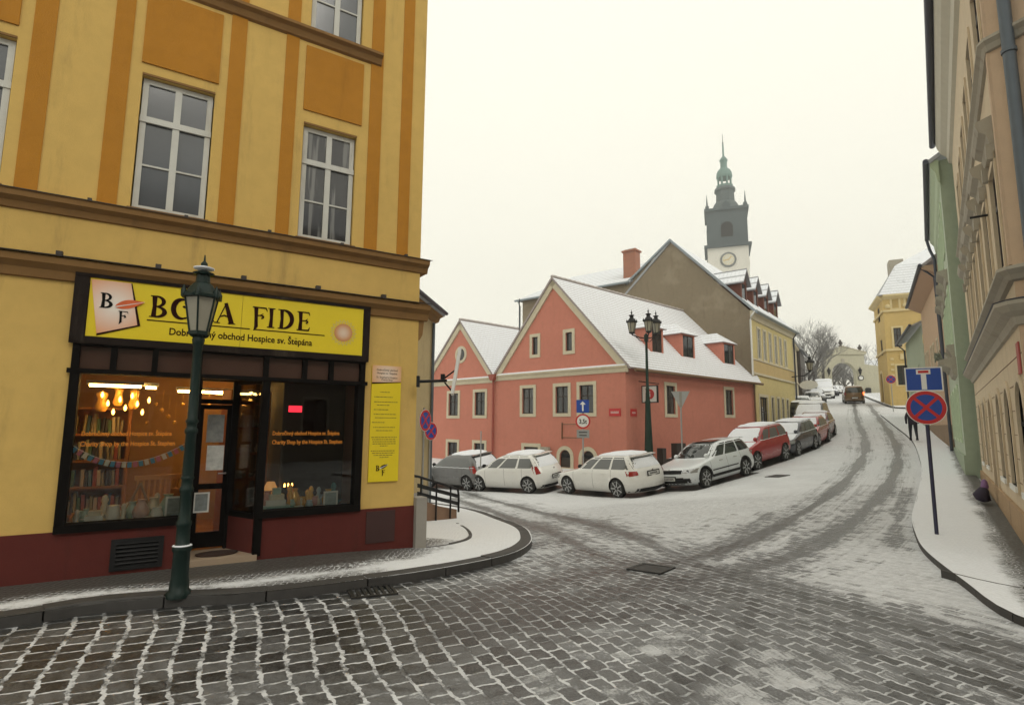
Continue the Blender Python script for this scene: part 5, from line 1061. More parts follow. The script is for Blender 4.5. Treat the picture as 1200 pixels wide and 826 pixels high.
# ------------------------------------------------------------------ church tower
tx, ty, _ = atY(853.5, 320, 150); k_ = 150/660.
TW = thing('church_tower', 'tall hazy church tower with a clock and a green tiered spire', 'tower', (tx, ty, 8), radians(-20)); zp = lambda py: atY(852, py, 150)[2]-8
hw = 22.5*k_
q = MB().box(-hw, hw, -hw, hw, -2, zp(294)); q.build('white_shaft', M['towerwhite'], TW)
q = MB().box(-hw-.0, hw+.0, -hw-.0, hw+.0, zp(294)+.01, zp(252)); q.box(-hw-.8, hw+.8, -hw-.8, hw+.8, zp(296), zp(293)); q.box(-hw-.5, hw+.5, -hw-.5, hw+.5, zp(254), zp(251)); q.build('dark_belfry', M['towerdark'], TW)
for rz_ in range(4):
    c_, s_ = cos(rz_*pi/2), sin(rz_*pi/2); a = MB(); ar_ = arch(-1.5, 1.5, zp(284), zp(267), 10); mb = MB().prism(ar_, -hw-.08, -hw-.02); mb.v = [(x*c_-y*s_, x*s_+y*c_, z) for x, y, z in mb.v]; mb.build('belfry_opening', M['iron'], TW)
    mb = MB().prism(circle(0, zp(310.5), 8.8*k_*1.02, 28), -hw-.2, -hw-.02); mb.v = [(x*c_-y*s_, x*s_+y*c_, z) for x, y, z in mb.v]; ck = mb.build('clock_face', plain('clock_rim', (.16, .17, .17), .6), TW)
    mb = MB().prism(circle(0, zp(310.5), 6.8*k_, 28), -hw-.3, -hw-.21); mb.v = [(x*c_-y*s_, x*s_+y*c_, z) for x, y, z in mb.v]; mb.build('dial', plain('clock_dial', (.62, .60, .50), .6), ck)
    mb = MB().obox((-.55, -hw-.36, zp(310.5)-.1), (.6, 0, .15), (0, .02, 0), (-.02, 0, .09)).obox((.35, -hw-.38, zp(310.5)+.3), (.4, 0, .45), (0, .02, 0), (-.07, 0, .06))
    for h_ in range(12): an = h_*pi/6; mb.obox((1.25*sin(an), -hw-.34, zp(310.5)+1.25*cos(an)), (.16*sin(an), 0, .16*cos(an)), (0, .02, 0), (.05*cos(an), 0, -.05*sin(an)))
    mb.v = [(x*c_-y*s_, x*s_+y*c_, z) for x, y, z in mb.v]; mb.build('hands_and_numerals', plain('gilt', (.62, .42, .10), .4, .3), ck)
    mb = MB().lathe([(.5, 0), (.55, .8), (.2, 1.2), (.25, 1.5), (.03, 4.3)], 8, (c_*(hw-.3)-s_*(hw-.3), s_*(hw-.3)+c_*(hw-.3), zp(251))); mb.build('corner_pinnacle', M['towerdark'], TW)
    mb = MB().prism([(-1.0, zp(255)), (1., zp(255)), (1., zp(247)), (0, zp(243)), (-1., zp(247))], -hw-.1, -hw+2.2); mb.v = [(x*c_-y*s_, x*s_+y*c_, z) for x, y, z in mb.v]; mb.build('roof_dormer', M['towerdark'], TW)
pr = lambda *pp: [(r_*k_, zp(y_)) for r_, y_ in pp]
MB().lathe(pr((20, 251), (17, 247), (14, 241), (11.5, 238), (11, 226), (13, 224.5), (12, 222), (10, 220.5)), 8, smooth=False).build('lower_roof', plain('tower_slate', (.075, .10, .105), .8), TW)
MB().lathe(pr((10, 220.5), (10.2, 218.5), (9, 218)), 8, smooth=False).build('lantern_floor', M['copper'], TW)
q = MB()
for k in range(8):
    an = 2*pi*(k+.5)/8; q.tube([(7.7*k_*cos(an), 7.7*k_*sin(an), zp(218)), (7.7*k_*cos(an), 7.7*k_*sin(an), zp(208))], .28, 6)
q.build('lantern_columns', M['copper'], TW)
MB().lathe(pr((8.6, 209.5), (9.6, 208), (9.3, 206), (8.8, 203), (7, 200), (4.5, 198), (4.0, 196.5), (4.0, 190), (5, 189), (4.4, 187.5), (2.6, 185), (1.2, 183.5), (1.0, 176), (.9, 170), (.4, 168.5)), 12).build('cupola', M['copper'], TW)
MB().lathe(pr((.4, 169), (1.1, 168), (.4, 167), (.25, 158), (.1, 157)), 8).build('finial', M['iron'], TW)
# ------------------------------------------------------------------ right-hand houses
o_ = xy(9.5, 1.0)
R3 = Frame(o_[0], o_[1], 217.0, 0.); R3H = R3.thing('peach_stucco_house', 'tall peach house with grey hoods over its windows filling the right edge', 'house')
LN = -11.9; EV = 10.7
W2 = [(-1.45, -.6), (-3.2, -2.4), (-4.95, -4.15), (-6.7, -5.9), (-8.45, -7.65), (-10.2, -9.4)]
AR = [(-1.02, -.2), (-2.72, -1.98), (-4.4, -3.7), (-6.6, -5.7), (-8.4, -7.7), (-10.2, -9.5)]
arcs = [arch(a, b_, .88 if k != 3 else .1, 2.38, 12) for k, (a, b_) in enumerate(AR)]
q = MB().wall([(LN, -1), (0, -1), (0, EV), (LN, EV)], [rect(a, b_, 3.98, 5.5) for a, b_ in W2]+[rect(a, b_, 7.15, 8.5) for a, b_ in W2]+arcs, 0, .2)
q.quad((LN, 9, -1), (LN, 0, -1), (LN, 0, EV), (LN, 9, EV)); q.build('wall', M['peach3'], R3H)
CFm = Frame(*R3.world(0.), 156., 0.)   # splayed corner face
def rl(fr, mb, base): return wl(fr, mb, base)
q = MB().wall([(0, -1), (6, -1), (6, EV), (0, EV)], [], 0); rl(CFm, q, R3).build('corner_wall', M['peach4'], R3H)
# string courses with their return round the corner
def course(prof, y0r=.02):
    q = MB(); q.prism(prof, LN, .0, 'yz'); a = rl(CFm, MB().prism(prof, .0, 6, 'yz'), R3); n0 = len(q.v); q.add(a.v, a.f)
    mit = [(p, z) for p, z in prof]; 
    # fill the mitre wedge
    wv = []
    for p, z in prof: wv.append((0, p, z))
    for p, z in prof: 
        wx, wy = CFm.world(0, p); d = np.array([wx, wy])-R3.o; wv.append((float(d@R3.d), float(d@R3.n), z))
    n = len(prof); q.add(wv, [(i, (i+1) % n, n+(i+1) % n, n+i) for i in range(n)]); return q
course([(0, 3.62), (-.05, 3.64), (-.09, 3.70), (-.16, 3.76), (-.16, 3.80), (0, 3.84)]).build('string_course', M['greytrim'], R3H)
course([(0, 3.05), (-.04, 3.06), (-.07, 3.16), (-.15, 3.22), (-.22, 3.30), (-.22, 3.35), (0, 3.40)]).build('string_course', M['greytrim'], R3H)
course([(0, 6.80), (-.04, 6.81), (-.07, 6.88), (-.12, 6.93), (-.12, 6.97), (0, 7.0)]).build('string_course', M['greytrim'], R3H)
course([(-.0, 3.401), (-.225, 3.352), (-.235, 3.362), (0, 3.415)]).build('flashing', M['zincdark'], R3H)
q = MB().prism([(0, 9.9), (-.08, 9.95), (-.12, 10.15), (-.26, 10.3), (-.34, 10.5), (-.36, 10.6), (-.36, 10.7), (0, 10.7)], LN-.1, .3, 'yz'); q.build('eaves_soffit', plain('pale_soffit', (.50, .47, .38), .8), R3H)
MB().tube([(LN-.3, -.44, 10.7), (.6, -.44, 10.7)], .085, 10).build('gutter', M['zincdark'], R3H)
r = MB(); roof(r, (LN-.1, -.42, 10.75), (1, -.42, 10.75), (1, 5, 14), (LN-.1, 5, 14)); r.build('roof', ROOFGREY, R3H)
for k, (a, b_) in enumerate(W2):
    for z0, z1 in ((3.98, 5.5), (7.15, 8.5)):
        ww = window(R3H, a, b_, z0, z1, y=.02, fw=.055, nx=1, hz=(.66,), mat=M['dark_wood'], pane=M['glass_matte'])
        q = MB(); ring(q, rect(a-.1, b_+.1, z0-.04, z1+.1), rect(a, b_, z0, z1), -.03, -.002); q.build('surround', M['peach3'], ww)
    h_ = MB().prism([(0, 5.72), (-.05, 5.73), (-.08, 5.86), (-.16, 5.93), (-.19, 6.02), (-.19, 6.07), (0, 6.14)], a-.1, b_+.1, 'yz').box(a-.1, a+.02, -.10, 0, 5.50, 5.72).box(b_-.02, b_+.1, -.10, 0, 5.50, 5.72)
    h_.build('window_hood', M['greytrim'], R3H)
    o_ = arcs[k]; x0, x1, z0, z1 = bbox(o_)
    if k != 3: ww = window(R3H, x0, x1, z0, z1, y=.012, fw=.06, nx=0, hz=(.62,), outline=o_, mat=M['black_wood'], pane=M['glass_matte']); ww2 = ww
    else:
        q = MB(); q.prism(grow(o_, -.01), .04, .08); ww = q.build('house_door', M['brown_wood'], R3H)
    q = MB(); ring(q, grow(o_, .11), o_, -.03, -.002); q.build('surround', M['peach3'], ww)
    if k != 3: MB().box(x0-.08, x1+.08, -.06, .1, z0-.08, z0-.0).build('sill', M['white_paint'], ww)
# rusticated joints and pilaster strip at the corner
q = MB()
for z in (.95, 1.3, 1.65, 2.0, 2.35, 2.7):
    cuts = sorted(AR); x_ = LN
    for a, b_ in cuts:
        if z < 2.4: q.box(x_, a-.14, -.006, .0, z, z+.012); x_ = b_+.14
    q.box(x_, -.0, -.006, 0, z, z+.012)
q.build('rustication_joint', plain('joint_shadow_line', (.22, .15, .10), .9), R3H)
MB().box(-.16, -.0, -.03, .0, 3.85, 9.3).build('pilaster_strip', M['peach4'], R3H)
MB().box(LN, .0, -.05, -.0, -1, .55).build('plinth', stucco('stained_plinth', (.40, .28, .17), .7, .5, grime=(.16, .11, .07)), R3H)
rl(CFm, MB().tube([(.26, -.11, 10.7), (.26, -.11, .0)], .07, 12), R3).build('downpipe', M['zinc'], R3H)
for z in (6.6, 2.6): rl(CFm, MB().tube([(.26, -.11, z), (.26, -.11, z+.05)], .085, 12).box(.24, .28, -.12, 0, z, z+.03), R3).build('pipe_bracket', M['zinc'], R3H)
MB().tube([(-2.2, -.02, 5.2), (-2.2, -.25, 5.2)], .02).build('shutter_hook', M['iron'], R3H)
T_ = R3.thing('street_name_plate', 'faded red street name plate on the peach house at the right edge', 'sign'); MB().box(-.38, -.12, -.02, -.004, 2.45, 2.86).build('plate', plain('faded_red', (.36, .07, .06), .6), T_)
# dark shoes and lilac bag of someone hidden in the doorway: lilac wrapped downpipe foot
bx_, by_, bz_ = gp(1152, 588, off=.12)
T_ = thing('dark_bundle', 'dark purple bundle leaning against the foot of the peach house wall', 'bag', (bx_, by_, bz_), R3.rot)
b = MB().lathe([(.06, 0), (.16, .04), (.18, .14), (.13, .24), (.06, .30)], 12, (0, .0, 0)); b.v = [(x*1.1+.02*sin(z*30), y*.8+.02*cos(z*22), z) for x, y, z in b.v]; b.build('bundle_body', plain('dark_purple_cloth', (.02, .012, .03), .8, var=.5), T_)
b = MB().lathe([(.05, .26), (.07, .30), (.05, .42), (.02, .46)], 10, (0, .05, 0)); b.build('top_wrap', plain('lilac_cloth', (.22, .12, .26), .8), T_)
# mint green house
gm = xy(21.75, .80); G4 = Frame(gm[0], gm[1], 216.4, .0); G4H = G4.thing('mint_green_house', 'mint green house with ornate grey window ledges beyond the peach house', 'house')
LG = -9.1
gw_ = [(-1.9, -1.05), (-4.1, -3.25), (-6.3, -5.45), (-8.4, -7.6)]
q = MB().wall([(LG, -1), (0, -1), (0, 10.2), (LG, 10.2)], [rect(a, b_, z0, z1) for a, b_ in gw_ for z0, z1 in ((1.4, 3.0), (4.5, 6.2), (7.5, 9.0))], 0, .16)
q.quad((LG, 9, -1), (LG, 0, -1), (LG, 0, 10.2), (LG, 9, 10.2)); q.build('wall', M['mint'], G4H)
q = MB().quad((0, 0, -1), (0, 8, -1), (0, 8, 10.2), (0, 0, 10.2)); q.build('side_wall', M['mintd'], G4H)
for a, b_ in gw_:
    for z0, z1 in ((1.4, 3.0), (4.5, 6.2), (7.5, 9.0)):
        ww = window(G4H, a, b_, z0, z1, y=.03, nx=1, hz=(.65,), mat=M['white_paint'], pane=M['glass']); q = MB(); ring(q, rect(a-.13, b_+.13, z0-.1, z1+.13), rect(a, b_, z0, z1), -.04, -.002); q.build('surround', plain('pale_mint_trim', (.50, .60, .42), .8), ww)
    MB().prism([(0, 6.4), (-.06, 6.42), (-.1, 6.6), (-.28, 6.72), (-.28, 6.8), (0, 6.86)], a-.2, b_+.2, 'yz').build('window_hood', M['greytrim'], G4H)
    MB().prism([(0, 4.0), (-.06, 4.0), (-.12, 4.15), (-.2, 4.3), (-.2, 4.38), (0, 4.4)], a-.2, b_+.2, 'yz').build('ledge_panel', M['greytrim'], G4H)
MB().prism([(0, 3.35), (-.1, 3.4), (-.15, 3.6), (-.45, 3.75), (-.45, 3.85), (0, 3.95)], -2.6, -.3, 'yz').build('door_canopy', M['greytrim'], G4H)
q = MB()
for k in range(26): a = random.uniform(-2.6, -1.0); l_ = random.uniform(.15, .4); q.tube([(a, -.3, 3.9), (a+random.uniform(-.1, .1), -.35-random.uniform(0, .2), 3.9+l_), (a+random.uniform(-.2, .2), -.5, 3.9+l_*random.uniform(.2, 1.2))], .02, 4)
q.build('canopy_plants', plain('frosted_grey_plants', (.20, .22, .17), .8), G4H)
q = MB().prism([(0, 9.4), (-.06, 9.5), (-.1, 9.8), (-.22, 10.0), (-.22, 10.2), (0, 10.2)], LG, .1, 'yz'); q.build('eaves_soffit', plain('mint_soffit', (.40, .48, .33), .8), G4H)
r = MB(); roof(r, (LG-.2, -.28, 10.22), (.15, -.28, 10.22), (.15, 4, 13), (LG-.2, 4, 13)); r.build('roof', ROOFGREY, G4H)
MB().tube([(LG-.2, -.32, 10.2), (.15, -.32, 10.2)], .085, 10).tube([(LG-.1, -.32, 10.1), (LG-.1, -.25, 9.7), (LG+.1, -.12, 9.2), (LG+.1, -.12, .7)], .06).build('gutter', M['zincdark'], G4H)
MB().box(LG, 0.0, -.05, 0, -1, .95).build('plinth', M['mintd'], G4H)
# peach house further up
P5 = Frame(19.1, 24.55, 212.2, 0.); P5H = P5.thing('pale_peach_house', 'pale peach house with a long dark gutter beyond the mint green house', 'house')
LP = -10.6
pw = [(-3.4, -2.7), (-5.2, -4.6), (-6.6, -6.0), (-8.6, -8.0), (-9.9, -9.3)]
q = MB().wall([(LP, -1), (0, -1), (0, 9.0), (LP, 9.0)], [rect(a, b_, z0, z1) for a, b_ in pw for z0, z1 in ((4.3, 6.0),)], 0, .14); q.quad((LP, 9, -1), (LP, 0, -1), (LP, 0, 9), (LP, 9, 9)); q.build('wall', M['peach'], P5H)
for a, b_ in pw:
    ww = window(P5H, a, b_, 4.3, 6.0, y=.02, nx=0, hz=(.6,), mat=M['white_paint']); q = MB(); ring(q, rect(a-.1, b_+.1, 4.2, 6.1), rect(a, b_, 4.3, 6.0), -.03, -.002); q.build('surround', M['cream'], ww); MB().box(a-.15, b_+.15, -.16, 0, 4.1, 4.2).build('sill', M['greytrim'], ww)
MB().prism([(0, 8.6), (-.1, 8.65), (-.6, 8.95), (-.6, 9.05), (0, 9.05)], LP, .0, 'yz').build('eaves_soffit', plain('peach_soffit', (.50, .34, .23), .8), P5H)
MB().tube([(LP-.1, -.68, 9.06), (.1, -.68, 9.06)], .08).tube([(-.3, -.6, 9.0), (-.2, -.15, 8.5), (-.15, -.1, .9)], .06).build('gutter', M['zincdark'], P5H)
r = MB(); roof(r, (LP-.2, -.65, 9.08), (.0, -.65, 9.08), (.0, 3.4, 12.2), (LP-.2, 3.4, 12.2)); roof(r, (0, 8.5, 9.08), (LP-.2, 8.5, 9.08), (LP-.2, 3.4, 12.2), (0, 3.4, 12.2)); r.build('roof', ROOFRED, P5H); q = MB().add([(LP+.0, 0, 9), (LP, 8, 9), (LP, 3.4, 12.1)], [(0, 2, 1)]); q.build('gable', M['villa2'], P5H)
MB().box(LP, 0, -.05, 0, -1, 1.9).build('plinth', stucco('brown_plinth', (.30, .22, .15), .6), P5H)
MB().box(-9.6, -9.0, -.07, -.04, 2.1, 2.5).box(-7.6, -7.0, -.07, -.04, 2.1, 2.5).build('cellar_vent', M['iron'], P5H)
# small green house
w0 = P5.world(LP-.3); S6 = Frame(w0[0], w0[1], 210, 1.6); S6H = S6.thing('small_green_house', 'small pale green house with a low eave beyond the pale peach house', 'house')
LS = -9.6; e6 = 6.4
q = MB().wall([(LS, -1.5), (0, -1.5), (0, e6), (LS, e6)], [rect(a, a+.8, 2.6, 4.2) for a in (-8.2, -5.8, -3.2)], 0, .14); q.quad((LS, 8, -1.5), (LS, 0, -1.5), (LS, 0, e6), (LS, 8, e6)); q.build('wall', M['mint'], S6H)
for a in (-8.2, -5.8, -3.2): window(S6H, a, a+.8, 2.6, 4.2, y=.06, mat=M['white_paint'])
r = MB(); roof(r, (LS-.2, -.5, e6), (0, -.5, e6), (0, 3.5, e6+2), (LS-.2, 3.5, e6+2)); r.build('roof', ROOFGREY, S6H); MB().tube([(LS-.25, -.58, e6), (0, -.58, e6)], .08).tube([(LS+.1, -.55, e6), (LS+.1, -.1, e6-.5), (LS+.1, -.1, 0)], .06).build('gutter', M['zincdark'], S6H)
# ochre corner villa
vf = gp(1047.5, 477, off=.0); V7 = Frame(vf[0], vf[1]+.4, 118, vf[2]-.1); V7H = V7.thing('ochre_corner_villa', 'three-storey ochre corner house with a snowy mansard roof on the far right', 'house')
lz = lambda px, py: V7.uz(px, py)
ez = lz(1058, 346)[1]; Wd = 9.5
fr = []
def vrect(xa, xb, ya, yb): ym = (ya+yb)/2; return (lz(xa-1, ym)[0], lz(xb-1, ym)[0], lz((xa+xb)/2, yb)[1], lz((xa+xb)/2, ya)[1])
fr = [vrect(1045.8, 1053.5, 340.5, 361), vrect(1062, 1073, 337.5, 361), vrect(1048.5, 1057.5, 384, 406.5), vrect(1052.8, 1066, 428, 451), vrect(1058, 1064, 466.5, 474.5)]
q = MB().wall([(0, -1.5), (Wd, -1.5), (Wd, ez), (0, ez)], [rect(*r_) for r_ in fr], 0, .16); q.build('wall', M['villa'], V7H)
for r_ in fr[:4]:
    ww = window(V7H, *r_, y=.08, nx=1, hz=(.65,), fw=.08); q = MB(); ring(q, rect(r_[0]-.16, r_[1]+.16, r_[2]-.1, r_[3]+.16), rect(*r_), -.04, -.002); q.build('surround', M['villa2'], ww)
window(V7H, *fr[4], y=.06, nx=0, hz=())
LFm = Frame(*V7.world(0), 206, V7.z0)      # face along the street
dl = np.array
LL = -6.0
lf = []
lf = [(-3.6, -2.3, 8.5, 9.9), (-3.3, -2.1, 5.2, 6.7)]
q = MB().wall([(LL, -1.5), (0, -1.5), (0, ez), (LL, ez)], [rect(*r_) for r_ in lf]+[arch(-4.9, -3.3, -.2, 3.6, 10)], 0, .16); wl(LFm, q, V7).build('side_wall', M['villa'], V7H)
for r_ in lf:
    q = MB(); ring(q, rect(*r_), grow(rect(*r_), -.08), .06, .12); q.box((r_[0]+r_[1])/2-.04, (r_[0]+r_[1])/2+.04, .06, .11, r_[2], r_[3]); ww = wl(LFm, q, V7).build('window', M['dark_wood'], V7H); wl(LFm, MB().box(r_[0], r_[1], .09, .1, r_[2], r_[3]), V7).build('pane', M['glass'], ww)
q = MB(); q.prism(arch(-4.9, -3.3, -.2, 3.6, 10), .1, .15); wl(LFm, q, V7).build('house_door', M['brown_wood'], V7H)
q = MB(); ring(q, grow(arch(-4.9, -3.3, -.2, 3.6, 10), .25), arch(-4.9, -3.3, -.2, 3.6, 10), -.05, -.002); wl(LFm, q, V7).build('door_surround', M['villa2'], V7H)
for zp_ in (lz(1050, 365)[1], lz(1050, 411)[1]):
    q = MB().box(0, Wd, -.14, 0, zp_, zp_+.2); q2 = wl(LFm, MB().box(LL, 0, -.14, 0, zp_, zp_+.2), V7); q.add(q2.v, q2.f); q.build('string_course', M['villa2'], V7H)
q = MB()
for k in range(5): q.box(.25, .5, -.06, 0, ez-8.0+k*.5, ez-7.8+k*.5)
for k in range(7): q.lathe([(.0, -.06), (.22, -.06), (.22, 0)], 10, (.35+k*1.35, 0, ez-.95), axis='y')
q.box(1.0, 5.0, -.12, -.0, lz(1060, 424)[1]+.25, lz(1060, 419)[1]+.35); q.build('stucco_ornament', M['villa2'], V7H)
q = MB().prism([(0, ez-.3), (-.2, ez-.2), (-.45, ez-.02), (-.45, ez+.12), (0, ez+.15)], 0, Wd, 'yz'); q2 = wl(LFm, MB().prism([(0, ez-.3), (-.2, ez-.2), (-.45, ez-.02), (-.45, ez+.12), (0, ez+.15)], LL, 0, 'yz'), V7); q.add(q2.v, q2.f); q.build('cornice', M['villa2'], V7H)
zm = lz(1062, 307)[1]; zr7 = lz(1088, 268)[1]
cs = lambda u_, y_: (lambda w_: (float((np.array(w_)-V7.o)@V7.d), float((np.array(w_)-V7.o)@V7.n)))(LFm.world(u_, y_))
k1 = cs(LL-.3, -.45); k0 = cs(.0, -.45); m1 = cs(LL-.3, 1.1); f0 = (-.3, -.45, ez+.12); in0 = (1.3, 1.0, zm)
r = MB(); roof(r, f0, (Wd, -.45, ez+.12), (Wd, 1.0, zm), in0)
q_ = MB(); v_ = [(k1[0], k1[1], ez+.12), f0, in0, (m1[0]+.3, m1[1], zm)]; roof(q_, *v_); r.add(q_.v, q_.f, uvs=[[(0, 0)]*4]*len(q_.f))
roof(r, in0, (Wd, 1.0, zm), (Wd, 5.5, zr7), (5.4, 5.5, zr7)); rr_ = MB(); rr_.add([in0, (5.4, 5.5, zr7), (m1[0]+4, m1[1]+1, zr7-.8), (m1[0]+.3, m1[1], zm)], [(0, 1, 2, 3)]); r.add(rr_.v, [(3, 0, 1, 2)], uvs=[[(0, 0), (9, 0), (9, 4), (0, 4)]]); r.build('roof', ROOFGREY, V7H)
MB().box(cs(-5., 2)[0]-.6, cs(-5., 2)[0]+.6, cs(-5., 2)[1]-.8, cs(-5., 2)[1]+.8, ez, lz(1033, 299)[1]+.5).build('chimney', M['greytrim'], V7H)
MB().box(cs(-4, 1.5)[0]-.2, cs(-4, 1.5)[0]+3.2, cs(-4, 1.5)[1]-.8, cs(-4, 1.5)[1]+.3, ez, lz(1040, 303)[1]).build('parapet_dormer', M['greytrim'], V7H)
MB().box(0, Wd, -.08, 0, -1.5, lz(1050, 462)[1]).build('plinth', M['villa'], V7H)
# ------------------------------------------------------------------ house across the crossing, behind the photographer (it stands in the shop window reflections)
BF = Frame(16, -4.5, 245, 0.); BHs = BF.thing('opposite_house', 'dull brown house across the crossing, mirrored in the shop windows', 'house')
rs = [rect(x_, x_+1.1, z_, z_+1.9) for x_ in range(1, 22, 3) for z_ in (1.0, 4.6, 8.0)]
q = MB().wall([(0, -.5), (24, -.5), (24, 11), (0, 11)], rs, 0, .16); q.quad((24, 0, -.5), (24, 9, -.5), (24, 9, 11), (24, 0, 11)); q.quad((0, 9, -.5), (0, 0, -.5), (0, 0, 11), (0, 9, 11)); q.build('wall', M['opposite'], BHs)
for o_ in rs: x0, x1, z0, z1 = bbox(o_); window(BHs, x0, x1, z0, z1, y=.07, surround=M['greytrim'])
MB().box(0, 24, -.2, 0, 3.6, 3.9).box(0, 24, -.3, 0, 10.6, 11).build('string_course', M['greytrim'], BHs)
r = MB(); roof(r, (-.5, -.5, 11), (24.5, -.5, 11), (24.5, 5, 14.5), (-.5, 5, 14.5)); roof(r, (24.5, 10.5, 11), (-.5, 10.5, 11), (-.5, 5, 14.5), (24.5, 5, 14.5)); r.build('roof', ROOFGREY, BHs)
# ------------------------------------------------------------------ cars
def paint(name, col, rough=.25, met=.0, dirt=.22):
    t = NT(name); sp = t.n('ShaderNodeSeparateXYZ'); t.l(t.coord(), sp.inputs[0])
    low = t.mapr(t.math('ADD', sp.outputs[2], t.math('MULTIPLY', t.noise(5., 4), .35)), .35, .85, dirt, 0.)
    c = t.mix(low, t.mix(t.noise(2.), sc(col, .94), sc(col, 1.05)), (.16, .15, .13)); t.b.inputs['Coat Weight'].default_value = .5; t.b.inputs['Coat Roughness'].default_value = .08
    return t.fin(c, t.mapr(low, 0, .3, rough, .8), met, .5)
PAINT = {'white': paint('white_car_paint', (.78, .78, .755)), 'silverwhite': paint('cool_white_car_paint', (.72, .76, .79)), 'grey': paint('dark_grey_car_paint', (.15, .15, .15), met=.3), 'red': paint('red_car_paint', (.36, .012, .018)), 'navy': paint('navy_car_paint', (.02, .026, .045)),
         'maroon': paint('maroon_car_paint', (.14, .012, .022)), 'silver': paint('silver_car_paint', (.40, .42, .44), met=.4), 'black': paint('black_car_paint', (.015, .016, .018)), 'gold': paint('bronze_car_paint', (.20, .115, .05), met=.3)}
def lerp(a, b, t): return a+(b-a)*t
def ipt(tab, z, k): 
    zs = [r_[0] for r_ in tab]; vs_ = [r_[k] for r_ in tab]; h = .018
    return float(sum(np.interp(z+d, zs, vs_)*w_ for d, w_ in ((-2*h, .15), (-h, .22), (0, .26), (h, .22), (2*h, .15))))
class Shape:
    """car body as stacked rounded plan outlines: rows of (z, front x, rear x, half width, squareness)"""
    def __init__(s, tab, belt): s.t = tab; s.z0 = tab[0][0]; s.z1 = tab[-1][0]; s.belt = belt; s.c = {}
    def g(s, z):
        k = round(z, 4)
        if k not in s.c:
            xf, xr, hw = (ipt(s.t, z, q) for q in (1, 2, 3)); up = min(1, max(0, (z-s.belt)/.25))
            A = (xf-xr)/2; bow = min(lerp(.10, .09, up), A*.3); cx = min(lerp(.40, .20, up), (A-bow)*.7); cy = min(lerp(.34, .22, up), hw*.7); s.c[k] = ((xf+xr)/2, A-bow, hw, bow, cx, cy)
        return s.c[k]
    def P(s, z, a, off=0.):
        xc, A, hw, bow, cx, cy = s.g(z); q = (a/(pi/2)) % 4; k = int(q); w = q-k
        if k in (1, 3): w = 1-w
        w = 1-w                                   # w = 0 at the side, 1 at the end
        if w < .4: x, y = w/.4*(A-cx), hw
        elif w < .8: th = (w-.4)/.4*pi/2; x, y = A-cx+cx*sin(th), hw-cy+cy*cos(th)
        else: y = (1-(w-.8)/.2)*(hw-cy); x = A+bow*(1-(y/(hw-cy))**2)
        y *= 1-.045*(x/(A+bow))**4
        x += off*min(1, max(0, (w-.3)/.3)); y += off*min(1, max(0, (.85-w)/.3))
        return (xc+(x if k in (0, 3) else -x), y if k in (0, 1) else -y, z)
    def side(s, x, z, sgn, off=.004):
        xc, A, hw, bow, cx, cy = s.g(z); dx = min(abs(x-xc), A-.002)
        y = hw if dx < A-cx else hw-cy+cy*sqrt(max(0, 1-((dx-A+cx)/cx)**2))
        return (xc+math.copysign(dx, x-xc), sgn*(y*(1-.045*(dx/(A+bow))**4)+off), z)
    def end(s, y, z, front=True, off=.005):
        xc, A, hw, bow, cx, cy = s.g(z); k = 1-.045*.85; ay = min(abs(y)/k, hw-.002)
        x = A+bow*(1-(ay/(hw-cy))**2) if ay < hw-cy else A-cx+cx*sqrt(max(0, 1-((ay-hw+cy)/cy)**2))
        q = max(0, (ay-hw+cy)/cy)
        return (xc+(x+off) if front else xc-(x+off), y*(1+(off/hw if q > .5 else 0)), z)
def grid(mb, fn, nu, nv, flip=False, smooth=True):
    V = [fn(i/nu, j/nv) for i in range(nu+1) for j in range(nv+1)]
    f = [(i*(nv+1)+j, (i+1)*(nv+1)+j, (i+1)*(nv+1)+j+1, i*(nv+1)+j+1) for i in range(nu) for j in range(nv)]
    mb.add(V, [q[::-1] for q in f] if flip else f, smooth=smooth); return mb
def lerp(a, b, t): return a+(b-a)*t
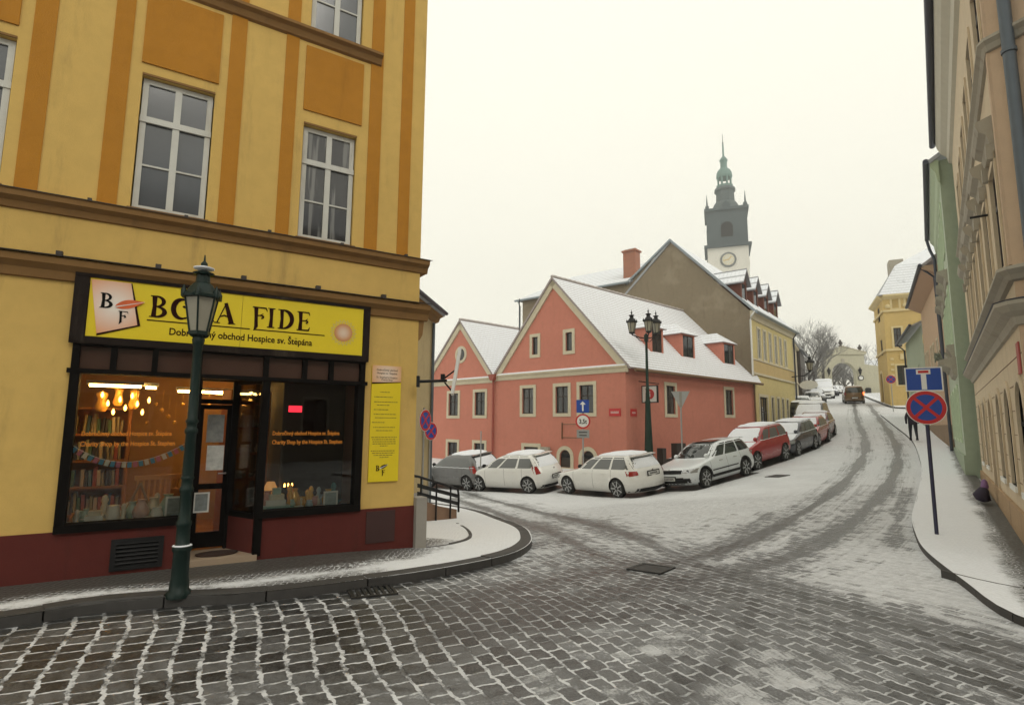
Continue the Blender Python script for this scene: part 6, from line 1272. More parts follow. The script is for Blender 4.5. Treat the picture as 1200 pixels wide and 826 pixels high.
KINDS = {
 'estate': dict(L=4.56, wb=2.63, r=.33, belt=.95, cowl=.96, hood0=.74, rtop=1.41, tab=[(.17,2.05,-2.05,.78,6),(.22,2.2,-2.2,.84,6),(.35,2.28,-2.27,.89,6),(.52,2.29,-2.29,.90,6),(.63,2.27,-2.27,.90,5.5),(.72,2.20,-2.24,.895,5),(.79,2.02,-2.22,.885,5),(.87,1.55,-2.20,.87,5),(.94,1.08,-2.17,.845,5),(1.0,.92,-2.13,.815,5),(1.15,.66,-2.02,.765,5),(1.30,.38,-1.90,.705,5),(1.38,.20,-1.84,.66,5),(1.43,.02,-1.78,.60,4.5),(1.455,-.2,-1.68,.50,4),(1.475,-.6,-1.3,.30,3)]),
 'hatch': dict(L=4.2, wb=2.58, r=.32, belt=.93, cowl=.95, hood0=.72, rtop=1.40, tab=[(.17,1.9,-1.9,.76,6),(.22,2.02,-1.98,.82,6),(.35,2.1,-2.06,.86,6),(.52,2.1,-2.09,.875,6),(.63,2.08,-2.08,.875,5.5),(.72,1.99,-2.05,.87,5),(.80,1.78,-2.02,.86,5),(.88,1.38,-1.98,.845,5),(.95,1.0,-1.93,.82,5),(1.02,.82,-1.85,.79,5),(1.15,.6,-1.74,.75,5),(1.30,.32,-1.58,.69,5),(1.38,.12,-1.45,.64,5),(1.42,-.02,-1.3,.58,4.5),(1.445,-.2,-1.1,.48,4),(1.46,-.4,-.8,.3,3)]),
 'mpv': dict(L=4.3, wb=2.7, r=.33, belt=.98, cowl=1.0, hood0=.78, rtop=1.50, tab=[(.18,1.95,-1.95,.78,6),(.23,2.08,-2.05,.85,6),(.38,2.14,-2.13,.89,6),(.55,2.15,-2.15,.895,6),(.68,2.12,-2.13,.895,5.5),(.78,2.0,-2.1,.885,5),(.87,1.78,-2.06,.875,5),(.95,1.5,-2.02,.865,5),(1.02,1.28,-1.98,.845,5),(1.10,1.1,-1.92,.82,5),(1.25,.82,-1.80,.77,5),(1.40,.5,-1.66,.71,5),(1.48,.28,-1.55,.66,5),(1.53,.08,-1.42,.59,4.5),(1.56,-.15,-1.2,.48,4),(1.575,-.4,-.9,.3,3)]),
 'suv': dict(L=4.5, wb=2.62, r=.36, belt=1.08, cowl=1.08, hood0=.86, rtop=1.58, tab=[(.26,2.0,-2.0,.78,6),(.32,2.16,-2.12,.85,6),(.45,2.24,-2.22,.89,6),(.62,2.25,-2.25,.90,6),(.76,2.22,-2.23,.90,6),(.86,2.15,-2.2,.895,5.5),(.93,2.0,-2.18,.885,5),(1.0,1.6,-2.16,.87,5),(1.07,1.12,-2.13,.85,5),(1.13,.98,-2.1,.825,5),(1.28,.74,-2.02,.78,5),(1.45,.45,-1.9,.72,5),(1.55,.24,-1.82,.67,5),(1.60,.05,-1.74,.61,4.5),(1.63,-.15,-1.6,.5,4),(1.65,-.5,-1.2,.3,3)]),
 'van': dict(L=4.5, wb=2.75, r=.33, belt=1.08, cowl=1.12, hood0=.85, rtop=1.74, tab=[(.2,2.0,-2.05,.8,7),(.26,2.14,-2.15,.87,7),(.42,2.2,-2.22,.90,7),(.6,2.22,-2.25,.91,7),(.75,2.2,-2.25,.91,7),(.86,2.1,-2.24,.905,6),(.96,1.88,-2.23,.895,6),(1.05,1.6,-2.22,.885,6),(1.13,1.36,-2.2,.87,6),(1.3,1.1,-2.17,.84,6),(1.5,.78,-2.12,.80,6),(1.68,.45,-2.06,.755,6),(1.75,.28,-2.0,.71,5),(1.80,.05,-1.9,.62,4.5),(1.83,-.2,-1.6,.4,4)]),
 'boxvan': dict(L=5.6, wb=3.4, r=.36, belt=1.3, cowl=1.35, hood0=1.0, rtop=2.25, tab=[(.3,2.5,-2.7,.9,8),(.45,2.75,-2.8,1.0,8),(.8,2.78,-2.8,1.0,8),(1.0,2.65,-2.8,1.0,8),(1.2,2.35,-2.8,.99,8),(1.35,2.1,-2.8,.98,8),(1.7,1.8,-2.8,.96,8),(2.0,1.5,-2.79,.95,8),(2.2,1.35,-2.78,.93,8),(2.4,1.2,-2.7,.88,7),(2.46,.9,-2.5,.6,5)]),
}
_bodies = {}; FOOT = []
def body_mesh(kind, mat, far):
    key = (kind, mat.name, far)
    if key in _bodies: return _bodies[key]
    K = KINDS[kind]; S = Shape(K['tab'], K['belt']); nz = 18 if far else 34; na = 40 if far else 72
    mb = MB(); V = []
    zs = np.interp(np.linspace(0, 1, nz), np.linspace(0, 1, len(K['tab'])), [r_[0] for r_ in K['tab']])
    for z in zs: V += [S.P(float(z), 2*pi*(k+.5)/na) for k in range(na)]
    f = [(i*na+k, i*na+(k+1) % na, (i+1)*na+(k+1) % na, (i+1)*na+k) for i in range(nz-1) for k in range(na)]
    mb.add(V, f, smooth=True); b = len(mb.v); mb.v.append(((V[-1][0]+V[-na//2][0])/2, 0, K['tab'][-1][0]+.004)); mb.v.append((0, 0, S.z0))
    for k in range(na): mb.f += [((nz-1)*na+k, (nz-1)*na+(k+1) % na, b), ((k+1) % na, k, b+1)]; mb.mi += [0, 0]; mb.sm |= {len(mb.f)-2}
    o = mb.build('body', mat); o.data.materials.append(M['plastic'])
    # cut the wheel arches out of the closed body
    ax_f = K['wb']/2+(.06 if kind != 'boxvan' else .2); ax_r = ax_f-K['wb']; cut = MB()
    for x in (ax_f, ax_r):
        for sgn in (-1, 1): cut.lathe([(K['r']+.055, sgn*.60), (K['r']+.055, sgn*1.2)] if sgn > 0 else [(K['r']+.055, -1.2), (K['r']+.055, -.60)], 26, (x, 0, K['r']), axis='y')
    c = cut.build('cutter', M['plastic']); md = o.modifiers.new('b', 'BOOLEAN'); md.object = c; md.operation = 'DIFFERENCE'; md.solver = 'EXACT'; md.material_mode = 'TRANSFER'
    dg = bpy.context.evaluated_depsgraph_get(); me = bpy.data.meshes.new_from_object(o.evaluated_get(dg)); me.name = 'body'
    bpy.data.objects.remove(o); bpy.data.objects.remove(c); _bodies[key] = (me, S, K, ax_f, ax_r); return _bodies[key]
_wheel = {}
def wheel_meshes(r):
    if r in _wheel: return _wheel[r]
    t = MB().lathe([(r-.10, -.10), (r-.03, -.108), (r-.005, -.085), (r, -.05), (r, .05), (r-.005, .085), (r-.03, .108), (r-.10, .10)], 30, axis='y').build('tyre', M['tyre'])
    q = MB(); ring(q, circle(0, 0, r-.085, 30), circle(0, 0, r-.115, 30), -.10, -.02); ring(q, circle(0, 0, r-.085, 30), circle(0, 0, r-.115, 30), .02, .10); q.lathe([(.06, -.09), (.055, -.07), (.05, .07), (.06, .09)], 14, axis='y')
    for k in range(7):
        a = 2*pi*k/7
        for yy_ in (-.092, .092): q.obox((cos(a)*(r*.5), yy_, sin(a)*(r*.5)), (cos(a)*(r*.34), 0, sin(a)*(r*.34)), (0, .012, 0), (-sin(a)*.022, 0, cos(a)*.022))
    q.cur = 1; q.lathe([(r-.11, -.03), (r-.11, .03)], 24, axis='y')
    ri = q.build('rim', [M['rim'], M['plastic']]); _wheel[r] = (t.data, ri.data); bpy.data.objects.remove(t); bpy.data.objects.remove(ri); return _wheel[r]
FROST = M['frostglass']
def car(kind, label, paint_, x, y, az, snow='full', glass=None, far=False, roof_rails=False, cladding=False, lit=False, name='parked_car', cat='car', grp='cars parked along the houses', plate=True, tint=None, spare=False):
    me, S, K, axf, axr = body_mesh(kind, PAINT[paint_], far); r = K['r']; h_ = radians(az)
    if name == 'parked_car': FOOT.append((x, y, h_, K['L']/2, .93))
    root = thing(name, label, cat, group=grp); fx, fy = sin(h_), cos(h_); lx, ly = -cos(h_), sin(h_)
    zf = Z(x+fx*axf, y+fy*axf); zr = Z(x+fx*axr, y+fy*axr); zl = Z(x+lx*.75, y+ly*.75); zr2 = Z(x-lx*.75, y-ly*.75); zc = (zf+zr)/2
    X_ = Vector((fx, fy, (zf-zr)/K['wb'])).normalized(); Y_ = Vector((lx, ly, (zl-zr2)/1.5)); Z_ = X_.cross(Y_).normalized(); Y_ = Z_.cross(X_).normalized()
    root.matrix_world = Matrix(((X_.x, Y_.x, Z_.x, x), (X_.y, Y_.y, Z_.y, y), (X_.z, Y_.z, Z_.z, zc+.004), (0, 0, 0, 1)))
    b = bpy.data.objects.new('body', me); COL.objects.link(b); b.parent = root
    tm, rm_ = wheel_meshes(r)
    for ax_ in (axf, axr):
        for sg in (-1, 1):
            w_ = bpy.data.objects.new('wheel', tm); COL.objects.link(w_); w_.parent = root; w_.location = (ax_, sg*(.80 if kind != 'boxvan' else .9), r); q = bpy.data.objects.new('rim', rm_); COL.objects.link(q); q.parent = w_
    gl_ = glass or (FROST if snow in ('full', 'rear') else M['carglass']); zb = K['belt']+.03; zt = K['rtop']-.03
    # side windows, separated by pillars
    xf = lambda z: ipt(K['tab'], z, 1); xr = lambda z: ipt(K['tab'], z, 2)
    cuts = (0, .34, .38, .68, .72, 1.) if kind not in ('boxvan',) else (0.72, .98)
    for sg in (-1, 1):
        for a, c in zip(cuts[::2], cuts[1::2]):
            # fraction 0 = rear, 1 = front
            mb = MB(); grid(mb, lambda u, v: S.side(lerp(xr(lerp(zb, zt, v))+.17, xf(lerp(zb, zt, v))-.16, lerp(a, c, u)), lerp(zb, zt, v), sg), 5, 4, flip=sg > 0); mb.build('side_window', gl_, root)
        mb = MB(); xm = K['cowl'] and xf(K['cowl'])-.22; p0 = S.side(xm, K['belt']+.06, sg); mb.lathe([(.02, -.09), (.075, -.06), (.085, 0), (.06, .06), (.01, .08)], 10, (p0[0], p0[1]+sg*.12, p0[2]+.02), axis='x'); mb.obox((p0[0], p0[1]+sg*.04, p0[2]-.03), (.03, 0, 0), (0, .06, 0), (0, 0, .015)); mb.build('wing_mirror', M['plastic'] if paint_ in ('grey', 'black', 'white') and not cladding else PAINT[paint_], root)
        for xd in (.32, -.62): 
            if not far: p1 = S.side(xd, K['belt']-.13, sg, .012); MB().box(p1[0]-.1, p1[0]+.1, p1[1]-.012, p1[1]+.012, p1[2]-.014, p1[2]+.014).build('door_handle', M['galv'] if cladding else PAINT[paint_], root)
        if not far:
            for xd in (.98, -.08, -1.02):
                if xd < xr(.9)+.3: continue
                mb = MB(); grid(mb, lambda u, v: S.side(xd+(u-.5)*.010, lerp(.30, K['belt']+.01, v), sg, .0025), 1, 8, flip=sg > 0); mb.build('door_gap', M['plastic'], root)
        if cladding: grid(MB(), lambda u, v: S.side(lerp(axr+.42, axf-.42, u), lerp(.30, .40, v), sg, .012), 12, 2, flip=sg > 0).build('side_cladding', M['plastic'], root); grid(MB(), lambda u, v: S.side(lerp(axr+.5, axf-.45, u), lerp(.52, .56, v), sg, .012), 12, 1, flip=sg > 0).build('side_moulding', M['plastic'], root)
        if cladding:
            for ax_ in (axf, axr):
                def lip(u, v):
                    an = pi*u*1.0; rr_ = r+.05+.055*v; xx = ax_+rr_*cos(an); z_ = r+rr_*sin(an); return S.side(xx, max(z_, .2), sg, .012)
                grid(MB(), lip, 16, 2, flip=sg < 0).build('arch_trim', M['plastic'], root)
        if roof_rails: MB().tube([S.side(x_, K['rtop']+.01+.035*sin(pi*i/6), sg, -.03) for i, x_ in enumerate(np.linspace(xr(K['rtop'])+.15, xf(K['rtop'])-.25, 7))], .016, 6).build('roof_rail', M['galv'] if not cladding else M['silverm'] if 'silverm' in M else M['galv'], root)
    # front and rear glass
    if kind == 'boxvan': fz = (1.4, 2.15)
    else: fz = (K['cowl']+.02, zt-.0)
    mb = MB(); grid(mb, lambda u, v: S.end(lerp(-.86, .86, u)*ipt(K['tab'], lerp(*fz, v), 3), lerp(*fz, v), True), 14, 6, flip=False); mb.build('windscreen', M['carglass'] if snow not in ('full', 'front') else FROST, root)
    if kind != 'boxvan': mb = MB(); rz0 = K['belt']+(.10 if kind != 'van' else .06); grid(mb, lambda u, v: S.end(lerp(-.82, .82, u)*ipt(K['tab'], lerp(rz0, zt-.03, v), 3), lerp(rz0, zt-.03, v), False), 14, 5, flip=True); mb.build('rear_window', gl_, root)
    if cladding: grid(MB(), lambda u, v: (lerp(-.55, .12, u), lerp(-.50, .50, v), S.z1+.003-.02*abs(lerp(-1, 1, v))**2), 6, 6).build('glass_roof', M['carglass'], root)
    # bumpers, lamps, grille, plates
    lo = .30 if not cladding else .42
    for fr_ in (True, False):
        mb = MB(); grid(mb, lambda u, v: S.end(lerp(-.93, .93, u)*ipt(K['tab'], .35, 3), lerp(S.z0+.04, lo+.04 if not cladding else .44, v), fr_, .008), 14, 3, flip=not fr_); mb.build('bumper_trim', M['plastic'], root)
    hz0, hz1 = K['hood0']-.14, K['hood0']+.005; hw_ = ipt(K['tab'], hz0, 3)
    for sg in (-1, 1):
        mb = MB(); grid(mb, lambda u, v: S.end(sg*hw_*lerp(.56, .975, u), lerp(hz0+.05*(1-u)*.6, hz1-.01, v), True, .010), 8, 4, flip=sg < 0); hl = mb.build('headlight', M['headlamp'], root)
        if not far: mb = MB(); mb.lathe([(.01, 0), (.045, .004), (.05, .008), (.0, .012)], 12, (S.end(sg*hw_*.76, (hz0+hz1)/2, True, .004)[0], sg*hw_*.76, (hz0+hz1)/2), axis='x'); mb.build('lamp_lens', M['carglass'], hl)
        tz0, tz1 = K['belt']-.20, K['belt']-.03
        if kind in ('suv', 'mpv', 'van'): tz0, tz1 = K['belt']-.22, K['belt']+.10
        if kind == 'boxvan': tz0, tz1 = .9, 1.2
        wid = .30 if kind in ('hatch', 'estate') else .18
        mb = MB(); grid(mb, lambda u, v: S.end(sg*ipt(K['tab'], tz0, 3)*lerp(1-wid, .965, u), lerp(tz0+.04*(1-u), tz1, v), False, .012), 8, 4, flip=sg > 0); mb.build('tail_light', M['taillamp'] if not (lit and sg < 0) else M['tail_lit'], root)
    grid(MB(), lambda u, v: S.end(ipt(K['tab'], .45, 3)*lerp(-.60, .60, u), lerp(S.z0+.16, S.z0+.30, v), True, .014), 10, 3).build('lower_grille', M['plastic'], root)
    mb = MB(); grid(mb, lambda u, v: S.end(hw_*lerp(-.54, .54, u), lerp(hz0-.0, hz1-.03, v), True, .010), 10, 3); gr = mb.build('grille', M['plastic'], root)
    if not far:
        e0 = S.end(0, hz1-.02, True, .014); MB().lathe([(.0, 0), (.045, .002), (.04, .008), (.0, .01)], 14, (e0[0]-.004, 0, hz1-.035), axis='x').build('badge', M['chrome'], root); ch = S.end(0, hz1-.025, True, .013); MB().box(ch[0]-.02, ch[0]+.002, -.40, .40, hz1-.028, hz1-.015).build('grille_bar', M['chrome'], root)
        e1 = S.end(0, K['belt']-.06, False, .008); MB().lathe([(.0, -.01), (.045, -.008), (.045, 0), (.0, .001)], 14, (e1[0], 0, K['belt']-.05), axis='x').build('badge', M['chrome'], root)
    for fr_, zp_ in ((True, .43), (False, .62 if kind in ('mpv', 'suv', 'estate', 'van') else .56)):
        if kind == 'estate' and not fr_: zp_ = .80
        e2 = S.end(.0, zp_, fr_, .012); sx_ = 1 if fr_ else -1; pl = MB().box(*sorted((e2[0], e2[0]+sx_*.012)), -.26, .26, zp_-.055, zp_+.055).build('number_plate', M['plate'], root); MB().box(*sorted((e2[0]-sx_*.006, e2[0]+sx_*.004)), -.31, .31, zp_-.085, zp_+.09).build('plate_recess', M['plastic'], root)
        if not far:
            q = MB()
            for k in range(7): q.box(*sorted((e2[0]+sx_*.012, e2[0]+sx_*.0135)), -.17+k*.056, -.135+k*.056, zp_-.03, zp_+.03)
            q.build('worn_characters', M['black'], pl)
    if not far and kind != 'boxvan': e3 = S.end(0, .30, False, .0); MB().box(e3[0]-.02, e3[0]+.05, -.5, .5, .27, .31).build('rear_reflector_strip', M['plastic'], root)
    if kind in ('estate', 'hatch', 'mpv') and not far: e4 = S.end(0, K['rtop']-.02, False, .0); MB().prism([(e4[0]+.12, K['rtop']+.02), (e4[0]-.10, K['rtop']+.0), (e4[0]-.09, K['rtop']-.02), (e4[0]+.1, K['rtop']-.02)], -.58, .58, 'xz').build('roof_spoiler', PAINT[paint_], root)
    if spare: e5 = S.end(0, .85, False, 0); MB().lathe([(.10, -.16), (.33, -.16), (.36, -.1), (.36, 0), (.1, 0)], 20, (e5[0], 0, .85), axis='x').build('spare_wheel', M['plastic'], root)
    # snow lying on the car
    if snow != 'none':
        th = .028; nrm = random.random()*9
        def bumpy(p, k=1.): return (p[0], p[1], p[2]+.008*sin(p[0]*9+nrm)*cos(p[1]*8+nrm)*k)
        z0s = K['rtop']+.015; mb = MB(); na = 40; zs = [z0s+(S.z1-z0s)*i/6 for i in range(7)]; V = []
        for i, z in enumerate(zs): V += [bumpy(tuple(np.array(S.P(z, 2*pi*(k+.5)/na, th*min(1, .3+i*.35)))+np.array([0, 0, .006+th*min(1, i*.4)]))) for k in range(na)]
        f = [(i*na+k, i*na+(k+1) % na, (i+1)*na+(k+1) % na, (i+1)*na+k) for i in range(6) for k in range(na)]+[tuple(6*na+k for k in range(na))]; mb.add(V, f, smooth=True); mb.build('roof_snow', SNOW, root)
        def patch(nm, z0_, z1_, k0, k1, front, off, drop=0.):
            mb = MB()
            def fn(u, v):
                z = lerp(z0_, z1_, v); ed = min(1, 6*min(u, 1-u, v+.02, 1.02-v)); p = S.end(lerp(-k0 if v < .5 else -k1, k0 if v < .5 else k1, u)*ipt(K['tab'], z, 3), z, front, .004+off*ed)
                return (p[0], p[1], p[2]+off*.8*ed)
            grid(mb, fn, 18, 10, flip=not front); mb.build(nm, SNOW, root)
        if snow in ('full', 'hoodroof', 'front'): patch('bonnet_snow', K['hood0']+.02, K['cowl']-.01, .93, .90, True, .022)
        if snow in ('full', 'front'): patch('windscreen_snow', K['cowl']+.01, zt+.01, .88, .86, True, .012)
        if snow in ('full', 'rear'): patch('rear_window_snow', K['belt']+.06, zt-.07, .78, .74, False, .010)
        if snow == 'full' and not far:
            for sg in (-1, 1): grid(MB(), lambda u, v: S.side(lerp(xr(zb)+.25, xf(zb)-.3, u), zb-.02+.02*v+.006*sin(u*40), sg, .012+.004*sin(u*30)), 24, 1, flip=sg > 0).build('sill_snow', SNOW, root)
    return root
M['tail_lit'] = emit('lit_tail_light', (1, .16, .03), 3.)
def cpos(front, rear, side, kind, inset=.83):
    """car centre and heading from the two wheel contacts seen on one side ('L' or 'R' of the car)"""
    f = np.array(gp(*front)[:2]); r_ = np.array(gp(*rear)[:2]); d = (f-r_)/np.hypot(*(f-r_)); lft = np.array([-d[1], d[0]]); K = KINDS[kind]; axf = K['wb']/2+.06; m = (f+r_)/2-d*.06+(-lft if side == 'L' else lft)*inset
    return float(m[0]), float(m[1]), degrees(atan2(d[0], d[1]))
SG = 'cars parked in front of the salmon house'
c = cpos((668, 578.5), (724, 583), 'L', 'estate'); car('estate', 'white estate car with a grey five-spoke look, third from the railing, rear toward the crossing', 'white', *c, snow='rear', roof_rails=True, grp=SG)
c = cpos((571, 575.6), (610, 577.5), 'L', 'mpv'); car('mpv', 'white hatchback with bright red tail lights between the dark grey car and the estate', 'white', *c, snow='rear', grp=SG)
c = cpos((511, 571.5), (541, 574), 'L', 'mpv'); car('mpv', 'dark grey people carrier with a snowy rear window left of the white hatchback', 'grey', *c, snow='full', grp=SG)
x_, y_, _ = gp(497, 571); car('hatch', 'black car half hidden behind the beige house, leftmost of the parked row', 'black', x_-2.2, y_+1.5, -40, snow='full', grp=SG)
c = cpos((828, 571), (875, 557.5), 'L', 'estate'); car('estate', 'pale estate car with black cladding and a clear dark windscreen facing the crossing', 'silverwhite', *c, snow='none', roof_rails=True, cladding=True, grp=SG)
ST = 'cars parked nose downhill along the street'
c = cpos((893, 548.5), (916, 541), 'L', 'suv'); car('suv', 'red off-roader with snow over its bonnet and windscreen, black rails on the roof', 'red', *c, snow='full', roof_rails=True, grp=ST)
c = cpos((937.5, 533), (953, 527), 'L', 'hatch'); car('estate', 'navy blue car with a snow-covered bonnet behind the red off-roader', 'navy', *c, snow='full', grp=ST)
c = cpos((961, 522.5), (969.5, 518), 'L', 'hatch'); car('hatch', 'bright red small car with a white snowy bonnet behind the navy blue car', 'red', *c, snow='full', grp=ST)
c = cpos((975.5, 514.5), (981, 510.5), 'L', 'hatch'); car('hatch', 'maroon car mostly hidden between the bright red car and the snowy van', 'maroon', c[0], c[1]+.3, c[2], snow='full', grp=ST)
x_, y_, _ = gp(963, 507); car('van', 'dark van with its whole windscreen under snow behind the maroon car', 'black', x_+.3, y_+1.7, 216, snow='full', grp=ST)
def st_car(px, dist, kind, lab, pt, **k): d = ray(px, 480); d = d*dist/d[1]; car(kind, lab, pt, float(d[0]), dist, k.pop('az', 212), far=True, grp=ST, **k)
st_car(939.5, 43, 'suv', 'black off-roader with a spare wheel on its back parked at the kerb further up', 'black', snow='hoodroof', az=32, spare=True)
st_car(940, 50, 'estate', 'silver white car facing down beyond the black off-roader', 'silverwhite', snow='hoodroof', az=208)
st_car(952.5, 58, 'hatch', 'smaller white car facing down at the left of the street, before the box van', 'white', snow='hoodroof', az=208)
st_car(958.5, 65, 'hatch', 'dark grey car just in front of the white box van', 'grey', snow='full', az=208)
st_car(967.5, 73, 'boxvan', 'tall white box van parked near the top of the street', 'white', snow='full', az=206)
st_car(974.5, 80, 'hatch', 'dark car behind the white box van near the gateway', 'navy', snow='full', az=204)
d = ray(1000, 470); dist = 59.5; d = d*dist/d[1]
car('van', 'bronze van driving uphill with its right tail light glowing', 'gold', float(d[0]), dist, 27, snow='none', far=True, name='moving_van', cat='van', grp=None, lit=True)
for k, (px, dd, pt, lb) in enumerate(((979.5, 96, 'white', 'tiny white car in the gateway arch, left of two'), (984, 99, 'silver', 'tiny silver car in the gateway arch, right of two'))):
    d = ray(px, 468); d = d*dd/d[1]; car('hatch', lb, pt, float(d[0]), dd, 205, far=True, snow='full', grp=ST)
# ------------------------------------------------------------------ street lamps
def lantern(mb_fr, mb_gl, c, s=1., n=6):
    """six-sided tapering street lantern, c = bottom centre"""
    x, y, z = c; R = lambda r_, h_: (r_*s, h_*s)
    mb_gl.lathe([R(.095, .03), R(.165, .40)], n, (x, y, z), smooth=False)
    mb_fr.lathe([R(.03, -.05), R(.11, -.01), R(.112, .03), R(.09, .031)], n, (x, y, z), smooth=False)
    mb_fr.lathe([R(.16, .395), R(.195, .40), R(.20, .43), R(.17, .46), R(.10, .56), R(.075, .575), R(.068, .66), R(.10, .67), R(.11, .69), R(.05, .71), R(.018, .73), R(.014, .76), R(.035, .78), R(.035, .80), R(.012, .83), R(.006, .90)], n if False else 12, (x, y, z), smooth=False)
    for k in range(n):
        a = 2*pi*(k+.5)/n; mb_fr.tube([(x+.099*s*cos(a), y+.099*s*sin(a), z+.02*s), (x+.170*s*cos(a), y+.170*s*sin(a), z+.41*s)], .011*s, 5)
        mb_fr.lathe([R(.028, .40), R(.03, .47), R(.012, .50), R(.004, .53)], 6, (x+.185*s*cos(a), y+.185*s*sin(a), z))
lp = gp(209, 697, off=.10)
LP1 = thing('street_lamp', 'dark green single lantern street lamp standing in front of the shop', 'street lamp', lp, .3)
prof = [(.15, -.02), (.15, .03), (.12, .05), (.115, .12), (.105, .16), (.100, .40), (.118, .42), (.118, .46), (.085, .48), (.082, .64), (.094, .66), (.094, .69), (.076, .71), (.072, .97), (.086, .99), (.086, 1.02), (.070, 1.04), (.068, 1.10), (.084, 1.12), (.066, 1.14)]
MB().lathe([(r_*.74, h_) for r_, h_ in prof], 20).build('base', M['green_iron'], LP1)
MB().lathe([(.053, 1.14), (.048, 1.55), (.060, 1.57), (.060, 1.60), (.047, 1.62), (.048, 1.66), (.062, 1.68), (.046, 1.71), (.042, 2.45), (.052, 2.47), (.060, 2.52), (.045, 2.56), (.03, 2.58)], 18).build('shaft', M['green_iron'], LP1)
fr_, gl_ = MB(), MB(); zt_ = 2.72
top_z = atY(236, 299, lp[1])[2]-lp[2]; sl = .94; zt_ = top_z-.90*sl
for k in range(4):
    a = pi/4+k*pi/2; fr_.tube([(.04*cos(a), .04*sin(a), 2.54), (.085*cos(a), .085*sin(a), (2.54+zt_)/2), (.06*cos(a), .06*sin(a), zt_-.02)], .012, 6)
fr_.tube([(0, 0, 2.55), (0, 0, zt_)], .014); lantern(fr_, gl_, (0, 0, zt_), sl)
hd = fr_.build('lantern', M['green_iron'], LP1); gl_.build('lantern_glass', M['lamp_glass'], hd)
MB().lathe([(.0, .575+.10), (.095, .69), (.10, .705), (.04, .722), (.0, .73)], 12, (0, 0, zt_)).build('snow_cap', SNOW, hd)
MB().lathe([(.06, .0), (.089, .002), (.084, .010), (.065, .016)], 16, (0, 0, .46)).build('ring_snow', SNOW, LP1)
# three-armed lamp by the salmon house
b3 = gp(761, 551); tz = atY(760, 362, b3[1])[2]-b3[2]
LP2 = thing('street_lamp', 'tall dark green street lamp with three lanterns before the salmon house', 'street lamp', b3, .5)
MB().lathe([(.28, 0), (.28, .1), (.22, .2), (.20, .8), (.165, 1.6), (.13, 2.6), (.12, 3.0), (.145, 3.05), (.125, 3.1)], 16).build('base', M['dkgreen'], LP2)
za_ = tz-1.25
MB().lathe([(.10, 3.1), (.08, 3.6), (.095, 3.65), (.07, 3.7), (.055, za_-.3), (.10, za_-.25), (.11, za_), (.06, za_+.05), (.03, za_+.1)], 14).build('shaft', M['dkgreen'], LP2)
for k, (px_) in enumerate((738, 763.5, 772)):
    dx = (atY(px_, 395, b3[1])[0]-atY(757.5, 395, b3[1])[0]); ang = {0: pi, 1: -pi/2+.1, 2: .25}[k]; rr_ = {0: .66, 1: .35, 2: .52}[k]
    wxd, wyd = (cos(ang)*rr_, sin(ang)*rr_); c_, s_ = cos(-.5), sin(-.5); lx_, ly_ = wxd*c_-wyd*s_, wxd*s_+wyd*c_
    arm = MB().tube([(0, 0, za_-.15), (lx_*.5, ly_*.5, za_-.10), (lx_, ly_, za_+.02)], .03, 6).tube([(0, 0, za_-.3), (lx_*.4, ly_*.4, za_-.28), (lx_*.75, ly_*.75, za_-.05)], .018, 6); ao = arm.build('arm', M['iron'], LP2)
    fr_, gl_ = MB(), MB(); lantern(fr_, gl_, (lx_, ly_, za_+.1), 1.22); lo_ = fr_.build('lantern', M['iron'], LP2); gl_.build('lantern_glass', M['lamp_glass'], lo_)
# wall lantern on the yellow row house and oval sign below
T_ = RF.thing('wall_lantern', 'black wall lantern on an arm at the far corner of the yellow row house', 'street lamp'); u_, z_ = 9.6, RF.uz(925, 441)[1]
q = MB().tube([(u_, 0, z_), (u_, -.9, z_+.05), (u_, -1.3, z_+.35)], .04, 6); q.build('arm', M['iron'], T_); fr_, gl_ = MB(), MB(); lantern(fr_, gl_, (u_, -1.3, z_+.4), 1.45); lo_ = fr_.build('lantern', M['iron'], T_); gl_.build('lantern_glass', M['lamp_glass'], lo_)
T_ = RF.thing('oval_sign', 'oval white sign under the wall lantern of the yellow row house', 'sign'); q = MB().prism([(-1.15+.62*cos(2*pi*k/24), z_-.65+.33*sin(2*pi*k/24)) for k in range(24)], u_-.03, u_+.03, 'yz'); q.build('panel', M['white_sign'], T_); MB().tube([(u_, -1.15, z_-.3), (u_, -1.15, z_)], .02).build('hanger', M['iron'], T_)
# ------------------------------------------------------------------ traffic signs
def disc(mb, r_, y0, y1, cz, n=36): mb.prism(circle(0, cz, r_, n), y0, y1)
def no_stopping(par, cz, r_, y=-.03):
    b = MB(); disc(b, r_, y+.012, y+.022, cz); b.build('back_plate', M['galv'], par)
    b = MB(); disc(b, r_*1., y+.004, y+.011, cz); b.build('white_edge', M['white_sign'], par)
    b = MB(); ring(b, circle(0, cz, r_*.96, 36), circle(0, cz, r_*.76, 36), y, y+.0035)
    for a in (pi/4, -pi/4): b.obox((0, y+(.0015 if a > 0 else .0008), cz), (r_*.78*cos(a), 0, r_*.78*sin(a)), (0, .0012, 0), (-r_*.085*sin(a), 0, r_*.085*cos(a)))
    b.build('red_ring', M['red_sign'], par); b = MB(); disc(b, r_*.77, y+.0022, y+.0038, cz); b.build('blue_field', M['blue_sign'], par)
def signpost(name, label, base, face_az, h, r_=.03, mat=None):
    t_ = thing(name, label, 'traffic sign', base, radians(-face_az)); MB().tube([(0, .02, -.1), (0, .02, h)], r_, 10).build('post', mat or M['galv'], t_); return t_
M['bluepost'] = plain('dark_blue_post', (.035, .035, .075), .5, .3)
bs = gp(1098, 626, off=.085); zl_ = lambda py, b_, px=1090: atY(px, py, b_[1])[2]-b_[2]
fa = degrees(atan2(bs[0], bs[1]))
